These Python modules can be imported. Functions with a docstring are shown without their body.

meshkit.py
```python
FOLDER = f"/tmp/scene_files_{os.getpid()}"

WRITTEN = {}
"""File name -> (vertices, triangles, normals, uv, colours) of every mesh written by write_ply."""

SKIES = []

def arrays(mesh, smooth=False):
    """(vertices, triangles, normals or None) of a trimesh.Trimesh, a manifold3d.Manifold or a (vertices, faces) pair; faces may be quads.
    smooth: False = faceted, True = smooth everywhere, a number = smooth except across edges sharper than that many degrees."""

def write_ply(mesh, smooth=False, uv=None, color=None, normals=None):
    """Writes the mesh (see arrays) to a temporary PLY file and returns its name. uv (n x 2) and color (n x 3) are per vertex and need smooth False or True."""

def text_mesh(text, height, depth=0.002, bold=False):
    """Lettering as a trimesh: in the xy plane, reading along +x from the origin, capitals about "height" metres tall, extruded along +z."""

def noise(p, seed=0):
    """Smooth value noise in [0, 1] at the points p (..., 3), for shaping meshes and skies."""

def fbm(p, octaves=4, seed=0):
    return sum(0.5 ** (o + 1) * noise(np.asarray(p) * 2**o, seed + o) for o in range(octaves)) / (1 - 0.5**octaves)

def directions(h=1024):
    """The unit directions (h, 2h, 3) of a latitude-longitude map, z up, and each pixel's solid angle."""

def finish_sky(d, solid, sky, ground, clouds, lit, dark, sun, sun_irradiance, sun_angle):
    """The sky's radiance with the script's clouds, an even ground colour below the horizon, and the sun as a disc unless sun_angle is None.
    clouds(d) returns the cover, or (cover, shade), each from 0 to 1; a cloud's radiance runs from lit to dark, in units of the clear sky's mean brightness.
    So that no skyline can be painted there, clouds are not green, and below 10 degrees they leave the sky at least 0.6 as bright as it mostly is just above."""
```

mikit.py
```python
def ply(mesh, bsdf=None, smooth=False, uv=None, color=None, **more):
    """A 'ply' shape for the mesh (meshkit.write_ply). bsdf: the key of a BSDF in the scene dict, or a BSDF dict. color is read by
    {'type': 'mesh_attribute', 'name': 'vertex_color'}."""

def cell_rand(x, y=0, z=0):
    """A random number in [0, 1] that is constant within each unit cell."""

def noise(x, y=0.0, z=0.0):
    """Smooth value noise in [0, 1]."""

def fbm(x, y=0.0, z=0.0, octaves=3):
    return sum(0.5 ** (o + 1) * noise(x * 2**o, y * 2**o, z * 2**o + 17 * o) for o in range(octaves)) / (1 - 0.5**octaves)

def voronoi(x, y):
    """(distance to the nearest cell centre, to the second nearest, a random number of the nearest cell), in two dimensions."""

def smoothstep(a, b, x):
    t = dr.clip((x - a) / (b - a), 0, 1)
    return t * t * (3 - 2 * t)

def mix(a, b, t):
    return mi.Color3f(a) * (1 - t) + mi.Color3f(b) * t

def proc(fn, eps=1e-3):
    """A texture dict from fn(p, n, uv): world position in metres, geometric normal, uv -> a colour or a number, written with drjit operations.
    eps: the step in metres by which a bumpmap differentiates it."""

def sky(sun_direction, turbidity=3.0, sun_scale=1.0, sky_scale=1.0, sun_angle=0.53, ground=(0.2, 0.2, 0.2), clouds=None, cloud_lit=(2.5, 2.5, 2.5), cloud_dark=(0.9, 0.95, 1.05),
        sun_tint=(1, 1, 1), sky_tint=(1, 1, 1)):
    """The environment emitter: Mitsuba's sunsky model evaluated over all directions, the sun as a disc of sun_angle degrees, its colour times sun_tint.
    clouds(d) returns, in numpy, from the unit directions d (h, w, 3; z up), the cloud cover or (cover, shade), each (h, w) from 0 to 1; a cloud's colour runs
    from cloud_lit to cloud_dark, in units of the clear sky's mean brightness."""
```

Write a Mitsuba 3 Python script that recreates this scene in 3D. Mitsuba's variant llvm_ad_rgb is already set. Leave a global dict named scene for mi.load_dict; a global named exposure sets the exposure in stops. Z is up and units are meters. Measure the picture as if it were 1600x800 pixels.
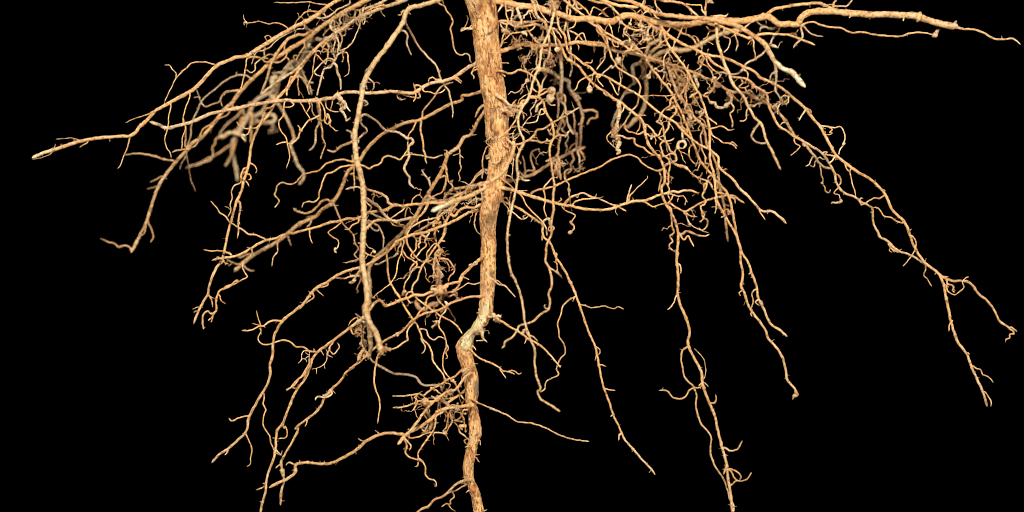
"""A dug-up plant root hanging in front of black cloth: one taproot, its lateral roots and their rootlets."""
import math, random, zlib
import numpy as np, trimesh, mitsuba as mi, drjit as dr
import mikit, meshkit
from mikit import noise, fbm, smoothstep, mix

scene, labels = {}, {}
T = mi.ScalarTransform4f

# ---------------------------------------------------------------- camera, lamps, exposure
scene['camera'] = {'type': 'thinlens', 'fov': 2 * math.degrees(math.atan(0.4 / 1.6)), 'fov_axis': 'x', 'aperture_radius': 0.017, 'focus_distance': 1.592,
                   'near_clip': 0.05, 'far_clip': 20.0, 'to_world': T().look_at(origin=[0, -1.6, 0], target=[0, 0, 0], up=[0, 0, 1])}
exposure = 0.0
KEY, FILL = 162.0, 25.0
LAMPS = [((-0.50, -1.75, 0.95), 0.30, KEY, 'square studio softbox high at the left of the camera'),
         ((1.15, -1.75, 0.25), 0.60, FILL, 'square studio softbox low at the right of the camera')]

# ---------------------------------------------------------------- materials
def srgb(r, g, b): return [((v / 255) / 12.92 if v <= 10 else ((v / 255 + 0.055) / 1.055) ** 2.4) for v in (r, g, b)]

TONES = [srgb(229, 171, 102), srgb(209, 155, 100), srgb(214, 178, 130), srgb(236, 196, 140), srgb(232, 188, 126), srgb(218, 170, 106), srgb(226, 168, 102), srgb(229, 171, 102)]
TIPS = [srgb(230, 188, 128), srgb(200, 152, 104), srgb(196, 166, 128), srgb(230, 202, 154), srgb(222, 174, 112), srgb(230, 222, 176), srgb(238, 226, 176), srgb(240, 220, 160)]
CODE = {c: k for k, c in enumerate('obgplcwr')}

def root_colour(p, n, uv):
    """uv.x = tone + fraction of the root's length, uv.y = the root's own number + fraction of the turn"""
    k = dr.floor(uv.x); t = uv.x - k
    own = dr.floor(uv.y)
    base, tip = mi.Color3f(TONES[0]), mi.Color3f(TIPS[0])
    for i in range(1, len(TONES)):
        base = dr.select(dr.abs(k - i) < 0.5, mi.Color3f(TONES[i]), base)
        tip = dr.select(dr.abs(k - i) < 0.5, mi.Color3f(TIPS[i]), tip)
    edge = dr.select((dr.abs(k - 6) < 0.5), smoothstep(0.78, 0.98, t), smoothstep(0.6, 1.0, t) * 0.8)
    edge = dr.select((dr.abs(k - 5) < 0.5), smoothstep(0.74, 0.95, t), edge)
    edge = dr.select((dr.abs(k - 7) < 0.5), smoothstep(0.93, 1.0, t), edge)
    c = mix(base, tip, edge)
    r1, r2 = mikit.cell_rand(own, 3), mikit.cell_rand(own, 8)
    q = p * 1000.0
    big = fbm(q.x * 0.16 + r1 * 40, q.y * 0.16, q.z * 0.16, 3)
    fine = fbm(q.x * 0.62, q.y * 0.62, q.z * 0.62 + r2 * 30, 3)
    c = mix(c, mi.Color3f(0.45, 0.33, 0.21), smoothstep(0.72, 1.0, r2) * 0.35)
    c = c * (0.80 + 0.34 * r1)
    c = mix(c, mi.Color3f(0.42, 0.19, 0.075), smoothstep(0.50, 0.78, big) * 0.55)
    c = mix(c, mi.Color3f(0.80, 0.62, 0.38), smoothstep(0.54, 0.25, big) * 0.30 * r2)
    speck = smoothstep(0.56, 0.68, fine)
    c = mix(c, mi.Color3f(0.20, 0.095, 0.045), speck * 0.62)
    light = smoothstep(0.44, 0.30, fine)
    return mix(c, mi.Color3f(0.84, 0.68, 0.46), light * 0.42)

STAINS = [(-27.5, -102.5, 3.0, 7.0, (112, 100, 84), 0.75), (-16.0, 27.5, 4.0, 7.0, (120, 86, 58), 0.5), (-18.0, 19.0, 3.5, 11.0, (128, 92, 60), 0.4), (-16.0, -14.0, 3.0, 3.5, (86, 62, 52), 0.75), (-21.5, -16.0, 2.5, 3.0, (120, 84, 66), 0.5), (-12.5, 95.0, 3.0, 3.0, (84, 60, 46), 0.8), (-16.0, 89.0, 4.0, 2.5, (120, 96, 76), 0.5), (-17.5, 30.0, 3.0, 5.0, (136, 110, 66), 0.5), (-24.0, -100.0, 2.5, 5.0, (120, 104, 84), 0.5), (-24.0, -90.0, 2.0, 4.5, (150, 120, 84), 0.5), (-31.0, -35.0, 4.5, 3.0, (120, 90, 66), 0.5), (-22.0, -23.5, 2.5, 6.0, (150, 104, 80), 0.45), (-14.5, 189.0, 1.5, 3.0, (110, 80, 60), 0.5), (-15.0, 165.0, 2.5, 15.0, (180, 112, 64), 0.35), (-22.5, 192.5, 3.0, 4.0, (160, 96, 50), 0.5), (-5.0, 107.5, 2.5, 6.0, (150, 110, 80), 0.5), (-33.5, -167.5, 3.5, 10.0, (196, 150, 100), 0.3), (-38.0, -89.0, 2.0, 2.0, (120, 64, 40), 0.7), (-36.5, -93.5, 2.0, 2.0, (120, 84, 66), 0.6)]
SCAR = [(-19.0, -35.0, 1.5), (-20.5, -43.0, 3.0), (-24.0, -50.0, 3.8), (-30.0, -57.0, 3.5), (-34.5, -63.0, 4.0), (-36.0, -70.0, 4.0)]

def seg(x, z, a, b):
    dx, dz = b[0] - a[0], b[1] - a[1]
    t = dr.clip(((x - a[0]) * dx + (z - a[1]) * dz) / (dx * dx + dz * dz), 0, 1)
    return dr.sqrt(dr.square(x - a[0] - dx * t) + dr.square(z - a[1] - dz * t)) / (a[2] + (b[2] - a[2]) * t)

def bark_colour(p, n, uv):
    """uv.x = depth of the crack at this point of the bark, uv.y = which flake of bark"""
    q = p * 1000.0
    streak = fbm(q.x * 0.85, q.y * 0.85, q.z * 0.16, 3)
    blot = fbm(q.x * 0.10, q.y * 0.10, q.z * 0.07 + 9, 3)
    fine = fbm(q.x * 1.05, q.y * 1.05, q.z * 0.38 + 5, 2)
    c = mix(mi.Color3f(srgb(238, 184, 114)), mi.Color3f(srgb(192, 128, 69)), smoothstep(0.38, 0.66, streak))
    c = mix(c, mi.Color3f(srgb(236, 190, 132)), smoothstep(0.52, 0.30, blot) * 0.55)
    c = mix(c, mi.Color3f(srgb(180, 114, 62)), smoothstep(0.54, 0.70, blot) * 0.6)
    c = c * (0.94 + 0.16 * uv.y)
    c = mix(c, mi.Color3f(srgb(92, 50, 28)), smoothstep(0.20, 0.80, uv.x) * 0.85)
    c = mix(c, mi.Color3f(srgb(104, 62, 38)), smoothstep(0.58, 0.68, fine) * mix(0.75, 0.30, smoothstep(20.0, 90.0, q.z)).x)
    c = mix(c, mi.Color3f(srgb(244, 200, 148)), smoothstep(0.42, 0.32, fine) * 0.5)
    for x, z, rx, rz, col, amount in STAINS:
        d = dr.sqrt(dr.square((q.x - x) / rx) + dr.square((q.z - z) / rz)) + (fbm(q.x * 0.5, q.y * 0.5, q.z * 0.4, 3) - 0.5) * 1.3
        c = mix(c, mi.Color3f(srgb(*col)), smoothstep(1.05, 0.45, d) * amount)
    d = mi.Float(9)
    for a, b in zip(SCAR, SCAR[1:]):
        d = dr.minimum(d, seg(q.x, q.z, a, b))
    d = d + (fbm(q.x * 0.45, q.y * 0.45, q.z * 0.35 + 3, 3) - 0.5) * 1.1
    pale = mix(mi.Color3f(srgb(234, 220, 164)), mi.Color3f(srgb(134, 106, 74)), smoothstep(0.50, 0.66, fbm(q.x * 0.85, q.y * 0.85, q.z * 0.42, 4)) * 0.8)
    pale = mix(pale, mi.Color3f(srgb(206, 172, 112)), smoothstep(0.45, 0.62, fbm(q.x * 0.22, q.y * 0.22, q.z * 0.18 + 4, 2)) * 0.5)
    rim = smoothstep(1.35, 1.05, d) * smoothstep(0.7, 1.0, d)
    c = mix(c, mi.Color3f(srgb(92, 70, 50)), rim * 0.5)
    return mix(c, pale, dr.select(q.y < 2.0, smoothstep(1.02, 0.80, d), 0) * 0.92)

scene['root_skin'] = {'type': 'principled', 'base_color': mikit.proc(root_colour), 'roughness': 0.62, 'specular': 0.32}
scene['bark'] = {'type': 'principled', 'base_color': mikit.proc(bark_colour), 'roughness': 0.72, 'specular': 0.28}
scene['black_cloth'] = {'type': 'twosided', 'bsdf': {'type': 'diffuse', 'reflectance': {'type': 'rgb', 'value': [0.0001, 0.0001, 0.0001]}}}
scene['lamp_shell'] = {'type': 'twosided', 'bsdf': {'type': 'diffuse', 'reflectance': {'type': 'rgb', 'value': 0.03}}}

# ---------------------------------------------------------------- the black cloth behind and the studio lamps
w = np.linspace(-3.2, 3.2, 129); prof = [(1.35, 2.4), (1.35, -1.1), (1.28, -1.32), (1.05, -1.42), (-0.6, -1.45)]
gx, gs = np.meshgrid(w, np.linspace(0, 4, 61), indexing='ij')
py, pz = np.interp(gs, range(5), [a for a, _ in prof]), np.interp(gs, range(5), [b for _, b in prof])
py = py + 0.02 * np.sin(gx * 3.1 + 0.6 * np.sin(gx * 1.7)) * np.clip(2 - gs, 0, 1)
V = np.stack([gx, py, pz], -1).reshape(-1, 3); k = np.arange(128 * 60); k = k // 60 * 61 + k % 60
scene['backdrop'] = mikit.ply((V, np.stack([k, k + 1, k + 62, k + 61], 1)), 'black_cloth', smooth=True)
labels['backdrop'] = {'label': 'plain black cloth filling the background behind the roots', 'kind': 'structure'}

for n, (at, size, power, label) in enumerate(LAMPS):
    key = 'studio_lamp' + ('' if n == 0 else f'_{n:03d}')
    look = T().look_at(origin=list(at), target=[0, 0, 0.05], up=[0, 0, 1])
    h = size / 2
    shell = trimesh.util.concatenate([
        trimesh.creation.box([size + 0.03, 0.012, 0.16]).apply_translation([0, h + 0.006, -0.07]), trimesh.creation.box([size + 0.03, 0.012, 0.16]).apply_translation([0, -h - 0.006, -0.07]),
        trimesh.creation.box([0.012, size - 0.002, 0.16]).apply_translation([h + 0.006, 0, -0.07]), trimesh.creation.box([0.012, size - 0.002, 0.16]).apply_translation([-h - 0.006, 0, -0.07]),
        trimesh.creation.box([size, size, 0.01]).apply_translation([0, 0, -0.145]), trimesh.creation.cylinder(0.06, 0.2, sections=24).apply_translation([0, 0, -0.25])])
    shell.apply_transform(np.array(look.matrix))
    scene[key + '__housing'] = mikit.ply(shell, 'lamp_shell')
    scene[key + '__diffuser'] = {'type': 'rectangle', 'to_world': look @ T().scale([h - 0.004, h - 0.004, 1]), 'bsdf': {'type': 'diffuse', 'reflectance': {'type': 'rgb', 'value': 0.7}},
                                 'emitter': {'type': 'area', 'radiance': {'type': 'rgb', 'value': [power, power * 0.97, power * 0.92]}}}
    labels[key] = {'label': label, 'category': 'lamp'}

# ---------------------------------------------------------------- the taproot: (x, z, radius) in mm down its axis
TAP = np.array([(-25.50,255.00,16.50),(-25.00,230.00,14.00),(-24.57,200.00,12.07),(-23.25,193.00,11.25),(-22.10,186.50,10.90),(-21.00,179.50,10.50),(-20.25,172.50,10.25),(-19.62,165.50,10.12),(-18.88,159.00,10.12),(-18.12,152.00,10.12),(-17.43,145.00,9.93),(-15.75,136.50,9.75),(-14.75,129.50,9.75),(-13.50,122.50,9.50),(-12.00,115.50,9.50),(-11.62,109.00,9.38),(-11.68,102.00,9.18),(-11.62,95.00,9.12),(-10.50,90.50,9.00),(-9.25,86.00,9.00),(-9.50,79.50,9.00),(-10.25,72.50,8.25),(-11.50,65.50,8.00),(-12.38,59.00,7.62),(-13.88,52.00,7.88),(-14.62,47.50,8.38),(-16.00,43.00,8.25),(-17.32,39.50,7.82),(-17.90,36.00,7.40),(-18.52,29.50,6.67),(-18.75,22.50,6.25),(-18.50,15.50,6.00),(-18.23,9.00,6.03),(-18.45,2.00,6.05),(-18.40,-5.00,6.10),(-18.68,-13.50,6.18),(-18.95,-20.50,6.05),(-19.35,-27.50,5.75),(-19.83,-34.50,5.53),(-20.30,-41.00,5.70),(-20.80,-44.50,5.80),(-22.12,-48.00,5.88),(-23.95,-51.50,6.55),(-26.12,-55.00,7.12),(-28.88,-57.50,7.38),(-31.98,-60.50,6.72),(-34.77,-64.00,6.53),(-36.43,-67.00,6.68),(-37.12,-70.50,6.88),(-37.12,-74.00,6.38),(-36.68,-77.50,6.32),(-35.75,-81.00,6.25),(-34.43,-85.00,6.07),(-32.60,-91.50,6.00),(-31.50,-100.00,5.50),(-31.25,-107.50,5.25),(-31.88,-115.00,4.62),(-31.15,-118.50,4.55),(-30.38,-122.50,4.62),(-29.08,-130.00,4.72),(-28.65,-138.00,5.00),(-30.75,-147.50,4.25),(-32.60,-156.25,4.60),(-34.25,-165.00,4.25),(-33.55,-173.75,4.15),(-31.35,-179.00,4.15),(-29.85,-182.50,4.35),(-27.38,-191.25,4.12),(-25.88,-200.00,4.38),(-22.00,-225.00,4.50)])
def taproot_mesh(step=0.34, around=168):
    z = np.arange(TAP[0, 1], TAP[-1, 1], -step)
    o = np.argsort(TAP[:, 1])
    from scipy.interpolate import PchipInterpolator
    fx, fr = PchipInterpolator(TAP[o, 1], TAP[o, 0]), PchipInterpolator(TAP[o, 1], TAP[o, 2])
    x, r = fx(z), fr(z)
    slope = np.gradient(x, z)
    th = np.arange(around) / around * 2 * math.pi
    Z, A = np.meshgrid(z, th, indexing='ij')
    ux, uy = np.cos(A), np.sin(A)
    R = r[:, None]
    P = np.stack([ux * R, uy * R, Z], -1)                     # where the bark's patterns are looked up
    warp = (meshkit.fbm(P * [0.25, 0.25, 0.10], 3, 11) - 0.5) * 2.4
    from scipy.spatial import cKDTree                          # flakes of bark: irregular cells, taller than wide, parted by cracks
    rg = np.random.default_rng(4)
    span = z[0] - z[-1]
    def cells(n, tall, jig):
        cz, ca = rg.uniform(z[-1] - 3, z[0] + 3, n), rg.uniform(0, 2 * math.pi, n)
        cr = np.interp(cz, z[::-1], r[::-1])
        tree = cKDTree(np.stack([np.cos(ca) * cr, np.sin(ca) * cr, cz / tall], 1))
        w3 = np.stack([(meshkit.fbm(P * [0.35, 0.35, 0.16] + 30 * k, 3, 50 + k) - 0.5) * jig for k in range(3)], -1)
        d, i = tree.query((P * [1, 1, 1 / tall] + w3).reshape(-1, 3), k=2)
        return (d[:, 1] - d[:, 0]).reshape(Z.shape), rg.random(n)[i[:, 0]].reshape(Z.shape)
    gap, own = cells(520, 2.6, 5.0)
    gap2, own2 = cells(2600, 3.4, 2.6)
    crack = np.clip(1 - gap / (0.60 + 1.1 * np.maximum(meshkit.fbm(P * 0.12, 2, 61) - 0.5, 0)), 0, 1) * np.clip((meshkit.fbm(P * [0.16, 0.16, 0.07], 2, 63) - 0.30) * 7, 0, 1)
    crack2 = np.clip(1 - gap2 / 0.34, 0, 1) * 0.6 * np.clip((meshkit.fbm(P * [0.2, 0.2, 0.1], 2, 65) - 0.42) * 7, 0, 1)
    top = np.clip((Z - 30) / 60, 0.25, 1)
    c = np.clip(np.maximum(crack, crack2) * (0.55 + 0.45 * top), 0, 1)
    flake = np.clip(0.6 * own + 0.4 * own2, 0, 0.999)
    grain = meshkit.fbm(np.stack([ux * R * 1.3, uy * R * 1.3, Z * 0.35], -1), 3, 31) - 0.5
    lump = meshkit.fbm(P * 0.09, 3, 41) - 0.5
    Rd = R * (1 + 0.10 * lump) + 0.8 * (flake - 0.5) * top + 0.8 * grain - 0.8 * c
    tilt = slope[:, None] * ux * Rd                            # keep the rings about square to the axis
    X = x[:, None] + ux * Rd / np.sqrt(1 + slope[:, None] ** 2) * (1 + 0 * tilt) + 0 * tilt
    V = np.stack([X, uy * Rd, Z], -1)
    m = len(z)
    i, j = np.meshgrid(np.arange(m - 1), np.arange(around), indexing='ij')
    a, b = (i * around + j).ravel(), (i * around + (j + 1) % around).ravel()
    F = np.stack([a, a + around, b + around, b], 1)
    caps = np.array([[x[0], 0, z[0] + 1.5], [x[-1], 0, z[-1] - 1.0]])
    V = np.vstack([V.reshape(-1, 3), caps]) / 1000.0
    t = np.arange(around); n0 = m * around
    capf = np.vstack([np.stack([t, (t + 1) % around, np.full(around, n0), np.full(around, n0)], 1),
                      np.stack([(t + 1) % around + n0 - around, t + n0 - around, np.full(around, n0 + 1), np.full(around, n0 + 1)], 1)])
    uv = np.vstack([np.stack([c.ravel(), flake.ravel()], 1), [[0, .5], [0, .5]]])
    F3 = np.vstack([F[:, [0, 1, 2]], F[:, [0, 2, 3]], capf[:, :3]])
    return (V, F3), uv

mesh, uv = taproot_mesh()
scene['plant_root__taproot'] = mikit.ply(mesh, 'bark', smooth=True, uv=uv)
labels['plant_root'] = {'label': 'dug-up plant root with thick brown taproot and tangle of thin orange-tan side roots', 'category': 'root'}
labels['plant_root__taproot'] = {'label': 'thick brown bark-covered taproot with a pale scar where it bends'}

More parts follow.
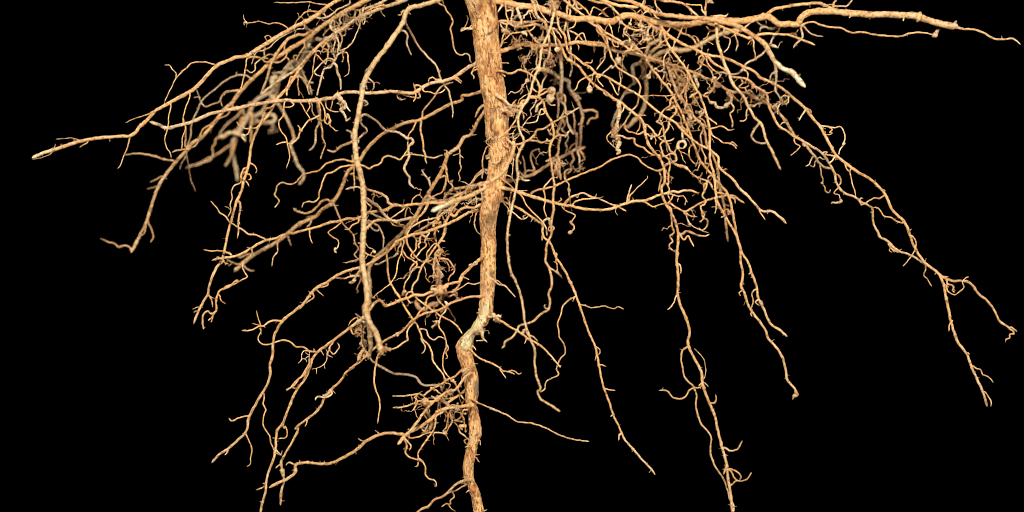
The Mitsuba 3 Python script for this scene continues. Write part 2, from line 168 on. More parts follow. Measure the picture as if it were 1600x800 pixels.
# ---------------------------------------------------------------- side roots: name, holder, radius at base and tip in mm, tone, axis as x,y,z in 0.1 mm (y away from the viewer)
ROOTS = '''
A - 1.83 1.29 r -290,0,2310 -1155,74,2122 -1255,18,2059 -1376,17,1993 -1450,4,1944 -1534,1,1878 -1610,11,1832 -1692,-19,1792 -1753,-54,1750 -1817,-69,1711 -1890,-82,1663 -1962,-108,1614 -2026,-112,1572 -2074,-100,1550 -2132,-91,1546 -2213,-108,1512 -2284,-133,1477 -2338,-143,1425 -2399,-173,1348 -2458,-212,1284 -2478,-217,1270 -2592,-203,1209 -2688,-216,1153 -2742,-223,1122 -2798,-222,1060 -2867,-252,990 -2897,-286,939 -2925,-300,922 -3003,-309,917 -3100,-314,909 -3183,-330,900 -3257,-326,888 -3346,-314,868 -3425,-343,838 -3491,-375,812 -3585,-392,780 -3653,-415,745
a1 A 0.65 0.45 o -1739,-46,1760 -1745,-48,1770 -1801,-46,1807 -1850,-24,1819 -1899,-9,1812 -1976,8,1834 -2035,29,1827 -2075,48,1827 -2101,68,1858 -2110,85,1897
a1b A 0.80 0.60 p -2080,52,1832 -2100,61,1829 -2100,72,1807
a1c A 0.45 0.30 p -2065,44,1827 -2080,52,1814 -2084,62,1793
a2 A 0.65 0.50 o -1441,6,1951 -1446,7,1959 -1460,9,1964 -1536,22,1975 -1585,33,1990 -1660,39,1986 -1756,57,1986 -1877,123,1996
a3 A 0.75 0.50 o -2284,-133,1477 -2304,-126,1482 -2343,-110,1495 -2383,-92,1506 -2432,-75,1508 -2490,-67,1502 -2526,-72,1468 -2575,-78,1424 -2614,-66,1382 -2658,-29,1310 -2699,-4,1237 -2720,10,1182
a4 A 0.45 0.45 p -2614,-67,1384 -2616,-55,1420 -2650,-40,1459 -2670,-29,1487 -2710,-17,1490
a4b A 0.40 0.30 g -2565,-77,1433 -2564,-68,1431 -2583,-26,1448
a5 A 0.74 0.44 o -2742,-223,1122 -2823,-221,1085 -2890,-193,1068 -2942,-176,1051 -2987,-167,1029
a6 A 0.59 0.44 o -2639,-209,1182 -2633,-212,1172 -2645,-215,1085 -2646,-250,991 -2666,-272,897 -2651,-289,835 -2623,-313,797 -2603,-344,749
a7 A 0.59 0.44 o -2489,-216,1265 -2484,-220,1258 -2505,-244,1157 -2521,-260,1094 -2526,-267,1032 -2508,-263,990 -2533,-263,910 -2531,-287,847 -2538,-309,809
a8 A 0.74 0.44 o -2929,-300,922 -2932,-295,908 -2948,-276,848 -2976,-258,787 -3000,-249,732 -3008,-251,701 -3032,-256,670
a9 A 0.49 0.34 b -3296,-320,879 -3295,-320,876 -3321,-314,888 -3388,-285,906 -3428,-271,903 -3505,-258,898
a9b A 0.49 0.39 o -3339,-315,870 -3349,-324,882 -3356,-335,898
a10 A 0.64 0.49 o -3246,-326,890 -3246,-324,882 -3253,-318,867 -3287,-303,852 -3318,-289,832
a11 A 0.34 0.24 p -3481,-370,816 -3480,-371,812 -3504,-374,794 -3526,-383,775 -3570,-405,753 -3645,-424,734
a11b A 0.54 0.39 p -3486,-373,812 -3486,-387,829 -3476,-403,851
a11c A 0.49 0.39 p -3497,-376,808 -3496,-407,828
a12 A 0.55 0.45 o -1881,-80,1668 -1871,-87,1686 -1892,-103,1712 -1914,-116,1702 -1898,-135,1667 -1882,-153,1633
a13 A 0.69 0.55 o -2059,-104,1557 -2055,-104,1549 -2060,-103,1521 -2064,-106,1484 -2070,-137,1425 -2083,-175,1338 -2095,-190,1291 -2112,-204,1257
a14 A 0.85 0.80 g -1539,2,1876 -1534,0,1869 -1515,-2,1859 -1469,-1,1859 -1413,6,1884 -1357,10,1931 -1311,23,1951 -1275,42,1977 -1268,64,2027
a15 A 0.70 0.50 b -1454,1,1866 -1460,4,1879 -1499,25,1905 -1567,51,1917 -1605,53,1917 -1662,51,1870 -1690,55,1838 -1714,62,1805
a15b A 0.55 0.35 p -1596,53,1917 -1604,73,1934
a16 A 0.70 0.55 g -1618,8,1829 -1620,8,1832 -1628,2,1775 -1666,2,1775 -1724,20,1754 -1784,52,1729 -1853,78,1689 -1909,74,1633 -1955,70,1613 -2003,74,1600 -2032,83,1549 -2047,86,1502
a17 A 0.65 0.55 o -1528,1,1883 -1521,10,1875 -1491,35,1854 -1456,61,1833
B - 2.21 1.24 o -275,0,2250 -989,444,2133 -1086,445,2094 -1182,447,2046 -1276,417,1994 -1353,419,1951 -1433,447,1906 -1491,455,1869 -1559,458,1821 -1629,480,1761 -1707,488,1713 -1772,465,1672 -1828,449,1632 -1896,455,1594 -1955,463,1547 -2013,460,1488 -2072,469,1441 -2123,495,1395 -2174,516,1344 -2212,513,1300 -2249,498,1241 -2316,494,1182 -2374,495,1105 -2448,473,1007 -2519,496,941 -2581,521,908 -2628,529,852 -2699,527,775 -2765,541,698 -2827,521,607 -2868,500,516 -2897,516,439 -2932,534,336 -2959,537,258 -3016,568,155 -3056,575,78 -3082,560,26
b1 B 0.93 0.67 b -2716,531,755 -2725,533,762 -2739,536,769 -2792,546,776 -2899,566,809 -3017,574,829 -3145,634,821
b2 B 0.88 0.67 b -2808,527,634 -2816,533,639 -2887,573,615 -2935,599,597
b3 B 0.93 0.78 b -2850,509,556 -2854,512,557 -2910,557,550 -2960,597,541
b4 B 0.78 0.62 b -2949,536,286 -2943,538,284 -2935,547,259 -2912,566,207 -2907,576,142 -2927,579,110
b5 B 0.67 0.52 o -2956,537,258 -2956,523,219 -2967,510,181 -2991,500,161
b6 B 0.99 0.57 b -3073,565,43 -3078,567,45 -3088,575,65 -3109,583,78 -3150,595,84 -3185,606,71 -3221,623,97 -3291,649,117 -3348,660,143
b6b B 0.83 0.62 b -3170,601,77 -3172,604,80 -3188,621,65
b7 B 0.77 0.57 o -2608,526,877 -2601,523,871 -2655,498,857 -2696,474,849 -2732,456,833
b8 B 0.82 0.67 o -2263,497,1228 -2248,489,1211 -2265,472,1171 -2292,461,1132 -2360,462,1103 -2428,467,1055 -2483,446,1015 -2499,424,975 -2514,395,916 -2540,381,877 -2559,377,869 -2584,372,863
b8b B 0.62 0.36 b -2421,481,1041 -2425,496,1008 -2434,509,985
b9 B 0.77 0.57 g -2095,481,1420 -2102,479,1427 -2138,462,1450 -2186,459,1455 -2246,478,1442 -2327,499,1400 -2395,503,1342 -2465,521,1291 -2513,537,1240 -2532,535,1188 -2567,510,1109 -2585,500,1038 -2593,513,955 -2620,518,890 -2632,518,800 -2674,537,736 -2684,554,698
b9b B 0.67 0.62 o -2513,537,1240 -2471,518,1203 -2411,502,1225 -2365,495,1237 -2337,479,1287 -2289,457,1324 -2223,445,1323 -2185,448,1336
b9c B 0.51 0.46 o -2269,499,1328 -2318,486,1307 -2339,453,1234 -2324,438,1201
b9d B 0.47 0.26 g -2510,536,1244 -2513,538,1247 -2536,559,1307 -2553,572,1346
b9e B 0.47 0.31 g -2525,549,1279 -2521,551,1280 -2542,561,1287 -2577,577,1280
b10 B 0.52 0.41 b -2637,529,842 -2634,529,839 -2624,530,801 -2614,562,725 -2602,613,610 -2568,618,526
b11 B 0.62 0.52 o -2622,518,877 -2626,518,878 -2632,517,955 -2628,490,1031 -2633,481,1069 -2645,475,1107
D - 1.81 1.11 o -260,0,2200 -725,143,2075 -865,110,2004 -1007,111,1957 -1100,95,1918 -1167,107,1895 -1245,141,1857 -1322,149,1801 -1397,141,1753 -1463,147,1706 -1510,145,1668 -1565,123,1614 -1611,108,1560 -1659,119,1505 -1704,138,1464 -1776,148,1422 -1842,150,1380 -1920,171,1325 -1987,175,1273
d1 D 1.31 1.00 o -1556,127,1624 -1614,141,1554 -1661,134,1487 -1698,128,1430 -1736,132,1374 -1782,122,1307 -1835,91,1248 -1862,76,1199 -1910,87,1115 -1987,95,1022 -2015,93,965 -2045,107,890 -2060,117,815 -2064,105,758 -2078,72,672 -2105,62,587 -2124,63,502 -2151,53,445 -2201,76,286 -2231,86,182 -2255,57,41 -2273,55,-25 -2318,36,-100 -2352,12,-185 -2372,21,-250 -2380,36,-294 -2420,48,-360 -2465,40,-454 -2495,46,-534
E D 1.82 1.60 p -1457,146,1711 -1456,172,1709 -1523,384,1726 -1602,605,1759 -1656,753,1746 -1705,947,1691 -1764,1135,1630 -1828,1267,1582 -1906,1333,1578 -1949,1351,1518 -2000,1358,1468 -2032,1372,1398 -2113,1364,1357 -2171,1339,1314 -2209,1324,1242 -2251,1334,1151 -2302,1333,1060 -2343,1333,1009 -2376,1354,929 -2359,1377,818 -2336,1357,725 -2324,1342,633
E2 D 1.32 1.16 p -1822,1254,1586 -1818,1171,1583 -1839,724,1547 -1879,734,1503 -1940,747,1495 -1964,750,1497
E3 D 2.69 1.83 p -2004,1359,1459 -1995,1316,1454 -2008,1160,1451 -2008,1163,1492 -1988,1162,1502
E4 D 1.62 1.35 p -1988,1162,1502 -1982,1286,1431 -2008,1337,1354 -2080,1342,1294 -2102,1358,1244 -2166,1380,1195 -2256,1371,1184 -2275,1363,1204
E5 D 1.64 1.36 p -2204,1376,1190 -2208,1390,1206 -2171,1425,1147 -2114,1454,1139 -2054,1471,1140 -2024,1478,1161 -2035,1480,1202 -2106,1479,1202 -2158,1482,1212 -2179,1489,1182
E6 D 2.13 1.58 p -2228,1374,1187 -2229,1399,1176 -2215,1449,1138 -2156,1462,1144 -2106,1475,1135 -2066,1483,1141 -2036,1488,1110
E7 D 1.13 0.93 p -1674,125,1491 -1682,244,1498 -1702,724,1483 -1672,723,1424 -1623,724,1414
E8 D 1.04 0.93 p -1559,126,1620 -1628,668,1693 -1663,725,1718 -1634,729,1748
F D 1.14 0.93 p -1689,135,1412 -1696,670,1429 -1648,677,1362 -1629,681,1313
F2 D 1.28 1.18 p -2026,1339,1340 -2035,1311,1352 -1961,1190,1272 -1898,1079,1184 -1865,1051,1122 -1826,1063,1023 -1816,1063,983 -1846,1059,923 -1817,1072,844 -1780,1102,745 -1740,1099,695 -1739,1088,654 -1777,1070,593
a18 A 0.81 0.60 o -1004,64,1970 -1073,104,1956 -1163,176,1927
G - 1.45 1.45 o -265,50,1517 -354,47,1470 -420,34,1422 -475,15,1387 -550,13,1364 -607,30,1360 -674,48,1338 -730,46,1301 -768,40,1277 -814,38,1276 -871,42,1282 -946,40,1289 -1020,13,1279 -1093,-11,1273 -1168,-7,1273 -1263,8,1283 -1328,5,1274 -1385,5,1250 -1394,8,1237 -1442,19,1233 -1509,31,1220 -1583,18,1214 -1655,-11,1210 -1701,-21,1209 -1748,-22,1216 -1813,-20,1211 -1887,-31,1201 -1971,-36,1186 -2058,-10,1174 -2135,5,1157 -2217,-11,1141 -2281,-23,1126 -2356,-25,1108 -2429,-38,1074 -2490,-63,1044 -2502,-66,1039 -2603,-58,1015 -2694,-35,998 -2756,-36,1023 -2824,-41,1047
g1 G 0.75 0.45 o -1761,-21,1215 -1761,-23,1229 -1775,-26,1192 -1779,-33,1144 -1783,-42,1092 -1815,-42,1055 -1802,-41,976 -1762,-59,928 -1745,-90,870 -1733,-114,822 -1722,-128,766 -1736,-130,719 -1749,-132,677
g2 G 0.70 0.45 o -1718,-21,1211 -1719,-26,1201 -1699,-35,1182 -1727,-44,1162 -1763,-54,1157 -1785,-62,1161
g3 G 0.75 0.45 o -1660,-12,1210 -1659,-14,1221 -1655,-17,1202 -1636,-17,1174 -1607,-28,1117 -1577,-43,1078 -1559,-56,1040
g4 G 0.75 0.50 b -1592,14,1214 -1566,34,1187 -1569,63,1142 -1552,82,1106 -1525,96,1078 -1507,103,1055
g5 G 0.60 0.45 o -1601,11,1213 -1601,5,1222 -1578,-30,1163 -1595,-49,1125 -1604,-54,1115
g6 G 1.11 0.96 g -1527,28,1218 -1531,63,1236 -1533,183,1169 -1527,219,1096 -1528,228,1054 -1553,245,1012 -1559,259,946 -1563,253,889 -1586,240,855 -1609,231,835
g7 G 0.90 0.65 o -1519,29,1219 -1518,29,1215 -1504,23,1158 -1502,60,1066 -1490,77,992 -1487,94,927 -1470,121,872 -1491,144,826 -1511,156,765
g8 G 0.75 0.60 o -1515,28,1204 -1509,29,1205 -1471,23,1149 -1459,-5,1100 -1461,-29,1051 -1437,-39,1027 -1427,-50,1097 -1436,-52,1106 -1444,-63,1058
g9 G 0.70 0.55 o -1429,-51,1099 -1431,-52,1096 -1410,-77,1048 -1414,-92,1019 -1389,-109,990 -1365,-121,971 -1347,-127,973
g10 G 0.70 0.55 o -1449,20,1231 -1452,25,1243 -1455,51,1169 -1427,57,1142 -1390,66,1133 -1353,76,1133
g11 G 0.65 0.50 o -1404,10,1236 -1404,12,1232 -1412,45,1178 -1428,67,1133
g12 G 1.60 1.00 p -1360,5,1261 -1353,12,1242 -1330,23,1214 -1303,35,1187 -1313,45,1160 -1342,54,1151 -1324,61,1123 -1305,66,1086 -1301,69,1062
g12b G 0.80 0.50 p -1303,37,1182 -1283,26,1153 -1264,17,1129
g12c G 0.90 0.50 p -1301,69,1062 -1276,56,1076 -1264,48,1089
g12d G 0.75 0.50 p -1337,53,1151 -1358,72,1152
g13 G 0.75 0.60 o -1503,62,1057 -1481,32,1060 -1460,2,1063 -1456,-41,1032
g14 G 0.80 0.60 o -1503,47,1099 -1510,44,1098 -1537,25,1083 -1598,-22,1047 -1625,-31,1004 -1648,-32,976 -1667,-35,925 -1689,-43,896 -1725,-59,872 -1770,-75,885 -1834,-88,863
g14b G 0.55 0.40 o -1646,-32,979 -1648,-33,981 -1657,-43,1004 -1670,-51,1020
g14c G 1.15 0.60 o -1649,-33,982 -1652,-37,981 -1630,-53,970
g14d G 0.90 0.60 p -1662,-35,929 -1667,-55,911
d2 D 0.91 0.81 o -1718,130,1400 -1735,122,1411 -1753,113,1363 -1771,106,1305 -1770,93,1257
d2b D 0.97 0.87 o -2189,1332,1281 -2210,1326,1293 -2197,1307,1149 -2209,1317,1089 -2204,1319,1008 -2207,1304,956
d3 D 0.75 0.60 o -1872,78,1181 -1889,70,1166 -1926,61,1156 -1955,65,1086 -1996,53,1010 -2044,26,998 -2087,-1,997 -2131,-24,1023 -2147,-32,1046
d4 D 0.60 0.50 o -1881,80,1171 -1865,19,1158
d5 D 1.03 0.65 o -2275,1363,1204 -2284,1349,1244 -2322,1328,1186 -2380,1307,1139 -2430,1300,1088 -2464,1296,1037 -2469,1291,1011
d6 D 1.84 0.86 p -2466,1290,1014 -2463,1290,1011 -2437,1285,1006 -2395,1270,1036 -2354,1271,1036 -2305,1279,1021 -2266,1290,1006 -2252,1299,966
d6b D 1.19 0.65 p -2400,1272,1032 -2394,1265,1025 -2411,1242,1044
d6c D 1.08 0.65 p -2336,1333,1017 -2362,1327,1039 -2341,1320,1059 -2319,1311,1038 -2298,1305,1027 -2267,1296,1017 -2246,1289,1001
d6d D 1.20 0.60 p -2086,-15,940 -2103,-22,939 -2093,-33,911 -2073,-42,896
d7 D 0.86 0.59 o -2468,1292,1017 -2464,1291,1017 -2497,1275,985 -2504,1254,944 -2520,1230,912 -2510,1191,849 -2518,1176,824
d8 D 1.00 0.60 o -2042,27,999 -2043,22,1008 -2068,-5,950 -2086,-15,940
d9 D 1.73 1.19 o -2251,1334,1152 -2272,1334,1161 -2303,1343,1101 -2331,1359,1041 -2347,1362,970 -2364,1338,887 -2391,1318,815 -2427,1318,759
d10 D 1.03 0.76 o -2365,1348,949 -2403,1331,927 -2461,1305,880 -2523,1313,845 -2586,1328,816 -2646,1327,785 -2706,1316,764 -2759,1309,741
d10b D 0.65 0.49 p -2533,1316,840 -2553,1310,810 -2601,1297,794 -2648,1270,767 -2676,1256,757
d11 D 0.65 0.45 o -2068,95,732 -2057,92,729 -2023,80,710 -2002,65,671 -2010,57,650
d12 D 0.80 0.55 o -2075,78,689 -2083,75,691 -2122,47,642 -2120,30,614 -2089,13,604
d13 D 0.75 0.55 o -2087,69,643 -2057,57,638 -2046,42,605 -2068,31,595
d14 D 0.75 0.55 o -2103,63,592 -2085,51,586 -2069,36,567 -2057,22,546
H - 0.70 0.60 o -1206,243,1950 -1202,198,1901 -1195,104,1824 -1213,-40,1733 -1240,-166,1645 -1288,-256,1590 -1321,-307,1575
H2 H 0.99 0.79 g -1298,-271,1586 -1296,-271,1579 -1334,-260,1553 -1365,-223,1510 -1406,-184,1458 -1453,-171,1441 -1472,-163,1386 -1493,-143,1313 -1514,-116,1241
H3 H 0.69 0.49 o -1312,-266,1568 -1306,-261,1562 -1271,-249,1563 -1262,-240,1508 -1255,-216,1446 -1266,-192,1402 -1300,-174,1385
H4 H 1.09 0.89 p -1381,-208,1490 -1358,-195,1475 -1352,-162,1423 -1335,-143,1387 -1327,-129,1333 -1327,-124,1287
H5 H 0.79 0.59 g -1370,-218,1504 -1394,-207,1521 -1423,-193,1522 -1472,-166,1488 -1510,-155,1451 -1529,-155,1424 -1510,-157,1400 -1463,-160,1386 -1454,-158,1368
d15 D 0.76 0.60 p -1388,141,1758 -1397,140,1772 -1387,135,1714 -1402,99,1644 -1400,72,1585 -1389,58,1546
d16 D 0.91 0.70 p -1397,140,1772 -1387,138,1781 -1386,124,1732 -1365,100,1692 -1362,69,1632 -1370,52,1593
d17 D 0.81 0.60 p -1365,144,1773 -1359,141,1762 -1338,124,1723 -1345,94,1663 -1362,69,1604
d18 D 0.76 0.61 o -1478,146,1694 -1473,149,1687 -1493,162,1641 -1456,172,1624 -1457,186,1568 -1477,194,1512
d18b D 0.71 0.61 o -1473,149,1687 -1446,166,1651 -1457,178,1605 -1453,192,1559
d19 D 0.60 0.45 o -1553,128,1626 -1547,129,1619 -1557,133,1553 -1565,119,1486 -1574,114,1410 -1601,103,1352 -1609,89,1314
d20 D 0.65 0.50 o -1552,132,1584 -1537,127,1581 -1498,111,1542 -1459,95,1503
d21 D 0.61 0.50 o -1699,128,1428 -1689,132,1421 -1691,155,1357 -1684,173,1301 -1684,181,1264
d22 D 0.70 0.50 o -1689,132,1421 -1640,117,1391 -1610,95,1323 -1589,78,1265
d23 D 0.50 0.40 p -1555,122,1609 -1516,102,1612 -1500,83,1582
d24 D 0.50 0.40 p -1547,130,1610 -1590,88,1610
d25 D 0.71 0.50 o -1512,144,1666 -1500,133,1653 -1489,116,1627 -1497,102,1607
A2 - 1.22 0.91 o -896,110,1994 -914,133,2045 -1050,191,1995 -1129,232,1972 -1206,243,1950 -1282,242,1954 -1320,249,1936 -1312,264,1900 -1333,285,1864
A2b A2 0.66 0.50 p -1432,114,1821 -1405,125,1855 -1396,132,1828 -1406,137,1809
A2c A2 1.01 0.56 p -1175,239,1958 -1176,235,1963 -1184,205,1921 -1200,172,1879 -1245,140,1861 -1272,119,1831
A2d A2 0.91 0.50 p -1200,172,1879 -1157,99,1857 -1160,30,1811
A2e A2 0.91 0.51 p -1331,264,1839 -1309,232,1839 -1285,159,1793 -1258,120,1788
A2f A2 0.91 0.51 p -1243,242,1952 -1241,207,1931 -1242,102,1871
A2g A2 0.76 0.51 p -1333,285,1864 -1331,267,1843 -1318,219,1780 -1325,186,1743 -1351,156,1745
A2h A2 0.86 0.51 p -1316,257,1917 -1347,233,1906 -1364,206,1864 -1354,192,1844 -1415,139,1800
A2i A2 1.01 0.50 p -1415,139,1800 -1432,114,1821 -1410,77,1774 -1389,57,1781 -1377,19,1740
A2j A2 0.61 0.51 o -1057,195,1993 -1040,179,1947 -1020,169,1907 -1001,162,1888
A2k A2 0.61 0.51 o -1124,230,1973 -1108,206,1931 -1116,187,1895
b12 B 0.82 0.67 o -1489,454,1870 -1491,453,1873 -1451,434,1852 -1495,395,1790 -1513,382,1760
b13 B 0.62 0.46 p -1630,473,1798 -1632,461,1802 -1622,414,1821
b13b B 1.23 0.93 o -1593,469,1791 -1609,473,1808 -1667,473,1779 -1724,472,1779 -1773,471,1760 -1801,466,1745 -1837,447,1699 -1864,428,1659 -1892,417,1619 -1911,418,1581 -1942,434,1515 -1962,443,1439 -1990,437,1361 -2020,441,1299
b13c B 0.51 0.41 p -1896,455,1594 -1906,456,1609 -1955,462,1619 -1984,462,1604 -2030,448,1574 -2057,431,1544 -2064,408,1484 -2082,403,1469 -2130,401,1493
b14 B 0.67 0.56 o -1819,456,1720 -1828,446,1670 -1807,435,1631 -1826,428,1582 -1874,429,1553 -1941,429,1558 -1988,416,1561 -1987,407,1580 -1946,386,1578
b15 B 0.77 0.62 o -1916,458,1578 -1907,467,1566 -1871,488,1568
b16 B 0.56 0.51 o -1820,430,1597 -1806,420,1591 -1772,379,1539 -1750,353,1508
b17 B 0.67 0.56 o -1721,440,1593 -1730,433,1573 -1748,425,1582 -1747,416,1605 -1718,406,1599 -1726,398,1569 -1706,390,1540
b18 B 0.77 0.62 o -1683,486,1728 -1667,475,1702 -1703,453,1632 -1721,440,1593
b19 B 0.82 0.72 o -2190,514,1326 -2193,513,1329 -2259,501,1328 -2315,487,1307 -2319,481,1288
b20 B 0.56 0.51 o -1984,462,1672 -1988,418,1629 -1973,375,1586
b21 B 0.77 0.67 o -2124,431,1592 -2061,462,1600 -2016,486,1587 -1998,497,1569
I - 1.70 2.37 l -240,0,2170 -371,-419,2030 -481,-429,1983 -571,-438,1941 -644,-446,1917 -708,-431,1900 -773,-411,1889 -805,-409,1858 -819,-419,1811 -845,-438,1745 -890,-445,1680 -926,-451,1625 -970,-476,1558 -1015,-493,1502 -1052,-482,1449 -1090,-462,1387 -1117,-460,1332 -1135,-468,1268 -1139,-469,1213 -1150,-463,1159 -1163,-471,1086 -1174,-503,1011 -1186,-525,937 -1187,-519,865 -1183,-512,793 -1173,-518,720 -1151,-511,638 -1134,-492,557 -1125,-500,484 -1121,-535,393 -1115,-546,302 -1119,-553,211 -1122,-571,121 -1128,-555,30 -1130,-532,-60 -1111,-548,-151 -1096,-560,-241 -1092,-561,-289 -1094,-576,-362 -1104,-586,-385 -1088,-611,-450 -1063,-610,-515 -1035,-596,-558 -1007,-585,-631 -992,-591,-696 -977,-592,-743
I1 I 0.73 0.59 o -571,-438,1941 -553,-433,1919 -517,-415,1903 -495,-394,1864 -464,-381,1824 -450,-383,1787 -468,-394,1740 -459,-401,1685 -450,-395,1631 -441,-382,1577 -418,-375,1546 -382,-373,1532 -354,-372,1546 -327,-370,1532 -322,-361,1497 -309,-351,1475
I2 I 1.10 0.75 g -814,-415,1829 -818,-253,1793 -796,-133,1751 -764,-30,1697 -729,27,1637 -692,26,1595 -644,7,1541 -597,8,1495 -574,28,1440 -556,46,1385 -523,49,1329 -495,46,1291 -486,45,1254 -473,52,1198 -464,58,1142 -467,49,1080
I3 I 0.93 0.59 g -858,-440,1726 -845,-429,1718 -819,-413,1711 -797,-401,1685 -802,-389,1631 -789,-367,1579 -767,-345,1535
I4 I 0.78 0.44 p -801,-409,1862 -829,-401,1868 -848,-388,1837 -871,-382,1838
I5 I 0.68 0.39 p -792,-410,1871 -783,-397,1850 -770,-389,1842
I6 I 0.88 0.58 g -1070,-473,1419 -1076,-464,1423 -1111,-417,1409 -1117,-394,1393
I7 I 0.78 0.54 g -1106,-460,1354 -1082,-445,1343 -1055,-426,1317 -1052,-405,1282 -1067,-387,1261
I8 I 0.63 0.39 g -1124,-463,1307 -1116,-469,1304 -1155,-504,1301
I9 I 0.78 0.53 g -1146,-465,1178 -1141,-462,1178 -1115,-446,1179 -1098,-432,1157 -1117,-420,1144 -1136,-410,1149
I10 I 1.05 1.10 g -1155,-390,1038 -1161,-375,1038 -1154,-280,1076 -1135,-227,1089 -1092,-118,1073 -1052,-18,1047 -1020,63,1010 -985,106,985 -910,119,976 -853,116,947 -825,118,924 -797,123,929 -778,128,896 -807,130,873 -816,123,825 -810,106,777 -833,87,729 -846,80,691 -832,82,653 -805,92,616 -805,99,569 -767,100,531
I11 I 0.98 0.83 g -1167,-482,1060 -1161,-444,1060 -1148,-309,1005 -1112,-297,960 -1154,-282,924 -1178,-273,897 -1178,-270,865
I12 I 1.07 0.92 b -1187,-519,865 -1201,-512,865 -1239,-485,853 -1308,-424,829 -1348,-389,799 -1386,-370,800 -1413,-357,812
I13 I 0.97 0.73 g -1201,-517,919 -1206,-509,924 -1231,-473,945 -1261,-438,956
I14 I 1.26 1.16 l -1186,-523,919 -1201,-517,919 -1206,-500,884 -1193,-493,875
I15 I 0.73 0.63 o -1184,-514,817 -1178,-509,818 -1149,-484,815
I16 I 0.73 0.53 o -1173,-517,711 -1218,-524,715 -1272,-530,728 -1328,-513,724 -1356,-503,716 -1415,-487,694 -1461,-480,649 -1517,-467,636 -1593,-433,614 -1641,-414,565 -1677,-416,546 -1757,-433,555 -1785,-434,532 -1794,-430,496 -1804,-424,468 -1773,-415,419 -1805,-415,368
I17 I 0.73 0.53 o -1178,-519,701 -1192,-510,688 -1239,-491,685 -1303,-483,671 -1359,-466,636 -1409,-453,622 -1436,-452,568 -1449,-461,522 -1462,-466,485 -1467,-461,440 -1510,-442,409 -1544,-426,414 -1587,-408,400 -1601,-398,369
I18 I 0.73 0.53 o -1169,-516,704 -1178,-519,701 -1141,-529,687 -1113,-530,678 -1083,-514,661 -1048,-494,680 -1012,-480,694 -990,-474,713 -976,-474,744 -940,-477,758 -885,-479,744 -854,-476,731 -813,-468,763 -768,-468,770 -722,-477,767 -666,-492,757 -603,-494,743 -522,-465,768
I19 I 0.63 0.48 o -1203,-522,713 -1206,-511,702 -1208,-482,740 -1214,-462,768
I20 I 0.58 0.44 o -1193,-509,688 -1193,-502,675 -1199,-485,630 -1195,-471,576 -1202,-445,495
I21 I 0.88 0.68 o -1198,-483,623 -1223,-468,622 -1180,-431,596 -1136,-407,560 -1109,-394,515 -1065,-382,497 -1020,-358,480
J - 1.28 1.69 o -242,80,1289 -327,82,1266 -394,125,1250 -391,129,1243 -486,166,1201 -582,185,1151 -659,212,1110 -735,217,1077 -849,214,1053 -946,261,1013 -1034,296,968 -1113,325,902 -1173,367,838 -1223,386,762 -1275,378,713 -1318,379,665 -1349,404,590 -1379,424,523 -1412,433,465 -1462,454,413 -1534,500,371 -1586,535,318 -1664,544,284 -1732,547,250 -1782,562,207 -1842,578,159 -1910,578,110 -1990,592,66 -2074,641,23 -2147,677,-21 -2207,692,-70 -2269,713,-129
J1 J 0.86 0.61 o -711,216,1086 -706,209,1143 -660,237,1207 -614,281,1272 -598,294,1302 -580,303,1331 -542,316,1361 -466,350,1388
J2 J 0.71 0.56 o -764,216,1071 -763,216,1067 -782,203,1009 -818,167,950 -822,148,883 -826,139,835 -854,127,792
J3 J 0.96 0.66 o -727,217,1080 -725,216,1077 -725,218,1010 -711,210,934 -701,200,886 -701,194,838 -682,194,791 -686,193,762 -672,187,729
J4 J 0.93 0.72 o -1452,449,427 -1482,462,452 -1532,476,438 -1572,495,395 -1613,514,361 -1662,528,344 -1721,528,357 -1749,522,371 -1763,519,388
J5 J 0.92 0.61 b -1457,451,431 -1451,435,437 -1413,334,396 -1377,242,327 -1343,236,260 -1301,248,213 -1263,248,175 -1244,251,98 -1221,260,60 -1236,269,32 -1251,274,13 -1217,275,-30
J6 J 0.98 0.78 b -1586,535,318 -1637,568,319 -1673,589,312
J7 J 0.88 0.67 b -1620,539,304 -1628,520,260 -1655,505,229
J8 J 0.93 0.73 b -1822,573,178 -1806,597,130 -1792,621,83
J9 J 0.94 0.73 b -2094,650,13 -2158,687,13 -2199,707,-7 -2241,724,-11
J10 J 0.83 0.62 b -2212,693,-75 -2216,688,-70 -2242,663,-65 -2286,624,-45 -2312,599,-26
J11 J 0.78 0.63 o -2197,690,-65 -2170,707,-100 -2133,721,-119 -2105,733,-121
M - 1.30 1.00 o -176,80,598 -213,64,575 -251,47,567 -304,53,537 -364,69,503 -439,72,473 -492,69,443 -553,78,417 -606,89,419 -659,91,416 -718,73,406 -777,49,405 -852,36,392 -927,41,397 -980,38,363 -1077,29,348 -1153,48,330 -1192,63,304 -1223,69,293 -1305,59,290 -1341,47,276 -1425,35,262 -1518,29,229 -1610,2,205 -1703,2,181 -1791,29,165 -1848,35,139 -1931,26,121 -1997,28,88 -2073,30,41 -2144,1,3 -2216,-23,-11 -2291,-18,-20 -2344,-8,-34
M1 M 0.80 0.65 o -1930,26,121 -1931,27,125 -1979,36,153 -2018,41,168 -2055,39,168 -2101,29,200 -2165,20,238 -2214,33,271 -2250,57,314 -2295,75,342 -2320,83,380 -2367,85,432
M2 M 0.85 0.55 o -2191,-15,-6 -2193,-16,8 -2236,-10,31 -2286,9,41 -2364,30,39 -2416,35,50
M3 M 0.80 0.50 p -2263,-20,-17 -2263,-16,-20 -2291,13,-11 -2308,30,-6
M4 M 0.85 0.70 o -2263,-16,-20 -2259,-13,-25 -2243,2,-53 -2216,16,-63
M5 M 0.65 0.50 o -2251,-6,-38 -2259,-14,-44 -2270,-35,-67
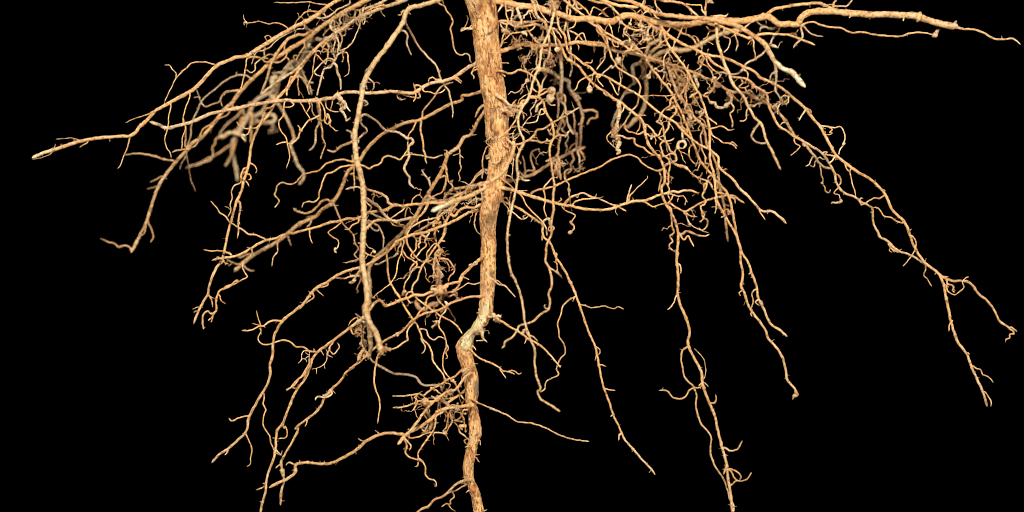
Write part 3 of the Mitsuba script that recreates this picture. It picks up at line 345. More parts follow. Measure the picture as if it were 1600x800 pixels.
M6 M 0.74 0.60 o -2043,29,59 -2038,17,55 -2026,-42,22 -2046,-107,-20 -2076,-157,-53 -2084,-173,-80 -2068,-188,-117 -2045,-196,-164 -2081,-193,-182 -2147,-181,-219 -2222,-180,-244 -2226,-181,-252
M7 M 0.75 0.55 o -1796,30,163 -1830,3,106 -1832,-23,31 -1859,-28,-6 -1874,-24,-81
M8 M 0.75 0.55 o -1584,9,211 -1582,6,205 -1580,-16,162 -1554,-43,97
M9 M 0.60 0.50 o -1342,47,276 -1341,47,271 -1379,47,229 -1438,28,182 -1393,-3,144 -1354,-31,115 -1357,-51,69 -1375,-57,50
M9b M 0.99 0.75 p -1370,-55,54 -1374,-66,59 -1376,-98,40 -1359,-135,24
M10 M 0.80 0.65 o -1202,65,300 -1205,47,266 -1254,12,238 -1271,-8,209 -1307,-31,209
M11 M 0.50 0.35 p -2051,29,54 -2055,37,60 -2082,70,69
M12 M 0.45 0.35 p -1888,31,130 -1892,48,139 -1894,71,152
M13 M 1.04 0.80 b -1159,-135,-6 -1199,-102,-29 -1258,-55,-44 -1303,-19,-55
N D 0.75 0.55 o -2078,72,672 -2121,75,634 -2131,78,578 -2181,64,549 -2197,45,511 -2188,15,454 -2200,-1,406 -2198,-3,350 -2221,1,301
N2 D 1.00 0.70 o -2155,55,431 -2141,50,426 -2128,20,350 -2141,15,266 -2139,23,210 -2148,20,135
N2b D 0.50 0.40 p -2129,22,356 -2132,14,355 -2097,-38,354
N2c D 0.40 0.30 p -2141,15,267 -2135,4,266 -2119,-45,246
N2d D 0.40 0.30 p -2198,-2,359 -2214,-32,377 -2238,-64,384
G20 G 0.90 0.60 o -460,20,1397 -457,17,1392 -428,-3,1372 -395,-27,1346
G20b G 0.95 0.70 o -445,25,1406 -443,23,1402 -419,7,1382 -390,-10,1362
G21 G 0.70 0.55 o -548,13,1364 -551,16,1373 -598,34,1384 -627,43,1399 -650,50,1386 -655,57,1363
G22 G 0.85 0.60 o -746,44,1291 -749,41,1295 -762,28,1318 -771,10,1354
G23 G 0.75 0.60 o -765,22,1331 -762,22,1332 -720,29,1332 -701,29,1313 -696,22,1294 -653,5,1283 -587,-14,1268 -540,-21,1286 -521,-24,1304
G24 G 0.75 0.55 o -763,41,1279 -767,37,1286 -753,25,1261 -754,16,1242 -772,-2,1203
G25 G 0.80 0.60 o -739,45,1295 -730,45,1282 -721,44,1253 -903,87,1257 -894,88,1238 -866,86,1228 -832,80,1235
T1 T 0.80 0.60 o -239,-18,1455 -282,-35,1453 -315,-51,1424 -296,-65,1394 -300,-74,1375
T1b T 0.65 0.50 o -243,-18,1473 -287,-47,1471 -314,-82,1430
T2 T 0.60 0.60 p -274,-19,1801 -315,-33,1799 -333,-43,1775 -371,-55,1764 -394,-63,1747
T2b T 1.00 1.20 p -306,-19,1773 -371,-48,1770 -389,-55,1761 -399,-59,1748
T2c T 0.50 0.40 o -306,-19,1773 -371,-36,1771 -352,-53,1816 -342,-66,1852 -356,-73,1874
K - 1.53 1.43 o -191,50,1169 -229,81,1115 -262,95,1069 -306,129,986 -325,144,959 -382,162,931 -420,159,865 -505,166,799 -530,198,734 -564,230,659 -623,262,565 -668,311,492 -707,344,432 -731,350,386 -776,347,309 -823,362,256 -870,385,195 -925,397,141 -972,406,100 -1011,428,62 -1068,474,15 -1117,511,-39 -1149,523,-85 -1157,532,-155 -1147,550,-225 -1152,568,-280 -1160,575,-388 -1160,574,-438
K1 K 1.21 0.90 o -196,54,1163 -220,67,1180 -258,83,1153 -277,91,1116 -291,97,1088
K2 K 0.76 0.45 o -305,128,988 -301,131,986 -311,158,1035
K2b K 0.71 0.45 o -310,134,977 -333,103,999
K3 K 0.60 0.45 p -323,143,961 -320,140,958 -277,114,955
K4 K 0.71 0.45 o -424,160,861 -420,157,855 -410,130,788 -409,119,730 -400,117,693 -419,116,655 -409,110,607 -418,104,588
K4b K 0.40 0.30 p -414,137,807 -447,126,797 -466,120,792
K4c K 0.40 0.30 p -410,133,797 -381,114,768
K5 K 0.76 0.51 o -506,168,796 -515,170,799 -515,179,828 -539,186,838
K5b K 0.66 0.51 o -511,173,785 -525,181,790 -530,195,819
K6 K 0.76 0.56 o -537,205,718 -530,203,715 -516,196,648 -501,193,591 -468,181,544 -496,166,515
K6b K 0.66 0.51 o -492,190,582 -467,140,599
K7 K 0.66 0.51 o -587,242,623 -584,242,622 -526,235,631 -526,223,574 -535,201,516
K8 K 0.92 0.71 p -634,275,547 -642,278,552 -662,295,605 -701,315,653 -721,330,690
K8b K 0.46 0.36 p -696,311,644 -726,332,649
K8c K 0.46 0.36 p -667,299,614 -649,319,630
T3 T 0.70 0.65 o -151,-16,855 -190,-22,855 -218,-28,799 -232,-34,733 -228,-27,668 -279,-14,612 -321,-23,565 -367,-58,498
T3b T 0.60 0.50 o -251,-14,551 -331,-30,551 -368,-34,574 -405,-40,581
T4 T 1.00 0.80 g -188,14,669 -238,58,671 -235,120,608
CH - 1.56 1.91 c 5,-80,882 15,-92,864 8,-121,815 -3,-163,765 -32,-220,715 -56,-272,659 -90,-300,624 -143,-324,582 -210,-368,534 -208,-373,526 -258,-420,490 -352,-481,443 -423,-532,421 -493,-618,383 -562,-693,353 -602,-722,333
M21 M 1.16 0.80 o -936,40,392 -943,44,401 -970,59,420 -979,79,451 -1020,85,485 -1080,78,507 -1156,79,526 -1224,90,542 -1307,89,523
M22 M 0.70 0.55 o -838,39,394 -837,40,386 -852,45,364 -883,51,341 -937,83,304 -961,97,289
M23 M 0.70 0.55 o -824,41,397 -822,47,386 -831,66,356 -841,107,297
M24 M 0.65 0.55 o -783,48,404 -785,50,413 -778,56,443 -755,58,469 -725,65,477 -700,76,447
M24b M 0.40 0.30 p -722,65,477 -720,105,507
M25 M 0.70 0.55 p -948,47,405 -950,49,401 -963,71,372 -979,92,346
M26 M 0.35 0.25 b -962,39,375 -965,36,378 -994,20,370 -1012,10,363
M27 M 1.11 1.01 o -667,88,414 -666,88,410 -681,87,364 -704,95,334 -736,121,305 -783,163,256 -822,185,215 -845,192,162 -860,196,109
M28 M 1.16 1.01 b -575,83,418 -576,88,410 -557,105,380 -585,127,320 -608,147,275 -646,160,253 -707,167,215 -783,172,177
M29 M 0.76 0.60 o -1086,78,509 -1088,85,504 -1083,117,478 -1096,147,457 -1095,184,427
M30 M 0.76 0.56 o -1161,147,449 -1140,176,412 -1115,199,390 -1120,214,367 -1144,235,345
R - 1.30 1.00 o -212,0,378 -258,2,361 -340,-13,338 -400,-11,302 -504,-27,250 -587,-26,218 -685,10,183 -776,12,168 -850,-2,137 -910,-3,104 -917,-2,94 -962,-6,45 -1013,-25,7 -1072,-46,-37 -1147,-35,-75 -1216,-15,-96 -1299,-12,-120 -1374,-12,-156 -1441,2,-203 -1524,-7,-247 -1583,-42,-312 -1620,-49,-368 -1696,-37,-429 -1789,-43,-508 -1828,-30,-565 -1859,-7,-631 -1868,-4,-706 -1867,-16,-749 -1869,-28,-786 -1887,-40,-845 -1883,-40,-898 -1894,-43,-965 -1918,-57,-1024 -1954,-68,-1083 -1994,-50,-1151 -2042,-22,-1236 -2057,-22,-1273 -2063,-31,-1340 -2065,-32,-1350 -2082,-34,-1380 -2140,-30,-1437 -2216,-50,-1505 -2281,-77,-1546 -2336,-72,-1610
U - 1.10 0.85 o -213,50,680 -251,55,657 -296,50,604 -326,51,552 -371,51,499 -405,40,469 -412,24,431 -438,5,400 -467,-11,366 -486,-16,325 -508,-11,280 -524,-4,220 -531,-7,167 -561,-13,115 -550,-14,127 -587,-7,82 -625,6,38 -663,4,-23 -699,-21,-75 -721,-44,-127 -735,-54,-179 -772,-56,-232 -780,-60,-276
U1 U 1.10 1.10 o -484,-16,329 -475,-15,325 -452,-12,310 -415,-19,351 -369,-40,377 -301,-62,376 -271,-65,387 -242,-63,410
U2 U 0.80 0.80 o -780,-60,-276 -749,-81,-321 -674,-89,-380 -593,-60,-441 -563,-58,-462 -458,-73,-518 -413,-72,-562 -387,-71,-607
U3 U 0.75 0.60 o -780,-60,-276 -817,-68,-291 -824,-73,-321 -801,-79,-351 -787,-83,-373
U4 U 0.70 0.55 o -583,-8,88 -595,-11,97 -631,-27,67 -665,-41,15 -661,-46,-11 -645,-52,-34
U5 U 0.95 0.75 o -580,-8,90 -561,-10,45 -565,-5,7 -595,3,0 -610,11,-45 -614,17,-98 -603,26,-143 -589,34,-165
U6 U 1.10 1.00 o -563,-10,49 -572,-7,45 -595,5,15 -588,21,-38 -574,32,-75 -574,39,-105 -559,55,-151
U7 U 1.51 1.20 p -574,38,-98 -578,40,-98 -560,64,-136 -557,83,-166 -568,95,-181
U8 U 1.31 1.31 b -575,31,-73 -581,36,-75 -575,77,-166 -565,103,-219 -585,126,-257
U9 U 0.80 0.65 b -570,-3,6 -565,10,-15 -521,41,-38 -492,64,-83 -496,82,-124
U10 U 0.80 0.60 b -558,15,-19 -506,20,-26 -468,26,-68 -450,42,-105 -458,55,-132 -492,78,-166 -500,93,-204
U11 U 0.75 0.50 b -589,34,-165 -581,39,-162 -643,77,-160 -667,102,-196
U12 U 0.80 0.65 b -581,36,-75 -612,55,-75 -659,89,-53 -682,104,-42
U13 U 0.95 0.75 o -434,8,405 -445,11,415 -484,37,371 -536,44,341 -581,32,303 -641,13,288 -700,6,273 -746,13,250 -791,21,220 -814,22,187 -821,20,108
U14 U 0.70 0.55 o -586,31,302 -581,33,281 -552,47,326 -529,60,281 -507,65,281
U15 U 1.21 1.01 o -567,51,266 -560,58,251 -598,79,214 -603,105,138 -592,115,101
U16 U 1.00 0.75 o -513,-9,263 -520,-6,265 -521,22,190 -551,24,130 -581,27,100
U17 U 0.81 0.60 o -602,102,146 -599,103,146 -645,115,135 -675,126,139 -653,145,184
U18 U 0.70 0.50 p -462,-8,372 -467,-6,377 -445,1,370 -460,10,340 -430,17,370
U19 U 0.65 0.50 p -553,-12,128 -557,-10,130 -520,7,115
U20 U 0.70 0.55 o -557,-14,120 -523,-34,112
U21 U 0.60 0.50 o -646,12,286 -648,14,295 -656,19,265 -641,22,258 -611,29,258
U22 U 0.75 0.60 o -611,29,258 -611,35,228 -623,40,258 -582,48,281 -567,51,266
U23 U 0.75 0.50 o -707,-29,-94 -718,-23,-90 -775,8,-105 -791,27,-135
R1 R 1.00 0.80 o -968,-8,40 -977,-5,52 -974,-1,-37 -970,1,-113 -958,-9,-187 -923,-33,-254 -878,-36,-322 -842,-13,-390 -805,1,-450 -783,0,-483 -738,0,-550 -715,10,-603 -701,17,-648 -655,12,-693 -624,-16,-759 -616,-32,-818 -572,-27,-879 -534,-18,-931 -523,-18,-984
R1b R 0.70 0.55 o -704,16,-639 -708,15,-641 -700,9,-670 -678,1,-708 -685,-8,-745 -707,-17,-763
R1c R 0.75 0.60 o -727,5,-576 -723,6,-574 -670,4,-580 -655,0,-625 -610,8,-655 -573,18,-633 -536,24,-641 -517,26,-664
R2 R 0.70 0.50 o -855,-2,135 -846,-1,120 -854,3,75 -864,-16,22 -891,-63,-60 -898,-78,-127 -936,-75,-202 -995,-84,-254 -1054,-97,-298 -1083,-97,-328
R3 R 1.00 0.80 o -832,1,145 -828,8,135 -814,35,83 -777,49,23 -733,72,-30 -681,87,-47 -644,91,-38 -606,90,-30
R4 R 0.75 0.60 o -857,-8,45 -820,-3,-7 -760,5,-45 -742,9,-64 -775,10,-105 -798,5,-150 -813,2,-180 -835,6,-210 -844,21,-255 -840,32,-278
R4b R 1.20 1.71 p -840,30,-274 -849,55,-294 -858,79,-311
R4c R 0.75 0.60 o -753,6,-53 -745,10,-45 -791,29,-90 -804,53,-150
R5 R 0.75 0.55 o -783,11,168 -747,35,108 -750,36,98 -754,34,53 -784,28,15 -791,26,0 -761,25,-23
R6 R 0.80 0.70 o -652,-2,195 -647,-7,182 -669,-25,145 -676,-30,100 -672,-30,97 -714,-26,37 -751,-31,-11
R7 R 1.00 0.70 o -669,-25,145 -684,-29,152 -698,-35,163 -720,-48,130 -716,-54,100 -724,-55,97 -723,-61,56
R8 R 0.80 0.65 o -895,-2,112 -891,3,105 -916,33,75 -914,64,38
R9 R 0.80 0.65 o -878,-2,122 -869,8,105 -890,40,60 -895,65,23
R10 R 0.75 0.60 o -1144,-35,22 -1111,-18,7 -1075,-1,-4 -1031,9,8
R11 R 0.65 0.50 o -1200,-35,101 -1143,-47,97 -1116,-50,67 -1079,-57,49 -1067,-63,26
R11b R 1.10 1.20 p -1080,-35,37 -1062,-75,26
R12 R 1.01 0.81 g -895,65,23 -914,77,8 -977,111,-23 -1048,157,-61 -1087,185,-68
R13 R 0.90 0.65 b -1212,7,-148 -1198,13,-156 -1246,23,-156 -1313,44,-175 -1391,80,-171
R14 R 1.00 0.75 p -1190,-23,-88 -1186,-17,-100 -1211,6,-147 -1237,28,-189
R14b R 1.20 1.50 p -1232,25,-185 -1257,53,-208 -1282,72,-209
R15 R 0.75 0.60 o -1445,2,-205 -1437,0,-219 -1475,-4,-242 -1512,-9,-247 -1548,-19,-270
R16 R 0.65 0.45 o -1533,-12,-256 -1526,-9,-264 -1494,4,-294 -1472,14,-315
R17 R 0.70 0.55 o -1557,-27,-284 -1544,-44,-321 -1572,-61,-344 -1604,-72,-369
R18 R 0.40 0.30 p -1557,-27,-284 -1579,-41,-279 -1587,-48,-272
R18b R 0.40 0.30 p -1579,-39,-307 -1569,-47,-316 -1591,-60,-321
R19 R 0.55 0.45 p -1653,-44,-391 -1630,-63,-395
R20 R 0.85 0.60 o -1793,-41,-514 -1798,-43,-510 -1835,-49,-503 -1890,-57,-512 -1935,-74,-544 -1953,-81,-544 -1988,-97,-558 -2024,-109,-576 -2098,-107,-578
R21 R 0.65 0.45 o -1953,-81,-544 -1966,-123,-487 -1978,-162,-421
R22 R 0.35 0.25 p -1953,-81,-544 -1988,-97,-530 -2019,-109,-525
R22b R 0.35 0.25 p -1944,-77,-542 -1912,-107,-554
S - 1.24 0.99 o -212,-50,7 -249,-51,-26 -302,-47,-67 -347,-33,-112 -392,-29,-157 -407,-39,-198 -458,-61,-209 -503,-77,-220 -547,-83,-254 -592,-80,-269 -644,-78,-284 -696,-85,-306 -748,-90,-302 -816,-80,-328 -877,-59,-347 -937,-48,-374 -989,-58,-387 -1011,-68,-358 -1033,-76,-343 -1069,-83,-369 -1114,-84,-425 -1150,-90,-469 -1240,-122,-543 -1326,-102,-609 -1439,-85,-693 -1513,-91,-749 -1549,-86,-798 -1571,-90,-865 -1605,-127,-952 -1655,-141,-1018 -1694,-127,-1086 -1724,-122,-1161 -1754,-125,-1235 -1769,-118,-1280 -1808,-101,-1334 -1817,-99,-1344 -1831,-98,-1405 -1832,-128,-1489 -1847,-147,-1574 -1881,-146,-1661 -1901,-159,-1746 -1906,-161,-1824 -1935,-131,-1914 -1950,-120,-1985 -1965,-137,-2070
S1 S 0.79 0.60 o -1515,-91,-751 -1518,-91,-749 -1567,-109,-739 -1622,-124,-705 -1668,-122,-705 -1733,-126,-659 -1788,-136,-654 -1853,-138,-677 -1920,-122,-687 -1963,-112,-664 -1967,-112,-627 -1948,-122,-589 -1946,-138,-547
S2 S 0.45 0.30 p -1572,-111,-737 -1618,-118,-738 -1626,-128,-794 -1602,-135,-798 -1587,-144,-821
S2b S 0.45 0.35 p -1626,-128,-794 -1638,-151,-816 -1654,-171,-829
S2c S 0.40 0.30 p -1572,-111,-734 -1571,-124,-775 -1573,-146,-830
S2d S 0.40 0.30 p -1571,-126,-780 -1574,-131,-779 -1599,-167,-792
S2e S 0.40 0.30 p -1571,-121,-766 -1575,-126,-766 -1599,-161,-746
S3 S 0.70 0.55 o -1395,-92,-660 -1392,-94,-665 -1418,-116,-720 -1385,-114,-762 -1353,-115,-729 -1338,-120,-701 -1356,-130,-668
S3b S 0.59 0.45 p -1413,-114,-715 -1425,-139,-765 -1386,-158,-785
S3c S 0.45 0.30 p -1421,-131,-748 -1426,-132,-747 -1433,-151,-802 -1455,-164,-838 -1504,-184,-865 -1544,-202,-873
S3d S 0.45 0.30 p -1455,-164,-838 -1444,-184,-870
S3e S 0.40 0.30 p -1512,-187,-867 -1508,-194,-883 -1507,-206,-910
S3f S 0.45 0.35 p -1426,-132,-747 -1430,-136,-742 -1441,-152,-718
S4 S 0.55 0.40 p -1489,-89,-730 -1485,-91,-735 -1460,-107,-771
S5 S 0.85 0.70 o -1552,-86,-808 -1561,-84,-805 -1584,-81,-852 -1607,-89,-893 -1644,-86,-943 -1682,-77,-973 -1730,-71,-1030 -1758,-71,-1039
S6 S 0.69 0.55 o -1259,-118,-557 -1253,-120,-564 -1229,-136,-605 -1199,-143,-590 -1218,-146,-590 -1202,-149,-575 -1176,-153,-574 -1157,-158,-589 -1135,-163,-595 -1142,-166,-604
S7 S 0.60 0.45 o -1189,-104,-501 -1207,-92,-480 -1242,-77,-499 -1261,-69,-518 -1273,-60,-548
S8 S 1.05 0.70 b -403,-36,-187 -414,-22,-225 -437,-6,-259 -483,5,-281 -543,8,-293 -588,8,-308
S8b S 0.65 0.50 p -241,-70,-205 -294,-69,-220 -346,-58,-213 -384,-40,-239 -437,-16,-270 -475,-7,-289
S9 S 0.75 0.50 o -393,-30,-160 -380,-38,-165 -354,-56,-176 -331,-70,-183
S9b S 1.29 1.00 p -279,-49,-52 -308,-88,-71
S9c S 0.60 0.40 p -308,-88,-71 -316,-100,-63 -337,-128,-74
S10 S 1.85 1.85 b -558,-98,-268 -530,292,-305 -566,474,-340 -599,525,-380 -661,516,-395 -699,500,-429 -745,489,-425 -768,487,-386 -776,493,-356
S10b S 0.91 0.76 b -530,292,-305 -521,270,-305 -497,219,-323 -459,216,-304 -428,223,-335 -409,225,-335
S10c S 1.11 0.91 b -457,-2,-268 -455,86,-279 -434,138,-303 -441,140,-333
S10d S 2.55 1.79 b -555,-83,-254 -560,520,-302 -545,524,-341
S11 S 0.95 0.75 o -500,-76,-220 -499,-78,-224 -547,-101,-261 -599,-87,-298 -660,-64,-329 -675,-58,-389 -723,-65,-441 -742,-65,-473 -772,-59,-526 -810,-57,-570 -816,-69,-622 -812,-80,-652 -845,-95,-673 -889,-105,-707 -942,-98,-729
S11b S 1.49 1.19 o -942,-98,-729 -971,-106,-721 -993,-112,-717 -1015,-119,-732
S11c S 0.99 0.60 o -1015,-119,-732 -1038,-109,-770 -1058,-87,-845 -1068,-103,-919 -1067,-126,-992 -1025,-127,-1132 -1042,-138,-1298
S12 S 0.85 0.70 o -517,6,-288 -520,15,-270 -506,33,-233 -495,39,-218
S13 S 1.39 1.09 p -592,-80,-269 -614,-97,-257 -632,-110,-264
S14 S 0.65 0.55 b -621,-102,-261 -625,-93,-239 -599,-82,-228 -577,-74,-239
S15 S 0.50 0.35 p -899,-55,-359 -909,-84,-336
S15b S 0.50 0.35 p -937,-48,-374 -943,-78,-351
Y - 1.09 1.00 o -212,-50,-310 -257,-45,-316 -324,-30,-318 -399,-31,-341 -488,-67,-373 -525,-80,-399 -585,-78,-425 -675,-68,-446 -719,-71,-465 -786,-71,-510 -825,-56,-556 -893,-34,-609 -923,-35,-624 -974,-51,-649 -1033,-72,-689 -1092,-75,-734 -1144,-78,-786 -1195,-93,-830 -1255,-101,-874 -1242,-99,-868 -1288,-81,-903 -1335,-57,-972 -1402,-63,-1035 -1454,-70,-1098 -1491,-67,-1173 -1528,-77,-1217 -1592,-108,-1266 -1651,-115,-1310 -1681,-106,-1341 -1669,-102,-1335 -1706,-86,-1441 -1758,-86,-1528 -1795,-69,-1608 -1786,-68,-1678 -1770,-92,-1745 -1789,-117,-1820 -1794,-114,-1899 -1796,-111,-1938
Y1 Y 0.75 0.60 o -528,-66,-404 -518,-65,-417 -555,-67,-473 -566,-74,-510 -566,-81,-555 -532,-76,-600 -518,-58,-645 -511,-34,-699 -531,-18,-759 -542,-17,-827 -527,-14,-902 -475,0,-962 -445,0,-993
Y1b Y 0.65 0.45 o -511,-37,-691 -497,-22,-722 -516,-4,-760 -505,9,-794 -521,17,-806
Y2 Y 1.00 0.65 p -566,-74,-510 -593,-45,-507 -613,-22,-519
Y2b Y 1.20 0.90 p -584,-55,-508 -586,-48,-518 -609,-22,-545 -632,-5,-557
Y3 Y 0.81 0.66 b -518,-65,-417 -504,193,-416 -477,324,-469 -454,324,-508 -469,322,-542
Y4 Y 1.40 0.75 p -893,-35,-605 -892,-55,-627
Y5 Y 1.10 0.75 p -923,-35,-624 -915,-43,-616 -929,-56,-623
Y6 Y 1.20 1.00 p -500,-71,-382 -503,-67,-377 -518,-50,-359 -526,-42,-352
Y7 Y 1.20 0.85 o -517,-77,-396 -556,-36,-427 -549,-16,-450
Y8 Y 0.75 0.60 o -527,-79,-400 -533,-72,-388 -563,-46,-359 -587,-26,-322 -594,-16,-292
Y9 Y 1.14 2.18 o -1152,-80,-719 -1166,-95,-748 -1179,-108,-766 -1189,-127,-795 -1196,-137,-809
Y9b Y 0.60 0.60 o -1116,-77,-758 -1152,-79,-723 -1163,-83,-696 -1170,-83,-681
Y9c Y 1.19 0.99 p -1170,-83,-681 -1181,-83,-681 -1170,-83,-696
Y9d Y 0.65 0.60 o -1170,-83,-681 -1170,-79,-622 -1163,-83,-570 -1137,-84,-547
Y10 Y 0.60 0.45 o -1232,-98,-860 -1223,-98,-871
I22 I 1.16 0.96 g -1083,-555,-503 -1119,-427,-513 -1152,-182,-581 -1165,108,-690 -1145,247,-787 -1102,287,-842 -1020,318,-897 -943,309,-935 -850,291,-942 -766,292,-965 -720,283,-1018 -559,265,-1045 -552,276,-1079
I23 I 1.29 1.19 g -1120,-515,445 -1081,-128,412 -1036,-18,377 -999,-13,325 -969,-16,295 -908,-32,272 -833,-46,287 -773,-34,302
I24 I 0.99 0.89 g -1117,-543,327 -1114,-294,334 -1073,-34,321 -1013,-38,294 -953,-37,279
I25 I 0.99 0.79 g -1117,-549,257 -1109,-367,259 -1072,-161,255 -1028,-150,218 -1035,-148,199 -1072,-148,203 -1098,-149,233
I25b I 0.89 0.64 g -1047,-155,234 -1042,-154,240 -1028,-152,218 -998,-156,158 -993,-165,104 -998,-169,52
I26 I 1.07 0.97 o -1119,-553,213 -1100,-545,213 -1068,-529,242 -1041,-503,264 -1007,-470,272 -945,-413,273 -917,-391,273
I26b I 0.75 0.60 o -944,-23,285 -946,-19,280 -926,13,243 -868,63,232 -847,87,214
I26c I 0.75 0.60 o -885,-36,276 -880,-9,250 -851,22,243 -838,62,206
I27 I 0.87 0.68 g -1096,-560,-247 -1082,-545,-246 -1070,-502,-283 -1059,-462,-317
I28 I 0.97 0.68 b -1118,-542,-117 -1149,-516,-123 -1145,-472,-167 -1130,-432,-208
I29 I 0.58 0.48 o -1082,-545,-246 -1082,-537,-239 -1056,-503,-236
I30 I 0.63 0.53 g -1089,-577,-468 -1110,-562,-473 -1163,-521,-452 -1187,-499,-435
I31 I 0.98 0.78 g -1119,-427,-513 -1135,-408,-499 -1175,-369,-523 -1187,-349,-542
I32 I 1.94 1.74 l -1096,-602,-428 -1079,-537,-532 -1072,-500,-627 -1070,-483,-693 -1093,-443,-786
T10 T 1.47 1.32 b -193,14,562 -237,161,567 -324,328,557 -408,337,542 -477,326,527 -515,322,492 -546,325,439
T10b T 0.91 0.71 b -327,14,524 -461,307,534 -484,306,568 -469,308,606
T10c T 0.86 0.71 b -279,15,498 -376,249,505 -429,253,498 -460,259,475
T10d T 0.81 0.71 b -361,15,490 -513,264,498 -529,264,502 -540,264,483
T10e T 1.32 1.21 b -461,15,438 -673,246,444 -634,238,459 -604,238,444 -566,245,425
T11 T 0.70 0.55 o -231,-13,351 -265,-11,351 -287,-19,302 -290,-43,234 -272,-55,189 -245,-61,167
T12 T 0.50 0.35 p -231,-14,385 -268,-27,384 -279,-46,436 -286,-57,470
T12b T 0.50 0.45 p -233,-15,437 -283,-32,437 -324,-46,421 -346,-55,405 -361,-63,419
T12c T 0.75 0.60 p -239,-15,445 -294,-44,444 -305,-52,430 -290,-59,428
T13 T 0.94 0.75 g -205,-14,550 -253,-60,548 -237,-121,494 -232,-177,447
T14 T 0.99 0.40 p -196,-29,459 -227,-59,458 -200,-124,404 -180,-191,347
T15 T 0.80 0.65 g -169,-14,647 -204,-46,646 -219,-66,663 -230,-89,636 -230,-117,598
K9 K 0.81 0.71 o -558,239,627 -527,220,634 -526,193,572 -549,190,511 -632,172,465 -662,159,434
K10 K 1.12 1.22 o -668,311,492 -645,311,461
d1b D 0.75 0.55 o -2385,37,-302 -2381,38,-304 -2354,52,-351 -2347,65,-403
d1c D 0.45 0.35 p -2376,40,-309 -2334,69,-337
d1d D 0.65 0.50 o -2444,44,-409 -2458,51,-403 -2509,75,-419
d1e D 0.65 0.50 o -2456,42,-435 -2465,48,-431 -2499,73,-444
M6b M 0.99 0.74 o -2114,-187,-201 -2116,-187,-198 -2191,-176,-240 -2252,-206,-267 -2277,-227,-327 -2286,-223,-428 -2314,-221,-447 -2347,-222,-424 -2378,-227,-456 -2383,-229,-502 -2376,-213,-567
M6c M 0.74 0.54 o -2296,-222,-438 -2316,-209,-475 -2344,-207,-498
M6d M 0.69 0.54 o -2301,-219,-447 -2311,-211,-484 -2320,-213,-512
M6e M 0.59 0.44 o -2264,-216,-297 -2260,-215,-299 -2242,-211,-345 -2206,-207,-370
M6f M 0.39 0.30 p -2378,-217,-550 -2367,-208,-549 -2390,-208,-554
R30 R 0.75 0.55 o -2049,-22,-1253 -2053,-24,-1251 -2085,-40,-1249 -2127,-62,-1261 -2188,-81,-1278 -2200,-85,-1259
R31 R 0.70 0.55 o -1942,-64,-1062 -1938,-62,-1065 -1931,-46,-1099 -1938,-45,-1152 -1918,-56,-1196 -1933,-58,-1248 -1938,-46,-1316 -1927,-42,-1346 -1885,-41,-1410 -1881,-41,-1454 -1864,-35,-1489 -1853,-21,-1525 -1804,9,-1562
R31b R 0.45 0.35 p -1937,-45,-1154 -1944,-27,-1157 -1961,15,-1158
R31c R 0.55 0.40 p -1809,6,-1557 -1808,11,-1555 -1803,67,-1527
R32 R 0.75 0.55 o -2080,-34,-1380 -2058,-51,-1418 -2029,-79,-1476 -2021,-81,-1511 -2034,-75,-1573 -2034,-70,-1617 -2063,-72,-1640
R33 R 0.85 0.65 o -2216,-50,-1505 -2218,-64,-1530 -2233,-78,-1548
S30 S 0.74 0.59 o -1573,-144,-825 -1570,-144,-825 -1588,-144,-862 -1601,-162,-913 -1643,-187,-949 -1679,-198,-996 -1716,-196,-1021 -1743,-193,-1040
S30b S 0.69 0.54 o -1663,-138,-1032 -1705,-165,-1018 -1729,-183,-1027
S31 S 0.70 0.55 o -1769,-118,-1280 -1774,-109,-1311 -1768,-97,-1338 -1766,-92,-1327 -1746,-79,-1376 -1755,-74,-1407 -1804,-64,-1421 -1867,-46,-1417
S32 S 0.74 0.59 o -1901,-160,-1759 -1929,-143,-1791 -1961,-133,-1806 -1986,-124,-1813
S32b S 0.49 0.40 p -1901,-160,-1763 -1925,-200,-1753
S33 S 0.45 0.35 p -1820,-98,-1354 -1825,-107,-1352 -1833,-119,-1347
S34 S 0.74 0.54 p -1831,-131,-1502 -1807,-154,-1521 -1780,-180,-1543
Y30 Y 0.90 0.70 p -1410,-64,-1045 -1413,-65,-1042 -1401,-71,-1068 -1430,-82,-1093 -1459,-91,-1100 -1503,-103,-1092 -1521,-108,-1102 -1524,-114,-1122
Y30b Y 0.80 0.65 p -1417,-65,-1057 -1444,-94,-1081 -1472,-115,-1080
Y30c Y 0.45 0.30 p -1409,-67,-1051 -1405,-69,-1049 -1369,-98,-1068
Y30d Y 0.45 0.30 p -1432,-67,-1071 -1435,-72,-1068 -1440,-98,-1041
Y31 Y 0.69 0.55 o -1593,-108,-1268 -1592,-110,-1270 -1594,-125,-1302 -1605,-134,-1320
Y32 Y 0.75 0.60 o -1796,-69,-1617 -1819,-86,-1632 -1835,-101,-1648
Y33 Y 1.59 1.29 p -1790,-68,-1660 -1772,-73,-1730
AA - 1.49 1.44 o -301,-80,-1159 -360,-110,-1164 -434,-133,-1170 -486,-127,-1178 -576,-118,-1209 -613,-128,-1252 -671,-143,-1296 -738,-144,-1337 -812,-163,-1376 -835,-180,-1398 -881,-222,-1455
AA1 AA 1.29 1.19 o -829,-176,-1392 -836,-175,-1385 -871,-173,-1377 -941,-151,-1370 -1011,-138,-1380 -1071,-149,-1401 -1139,-173,-1437 -1134,-174,-1433 -1186,-174,-1485 -1299,-169,-1555 -1403,-162,-1603 -1493,-126,-1611 -1615,-121,-1603 -1675,-132,-1619 -1679,-132,-1671 -1736,-129,-1724 -1821,-147,-1761 -1880,-157,-1794
AA1b AA 0.79 0.60 p -1675,-132,-1619 -1739,-102,-1606 -1758,-87,-1628
AA1c AA 0.59 0.45 p -1134,-174,-1433 -1170,-147,-1427 -1194,-126,-1413
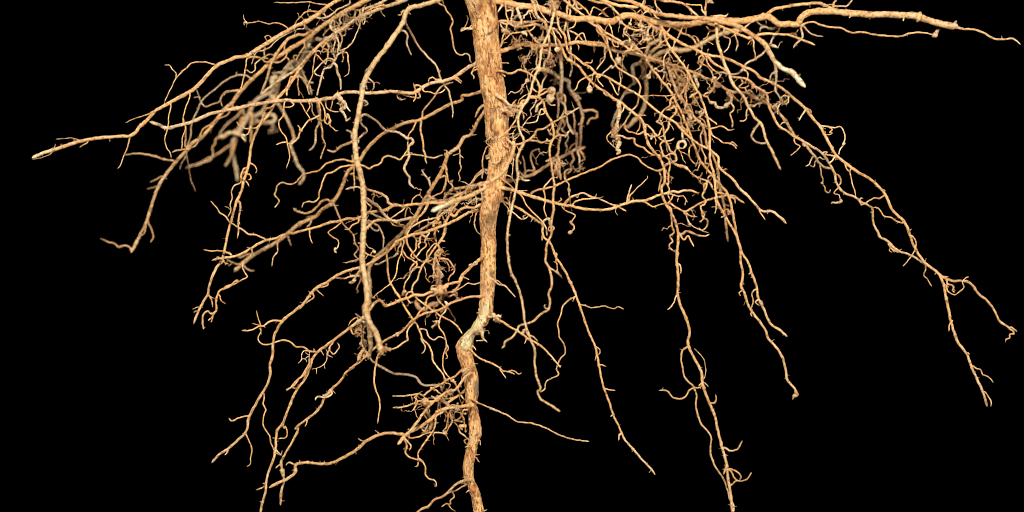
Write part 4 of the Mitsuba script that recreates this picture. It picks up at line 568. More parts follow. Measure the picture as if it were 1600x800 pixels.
AA1d AA 0.50 0.40 p -1175,-174,-1474 -1178,-166,-1473 -1189,-124,-1464
AA1e AA 0.59 0.45 p -1359,-165,-1582 -1356,-155,-1591 -1373,-115,-1625
AA1f AA 0.50 0.45 p -1453,-142,-1605 -1457,-92,-1588
AA1g AA 0.50 0.45 p -1644,-126,-1611 -1646,-120,-1607 -1650,-77,-1585
AA1h AA 0.50 0.45 p -1216,-173,-1504 -1213,-159,-1512 -1207,-122,-1538
AA1i AA 0.60 0.45 p -1026,-141,-1385 -1029,-134,-1380 -1039,-118,-1369 -1065,-88,-1355
AA2 AA 0.79 0.64 o -843,-188,-1408 -835,-186,-1415 -814,-173,-1468 -822,-181,-1519 -792,-190,-1553 -748,-193,-1568 -705,-193,-1574 -670,-199,-1621 -665,-225,-1687 -643,-240,-1711 -590,-255,-1731 -580,-255,-1753 -584,-253,-1777
AA2b AA 1.00 1.00 o -728,-65,-1587 -724,-70,-1586 -696,-103,-1596
AA3 AA 0.74 0.64 o -836,-181,-1399 -827,-184,-1406 -800,-191,-1440 -780,-199,-1465 -791,-213,-1500
AA4 AA 0.49 0.40 p -786,-156,-1362 -793,-165,-1347 -810,-176,-1338
AA5 AA 0.89 0.70 o -540,-121,-1196 -538,-120,-1201 -590,-124,-1245 -594,-121,-1305 -613,-110,-1358 -651,-104,-1411 -683,-106,-1457 -727,-92,-1527 -729,-58,-1600 -738,-42,-1637 -760,-35,-1644
AA6 AA 0.74 0.60 o -817,-166,-1380 -797,-153,-1403 -739,-119,-1406 -666,-94,-1378 -599,-96,-1370 -510,-90,-1382
AA6b AA 1.30 1.00 p -521,-52,-1370 -527,-15,-1385 -506,47,-1394
AA7 AA 0.80 0.65 o -520,-124,-1189 -516,-117,-1201 -487,-88,-1241 -465,-74,-1279 -496,-62,-1340 -518,-52,-1370 -537,-46,-1364 -526,-41,-1353
AA8 AA 0.75 0.60 o -471,-120,-1193 -483,-117,-1209 -502,-98,-1285 -514,-70,-1339 -537,-56,-1355
AA9 AA 0.65 0.50 o -474,-128,-1176 -471,-120,-1193 -427,-100,-1210 -390,-89,-1222
AA10 AA 0.59 0.45 p -478,-128,-1177 -479,-131,-1170 -463,-145,-1151 -441,-158,-1150
AA10b AA 0.89 0.64 p -576,-118,-1209 -593,-148,-1206
AA11 AA 0.60 0.45 p -649,-137,-1281 -657,-132,-1319 -683,-125,-1357 -702,-119,-1335 -684,-115,-1328 -665,-111,-1351
AA11b AA 0.55 0.45 p -682,-125,-1355 -680,-123,-1357 -644,-97,-1367
AC - 0.99 0.79 o -308,-100,-860 -360,-114,-874 -404,-118,-896 -442,-108,-934 -495,-92,-957 -547,-89,-994 -598,-106,-1019 -650,-128,-1051 -687,-137,-1081 -716,-139,-1069 -738,-140,-1069 -768,-142,-1074 -842,-159,-1083 -926,-178,-1082
AC1 AC 0.69 0.54 o -735,-140,-1069 -735,-141,-1073 -742,-146,-1095 -734,-149,-1124 -738,-152,-1150 -774,-165,-1201
AC2 AC 0.74 0.54 p -739,-140,-1069 -738,-143,-1073 -756,-169,-1093
AC3 AC 0.55 0.35 p -565,-95,-1002 -568,-115,-978
AC4 AC 1.29 0.99 p -361,-114,-874 -360,-115,-877 -397,-133,-895
AC5 AC 0.80 0.60 o -621,-116,-1033 -628,-109,-1023 -592,-91,-1043 -547,-78,-1077 -503,-66,-1100
AC6 AC 0.90 0.60 o -511,-91,-969 -525,-81,-950 -522,-67,-981 -537,-51,-1019 -556,-41,-1048
AC7 AC 0.55 0.50 o -524,-91,-978 -517,-85,-987 -484,-68,-996 -496,-43,-1042
AC8 AC 1.00 0.80 o -476,-98,-949 -472,-95,-957 -443,-82,-987 -428,-75,-1018 -413,-66,-1056 -376,-47,-1117
AC8b AC 1.39 1.10 p -465,-92,-961 -451,-42,-986
AD - 1.09 1.19 o -316,-100,-904 -360,-114,-933 -397,-132,-984 -441,-145,-1036 -500,-166,-1049 -566,-194,-1092 -617,-194,-1136 -677,-181,-1204 -728,-200,-1276 -779,-227,-1341 -823,-237,-1388
AD1 AD 0.89 0.74 o -577,-183,-1115 -573,-184,-1115 -632,-197,-1123 -692,-173,-1119 -730,-154,-1126 -776,-136,-1149 -843,-130,-1170 -925,-121,-1177
AD1b AD 0.76 0.60 o -666,86,-1179 -705,112,-1172 -752,141,-1164
AD1c AD 0.60 0.45 o -859,-128,-1172 -859,-120,-1179 -855,-78,-1212
AD2 AD 1.70 1.30 b -670,-182,-1122 -690,-60,-1146 -666,86,-1179 -668,132,-1235 -637,122,-1280 -637,109,-1339 -652,104,-1376
AD3 AD 1.10 0.90 b -667,-183,-1192 -666,-107,-1202 -686,17,-1241 -663,17,-1279
AD4 AD 1.60 1.30 b -570,-194,-1095 -575,-146,-1095 -552,51,-1131 -507,54,-1161 -484,54,-1191
AD5 AD 0.74 0.59 o -583,-194,-1106 -577,-183,-1115 -577,-96,-1195
AD6 AD 0.70 0.60 o -555,27,-1127 -563,45,-1138 -562,127,-1204
AD7 AD 0.79 0.59 p -586,-194,-1109 -595,-203,-1098 -624,-227,-1078
AD8 AD 0.69 0.49 p -501,-167,-1050 -500,-169,-1053 -477,-186,-1033 -462,-197,-1025
AE - 1.21 1.01 o -318,50,-1041 -372,74,-1061 -417,86,-1096 -478,93,-1134 -516,102,-1165 -524,108,-1188
AE1 AE 0.85 0.65 o -379,76,-1069 -440,88,-1104 -508,99,-1121 -576,102,-1126
AE2 AE 0.70 0.60 p -371,74,-1061 -372,76,-1057 -320,107,-1060
T20 T 0.85 0.70 o -347,-8,-1202 -373,-16,-1201 -399,-26,-1253 -429,-26,-1279 -467,-27,-1283
T21 T 0.85 0.70 o -359,8,-1233 -397,18,-1234 -378,25,-1272 -371,28,-1332 -363,33,-1378 -371,35,-1370
T21b T 1.40 1.10 o -360,9,-1331 -408,21,-1332 -386,30,-1363
T22 T 0.80 0.70 o -389,8,-1293 -453,25,-1295 -424,38,-1333 -409,41,-1379 -371,35,-1408 -341,27,-1437
T22b T 0.75 0.60 o -330,8,-1432 -351,13,-1432 -373,17,-1442 -355,22,-1477
T22c T 0.85 0.65 o -344,14,-1121 -363,19,-1121 -386,29,-1152 -393,35,-1183
T23 T 0.60 0.45 p -337,-8,-1487 -354,-25,-1486 -367,-38,-1491
T24 T 0.50 0.45 p -272,-8,-1439 -254,-18,-1438 -247,-39,-1476
T25 T 0.70 0.55 b -298,-12,-1553 -280,-27,-1551 -249,-53,-1544
T25b T 0.70 0.55 b -300,-8,-1575 -280,-19,-1574 -267,-36,-1594 -252,-49,-1606
AG - 1.09 0.95 o -319,-60,-1740 -354,-67,-1743 -414,-68,-1765 -449,-71,-1786 -484,-74,-1825 -537,-65,-1870 -615,-53,-1906 -641,-61,-1940 -693,-85,-1963 -735,-105,-1987 -804,-114,-2038
AG1 AG 0.80 0.60 o -372,-40,-1777 -354,-37,-1777 -389,-34,-1799 -433,-29,-1826 -486,-16,-1845 -521,-6,-1868
AG2 AG 0.75 0.60 o -468,-20,-1840 -451,-8,-1881 -482,6,-1909 -482,16,-1941 -509,24,-1937 -553,33,-1965
AG2b AG 0.60 0.45 o -495,19,-1939 -496,23,-1946 -474,43,-1979 -444,62,-2003
AG3 AG 0.75 0.55 g -414,-68,-1765 -389,-52,-1767 -372,-40,-1777
AG4 AG 0.45 0.35 p -387,-67,-1755 -388,-70,-1752 -405,-88,-1741
T26 T 0.65 0.45 b -323,-8,-1833 -342,-16,-1832 -359,-29,-1848
T27 T 0.60 0.45 p -233,-8,-1990 -215,-16,-1989 -193,-28,-1975
RB1 RB 0.95 0.75 g 129,19,1829 225,21,1841 329,66,1830 419,71,1836 503,81,1848
RC - 1.61 1.01 o -126,0,1588 -95,-7,1597 -50,-14,1610 19,14,1637 95,42,1657 143,45,1651 225,33,1646 308,35,1653 398,38,1650 500,15,1672 614,37,1657 726,71,1646 774,72,1622 850,78,1602 927,95,1597 997,96,1580 1051,79,1561 1127,61,1540 1202,73,1516 1282,90,1495 1339,93,1478 1408,101,1450 1466,122,1430 1531,145,1400 1587,146,1381 1626,135,1357 1670,122,1322 1727,121,1293 1795,128,1291 1863,125,1277 1877,123,1266 1972,126,1219 2038,156,1186 2099,181,1138 2161,179,1068 2199,177,1005 2238,185,948 2301,181,904 2336,164,852 2386,157,789 2433,181,727 2480,199,699 2529,207,693
RC1 RC 1.00 0.85 o 218,34,1646 219,36,1650 184,62,1690 143,87,1748 116,108,1792 88,125,1822
RC2 RC 0.81 0.70 b 191,57,1683 226,77,1713 244,105,1764 220,134,1809 199,149,1824
RC3 RC 1.00 0.80 b 95,42,1657 95,41,1667 143,34,1670 163,29,1618 198,30,1628 191,32,1591
RC4 RC 1.10 0.80 b 28,17,1640 26,16,1651 33,12,1678 12,4,1705 5,-3,1725
RC5 RC 0.90 0.60 b 33,12,1678 46,9,1678 60,0,1711 74,-5,1731
RC6 RC 0.80 0.50 b 172,29,1620 170,30,1625 150,36,1608 122,38,1557 101,28,1521 95,22,1479 108,19,1452 105,19,1467 122,15,1412 115,6,1370
RC7 RC 0.50 0.35 p 115,6,1370 118,6,1370 88,5,1335 60,-6,1293 19,-22,1271 -9,-33,1284 -16,-37,1270 -33,-42,1256
RC8 RC 0.45 0.40 p 115,6,1370 115,0,1321 129,-18,1272 87,-33,1243 53,-39,1208 43,-39,1181
RC9 RC 0.90 0.70 p 115,6,1370 108,4,1370 122,-2,1383 129,-8,1365 108,-16,1361 111,-25,1340
RC10 RC 0.50 0.40 p 195,58,1491 198,58,1492 150,65,1430 143,85,1363
RC11 RC 0.90 0.65 b 196,31,1617 191,33,1618 198,46,1578 191,54,1524 198,62,1463
RC12 RC 1.20 1.00 b 225,33,1646 226,40,1619 281,55,1607 316,87,1568 296,115,1530
RA1 RA 0.69 0.59 o -47,-22,1979 -50,-65,1958 -46,-171,1897 -43,-214,1858 -32,-240,1814 -49,-248,1739 -73,-249,1678 -87,-235,1618 -104,-219,1573 -138,-211,1519 -151,-224,1464
RA1b RA 0.59 0.49 o -104,-219,1573 -87,-231,1510 -86,-249,1441
RA1c RA 0.69 0.59 o -87,-233,1612 -69,-256,1650 -42,-266,1676 -2,-263,1710 52,-263,1717 120,-280,1729
RA1d RA 0.49 0.35 p -80,-240,1638 -63,-229,1643 -34,-210,1646
T30 T 0.65 0.45 p -91,-43,1504 -57,-54,1505 -22,-65,1499
RA2 RA 1.49 0.75 p 43,-34,1954 39,-40,1940 53,-57,1890 73,-66,1827 70,-72,1793
RA2b RA 0.79 0.59 p -46,-177,1892 -2,-188,1895 -5,-201,1819 -2,-211,1784 18,-221,1762
RA2c RA 0.64 0.49 p -5,-199,1830 12,-215,1827 32,-247,1854
RA2d RA 0.90 0.60 p 162,-69,1909 128,-78,1901 114,-87,1880 94,-98,1865 94,-107,1840
RA2e RA 1.20 0.70 p -67,-17,1983 -71,-22,1963 -91,-32,1934 -112,-47,1898
RA2f RA 0.89 0.69 p -40,-244,1782 -90,-226,1795 -63,-218,1749 -29,-213,1736
RA2g RA 1.18 0.79 b -53,-248,1730 -76,-245,1739 -29,-236,1727 -2,-223,1701
RA3 RA 0.94 0.79 o -37,-243,1792 -15,-243,1787 18,-239,1767 86,-213,1770 175,-190,1789
RA3b RA 0.74 0.64 o 173,-190,1789 175,-188,1780 144,-178,1743 121,-174,1733
RA3c RA 1.48 0.79 p 85,-271,1723 86,-269,1716 106,-262,1710 113,-252,1684
RA4 RA 1.29 1.09 l 183,-82,1990 155,-91,2009 176,-88,1934 200,-103,1854 251,-111,1819 271,-111,1768 285,-118,1699 291,-163,1599 277,-193,1528 249,-198,1481 246,-197,1441
RA4b RA 0.70 0.55 p 172,-59,1937 183,-82,1990 210,-119,1917 244,-134,1854 284,-144,1805
RA4c RA 0.70 0.60 b 162,-56,1939 159,-62,1924 169,-87,1866 189,-101,1840
TB RA 1.12 0.87 l 305,-51,1984 313,-59,1979 308,-155,1810 283,-201,1724 255,-261,1656 227,-324,1582 213,-372,1483 199,-404,1413 186,-417,1394 158,-455,1317 138,-461,1236 112,-455,1177 78,-466,1129 58,-485,1081 45,-500,1040 51,-511,986 65,-514,926 85,-520,894 85,-533,847 58,-552,793 38,-555,733 38,-535,668 45,-519,615 38,-514,555 18,-514,449 -2,-500,364 -22,-526,258 -35,-551,164 -35,-540,85 -25,-535,-35 -8,-527,-120 31,-498,-200 65,-505,-293 85,-533,-399 101,-533,-518 118,-543,-569 144,-552,-642 171,-534,-703 171,-502,-804 185,-513,-910 204,-513,-1016 200,-512,-1016 218,-519,-1082 278,-543,-1117 362,-552,-1174
TB1 RA 0.77 0.58 l -35,-550,158 -22,-496,158 -42,-496,159
RA5 RA 1.00 0.90 g 475,0,2007 459,10,2022 453,31,1894 433,48,1813 439,49,1744 453,37,1681 460,41,1592 468,98,1459 455,107,1406
RA5b RA 1.00 0.90 g 445,-14,1965 438,-11,1957 428,1,1883 418,2,1801 404,19,1741
RA6b RA 0.69 0.54 o 308,-173,1757 318,-169,1761 359,-155,1729 387,-142,1682
RA7 RA 0.69 0.59 p 297,-170,1781 325,-176,1720 338,-192,1650 348,-200,1588
RA8 RA 0.80 0.60 p 306,-71,1893 313,-79,1935 299,-81,1942 278,-87,1955 251,-96,1954
RA9 RA 1.99 1.00 b 313,-79,1935 347,-68,1937 320,-59,1958 300,-54,1973 313,-47,2001
TD - 1.14 0.85 o -57,-30,923 -29,-48,901 19,-61,869 60,-52,873 122,-42,901 169,-51,935 190,-67,975 251,-86,991 312,-97,1033 387,-122,1072 468,-168,1117 522,-178,1150
TE TD 0.90 0.75 o 128,-43,903 190,-36,895 218,-36,885 273,-29,895 307,-25,902 348,-25,937 430,-35,946 448,-32,977
TE1 TD 0.80 0.80 p 276,-29,896 273,-15,913 275,12,884
TD2 TD 0.45 0.35 p 4,-57,879 8,-57,887 8,-61,962 32,-71,989
TD3 TD 0.45 0.35 p 8,-59,914 32,-66,917 60,-77,940
TD4 TD 0.45 0.35 p 22,-60,870 46,-73,838 53,-83,810
T31 T 0.55 0.40 p -36,-40,946 -16,-47,952 22,-62,952
T32 T 0.45 0.35 p 0,-16,1004 77,-29,1003 94,-32,982 115,-35,968 139,-39,948
T33 T 0.84 0.75 o -104,-81,920 -29,-87,974 5,-104,1019 32,-112,1066 46,-115,1100
TA - 0.99 0.94 o -125,-90,1437 -98,-101,1439 -29,-126,1417 5,-122,1417 46,-110,1442 101,-99,1433 155,-105,1401 189,-119,1369 210,-132,1324 213,-138,1276 199,-141,1235 141,-153,1220
TA1 TA 0.74 0.55 o 213,-139,1269 264,-118,1298 285,-112,1295
TA2 TA 0.70 0.50 o 148,-128,1311 176,-115,1284 224,-93,1266
T34 T 1.19 0.90 o -91,-52,1433 -50,-95,1392
TW - 1.39 0.99 p -125,-100,1252 -63,-120,1209 -16,-123,1171 60,-111,1162 94,-106,1183 141,-115,1223
TW1 TW 0.79 0.55 o -1,-121,1169 -2,-124,1161 12,-137,1187 31,-149,1203
TW2 TW 0.99 0.74 o -15,-146,1084 19,-136,1119 66,-131,1133 87,-126,1161
TW3 TW 0.69 0.50 p -68,-124,1132 -70,-128,1120 -50,-138,1146 -15,-146,1152 -9,-151,1125 -22,-158,1097
TW4 TW 1.09 0.79 p -77,-122,1134 -36,-131,1126 -2,-140,1105 -22,-148,1077
TW5 TW 0.80 0.60 o 60,-111,1162 70,-104,1135 87,-95,1102 90,-88,1054
TW6 TW 1.19 0.90 o 66,-110,1169 80,-90,1204 128,-64,1213
TC TA 1.02 0.83 o 199,-141,1235 242,-211,1188 249,-248,1145 268,-284,1088 301,-325,1032 317,-376,955 320,-393,915 293,-403,847 286,-407,800 299,-444,705 311,-487,603 321,-492,536 311,-503,449 314,-520,351 298,-494,258 295,-472,152 265,-479,92 258,-479,18 257,-474,-49 272,-476,-73 298,-505,-160 301,-521,-219 278,-512,-286 288,-495,-353 278,-491,-400 218,-492,-440 152,-475,-500 98,-462,-517 52,-464,-534 38,-474,-565 -2,-499,-618 -55,-509,-654 -62,-507,-684 -78,-505,-697
TC1 TA 0.99 0.84 o 142,-153,1220 141,-153,1224 196,-148,1234 237,-149,1254 277,-149,1275 325,-148,1268
TC2 TA 0.54 0.45 p 185,-144,1231 186,-144,1228 168,-153,1159 141,-160,1124 148,-164,1090 114,-170,1049 80,-185,997
TC3 TA 0.49 0.39 p 242,-263,1124 231,-266,1130 208,-282,1089 187,-294,1034 140,-295,1020 99,-291,1020
TC4 TA 0.79 1.68 p 235,-199,1196 222,-210,1182 191,-238,1149 188,-252,1124 181,-264,1103
TC5 TA 0.59 0.49 p 254,-258,1129 242,-263,1124 248,-273,1096 214,-286,1082
TC6 TA 0.79 0.60 o 273,-127,1208 285,-120,1189 305,-112,1169 340,-102,1173
TC7 TA 2.97 1.98 p 304,-148,1271 305,-145,1275 333,-119,1284
TC8 TA 2.50 2.00 g 296,-136,1228 316,61,1230 336,62,1244
TC9 TA 0.99 0.79 o 325,-148,1268 325,-146,1261 285,-132,1215 251,-119,1195
BX RA 1.59 1.49 p 201,-399,1425 255,138,1464 325,563,1482 398,641,1439 463,661,1419 460,676,1377 496,686,1328 560,671,1276
BX2 RA 0.76 0.66 p 264,195,1467 263,216,1465 265,347,1427 244,350,1385 237,351,1350 230,350,1308
BX3 RA 1.57 1.42 p 347,-200,1593 360,-104,1605 394,439,1560 401,470,1438 394,458,1295 401,456,1246
BX4 RA 1.32 1.02 b 394,458,1295 358,258,1280 366,153,1181 356,155,1084
BX5 RA 0.93 0.77 o 395,458,1292 415,462,1296 430,467,1261 423,474,1226 423,486,1177 409,493,1142 402,498,1093
BX6 RA 1.32 1.12 b 402,498,1093 376,300,1024 367,220,963 374,216,958 367,209,874 360,215,804 319,222,770 263,218,749
BX7 RA 1.62 1.22 b 350,216,796 360,209,783 374,202,734 374,212,679 388,216,602
BX8 RA 1.13 0.97 p 399,457,1264 372,425,1258 420,370,1204 433,338,1110 454,337,1026 490,339,970
BX9 RA 0.77 0.61 b 428,350,1146 480,358,1154 498,376,1085 498,387,1029 509,403,974
BX10 RA 0.93 0.62 p 402,497,1100 424,510,1058 403,520,1023 431,523,988 453,528,955 432,539,906 446,550,871 432,558,829
BX11 RA 1.22 0.81 p 367,205,755 353,216,714 368,240,659 361,256,618
BX12 RA 0.76 0.61 b 360,227,687 330,247,680 355,271,653
BX13 RA 0.86 0.61 b 283,149,1000 303,149,959 303,150,968 331,156,940 366,159,920
TF - 1.48 1.28 b -79,250,590 -37,259,597 19,278,605 89,313,627 145,332,642 202,355,671 266,403,715 374,489,783 481,519,841 560,554,889
TF1 TF 0.92 0.67 b 195,405,680 195,406,676 160,434,745 161,474,838 207,492,861
TF2 TF 0.87 0.67 b 103,331,649 103,354,692 97,396,750 83,440,808
TF3 TF 1.02 0.82 b 97,316,629 96,320,634 118,352,678 167,384,683 195,405,680
TF4 TF 1.11 0.96 p 57,297,617 54,206,623 67,124,620 95,94,594 143,99,595
TF5 TF 1.02 0.71 b 90,314,627 89,316,631 61,349,671 54,360,685
TG - 1.44 0.99 o -105,-50,538 -63,-63,527 -9,-73,516 60,-71,496 121,-80,474 224,-80,443 320,-52,416 416,-63,395 456,-77,390 538,-91,369 640,-101,359 720,-127,358 788,-136,372 843,-124,393 899,-107,413 954,-101,427 1008,-108,427 1069,-115,441 1117,-113,465 1185,-113,482 1245,-132,501 1285,-151,494 1331,-169,507 1385,-174,504 1440,-165,487
TG1 TG 0.95 0.75 o 142,-80,467 145,-84,478 189,-102,509 251,-85,523 334,-67,544 416,-63,585 499,-42,620 608,-39,665 696,-69,698 744,-71,732 847,-57,774 909,-59,788 977,-55,764 1020,-34,720 1076,-9,687 1152,-6,667 1186,-14,687
TG2 TG 0.65 0.55 o 244,-86,523 251,-77,489 258,-76,455 258,-78,436 251,-79,361 272,-61,299 293,-45,266
TG3 TG 0.70 0.55 o 252,-84,523 251,-83,526 279,-68,571 313,-59,606 355,-47,613
TG4 TG 0.50 0.35 p 32,-72,503 67,-80,509 121,-96,507
TG5 TG 0.60 0.40 o 354,-56,409 354,-57,413 385,-76,439 374,-85,456
TG6 TG 0.65 0.60 o 390,-60,401 389,-61,392 416,-58,354 464,-59,334 491,-67,313 470,-80,279 460,-89,258
TG6b TG 1.09 0.65 o 461,-87,261 453,-89,265 463,-92,251 483,-99,230 476,-109,203 455,-118,189
TG6c TG 1.19 1.69 o 459,-117,189 438,-147,175
TG7 TG 0.70 0.55 o 416,-63,585 444,-49,558 437,-40,517 447,-42,476 451,-41,430 468,-30,348
TG7b TG 1.20 0.90 p 437,-40,517 441,-38,518 448,-12,484
TG8 TG 0.75 0.60 o 408,-62,397 409,-63,402 450,-71,450 504,-82,471
TG9 TG 0.80 0.60 b 418,-63,586 416,-61,592 410,-43,654 437,-30,676
TK2 - 0.75 0.75 o -84,-100,601 -16,-75,551 32,-84,502 87,-111,450 94,-118,428 141,-116,360 203,-100,299 251,-100,244 266,-99,210 272,-90,155
TH - 1.10 0.85 o -98,50,436 -71,58,426 -16,64,402 60,27,370 129,8,321 191,12,280 239,9,239 239,2,191 246,-2,149 287,4,115 322,23,53 336,30,7 383,8,-69 424,-17,-137 451,-23,-199 478,-29,-254 499,-45,-309 524,-64,-378 569,-35,-510 604,-35,-606 647,-50,-702 664,-51,-780 684,-90,-895 707,-113,-1005 758,-96,-1143 789,-103,-1242 833,-88,-1330 870,-100,-1416 941,-146,-1499 1015,-150,-1585 1064,-158,-1634 1109,-170,-1692
TH1 TH 0.60 0.45 p -83,55,430 -78,53,443 -64,45,412 -29,30,370 -33,20,325
TH2 TH 0.65 0.50 p -31,26,354 -9,26,353 12,24,339 46,13,308 81,-5,285 129,-26,310
TH3 TH 0.65 0.55 o -78,53,443 -50,47,460 -23,35,418 -16,17,377
TH4 TH 0.65 0.55 o -2,47,513 -16,19,457 -19,4,431 -16,-31,369
TH5 TH 0.55 0.45 p 95,-11,293 87,-23,307 108,-41,320
TH6 TH 0.50 0.40 p 163,10,299 160,3,294 153,-20,276
TH7 TH 0.70 0.50 o 244,-1,157 239,-5,156 235,-30,118
TH8 TH 0.80 0.65 o 333,28,16 343,29,19 344,30,-43 353,35,-69 357,50,-124
TH8b TH 1.31 0.70 b 356,49,-120 353,51,-121 364,61,-141 381,71,-155 392,80,-173
TH9 TH 1.00 0.70 o 305,36,231 294,34,225 322,30,229 329,28,219 287,25,198 284,27,225
TH9b TH 0.95 0.70 p 229,10,248 260,11,284 287,14,294 294,27,253 308,38,226
TH10 TH 0.75 0.60 o 499,-47,-315 444,-36,-343 388,-63,-411 382,-68,-452 354,-72,-534 361,-76,-559 367,-94,-627 401,-101,-681 415,-90,-730 409,-79,-764 382,-67,-792 354,-64,-847 347,-70,-881 361,-79,-915 267,-88,-976 249,-93,-1038 217,-104,-1058
TC10 TA 0.73 0.58 o 278,-481,-87 318,-500,-110 341,-500,-127
TC11 TA 0.48 0.39 p 275,-491,-403 248,-504,-390 245,-504,-373 258,-504,-368
T35 T 0.84 0.55 p -153,-45,-178 -104,-86,-219 -50,-116,-235 -15,-131,-273 27,-147,-319
T35b T 0.60 0.45 p -151,-11,-189 -125,-30,-189 -77,-76,-219 -50,-106,-232
TJ - 1.19 0.80 o -187,-50,-473 -159,-55,-473 -118,-56,-480 -91,-58,-507 -77,-59,-512 -16,-63,-553 39,-54,-581 87,-44,-615 128,-48,-646 190,-74,-676 258,-103,-729 326,-105,-804 377,-116,-868
TJ1 TJ 1.29 0.80 p -149,-55,-474 -146,-61,-452 -125,-67,-472 -105,-71,-465 -84,-78,-479
TJ2 TJ 0.60 0.45 p 115,-46,-636 108,-59,-656 97,-77,-684
TJ3 TJ 1.10 0.80 g 77,-46,-608 101,-28,-575 129,-8,-617 163,14,-631 205,48,-670
TJ4 TJ 0.45 0.40 p 202,-80,-685 196,-89,-692 217,-110,-691
TJ5 TJ 0.40 0.35 p 273,-104,-745 268,-113,-749 274,-134,-736
TJ6 TJ 0.45 0.40 p -36,-62,-539 -22,-92,-531
TL - 0.90 0.65 o -338,-50,-725 -303,-51,-749 -276,-55,-779 -214,-60,-813 -159,-63,-834 -111,-79,-860 -63,-111,-893 -22,-133,-899 19,-147,-914
TL1 TL 0.60 0.45 o -88,-95,-876 -91,-96,-880 -70,-109,-913 -46,-119,-948
TL2 TL 0.64 0.45 o -36,-126,-899 5,-141,-887 29,-150,-897 53,-156,-914 76,-161,-902
TL3 TL 0.50 0.40 p -19,-134,-898 22,-164,-915
T36 T 1.69 0.60 p -252,-61,-563 -235,-72,-587 -231,-79,-614 -221,-86,-644 -193,-97,-669
T36b T 0.50 0.35 p -279,-12,-661 -225,-43,-660 -242,-53,-663
T37 T 0.75 0.50 p -331,-14,-706 -304,-29,-705 -279,-52,-735
T38 T 0.60 0.40 b -311,-11,-840 -287,-31,-839 -264,-50,-841
T39 T 1.00 0.80 p -160,-16,762 -201,-25,762 -160,-30,761 -125,-37,744 -118,-43,720
T39b T 1.29 0.80 p -125,-71,718 -104,-89,731 -89,-109,754
T40 T 0.45 0.30 g -163,-16,779 -208,-32,778 -173,-40,788 -125,-50,764
T41 T 0.55 0.40 p -40,-16,772 -2,-28,772 5,-48,675 2,-45,613 29,-49,558
T42 T 0.50 0.40 p -65,-14,628 -29,-26,628 5,-34,600 29,-38,559
T43 T 0.45 0.40 p -48,-15,724 -12,-32,724 19,-50,702
T44 T 0.50 0.40 p -40,-16,772 -2,-28,772 32,-49,736
T45 T 0.60 0.50 o -159,-54,839 -200,-71,893 -159,-77,927
T46 T 0.65 0.45 o -77,-78,893 -57,-94,857 -16,-111,843
T47 T 0.60 0.45 o -241,-15,-443 -263,-32,-443 -280,-45,-442
T48 T 0.50 0.40 p -239,-10,-419 -263,-34,-418 -261,-41,-411
RA - 2.53 2.83 o -215,-20,2039 -174,-4,2017 -119,-2,1994 -16,-31,1972 53,-35,1951 142,-49,1944 224,-76,1924 292,-75,1895 375,-51,1884 426,-44,1864 487,-51,1846 569,-57,1849 638,-53,1846 713,-64,1828 786,-97,1824 847,-115,1856 923,-107,1867 984,-99,1854 1073,-105,1830 1155,-97,1810 1174,-93,1807 1256,-80,1798 1335,-101,1794 1413,-131,1802 1477,-137,1818 1542,-138,1831 1613,-151,1828 1700,-159,1818 1783,-137,1822 1866,-121,1836 1944,-138,1852 1983,-147,1854 2015,-152,1832 2063,-154,1796 2134,-165,1794 2210,-195,1795 2225,-204,1830 2257,-204,1862 2316,-188,1884 2374,-176,1894 2359,-174,1892 2463,-182,1891 2590,-174,1878 2691,-198,1868 2769,-232,1856 2853,-234,1861 2979,-231,1854 3094,-229,1851 3183,-207,1827 3274,-221,1796 3362,-253,1770 3424,-257,1756
RD - 1.49 1.29 o -190,0,2240 506,-103,2049 608,-110,2020 691,-89,1994 746,-89,1975 813,-112,1946 880,-134,1936 948,-143,1929 995,-150,1937
RD2 RD 1.14 0.99 o 532,-105,2041 527,-99,2022 595,-107,1990 662,-141,1965 743,-156,1947 790,-157,1905 834,-168,1857
RE - 1.42 2.06 w -175,0,2290 642,-132,2038 744,-129,2011 825,-145,1985 906,-162,1973 981,-163,1942 1047,-181,1909 1112,-226,1870 1177,-261,1852 1241,-273,1844 1359,-299,1827 1460,-321,1819 1524,-314,1812 1619,-321,1789 1710,-368,1759 1786,-397,1713 1862,-426,1658 1920,-466,1603 1950,-481,1546 1977,-476,1498 2014,-469,1456 2061,-479,1416 2119,-501,1391 2153,-514,1349 2189,-522,1306 2215,-531,1274
RE1 RE 0.74 0.59 o 1003,-169,1931 1029,-146,1989 1024,-129,1943 997,-121,1910 970,-117,1883
RE2 RE 0.84 0.64 g 1104,-146,1995 1115,-188,1929 1154,-213,1878 1173,-229,1836
RE3 RE 0.69 0.54 b 1001,-168,1931 1027,-181,1896 1067,-188,1875 1081,-194,1847
RE4 RE 0.79 0.54 p 1051,-185,1883 1054,-188,1888 1019,-204,1873 1004,-215,1851
RE5 RE 0.89 0.59 p 1102,-219,1876 1099,-221,1871 1112,-234,1835 1138,-243,1827
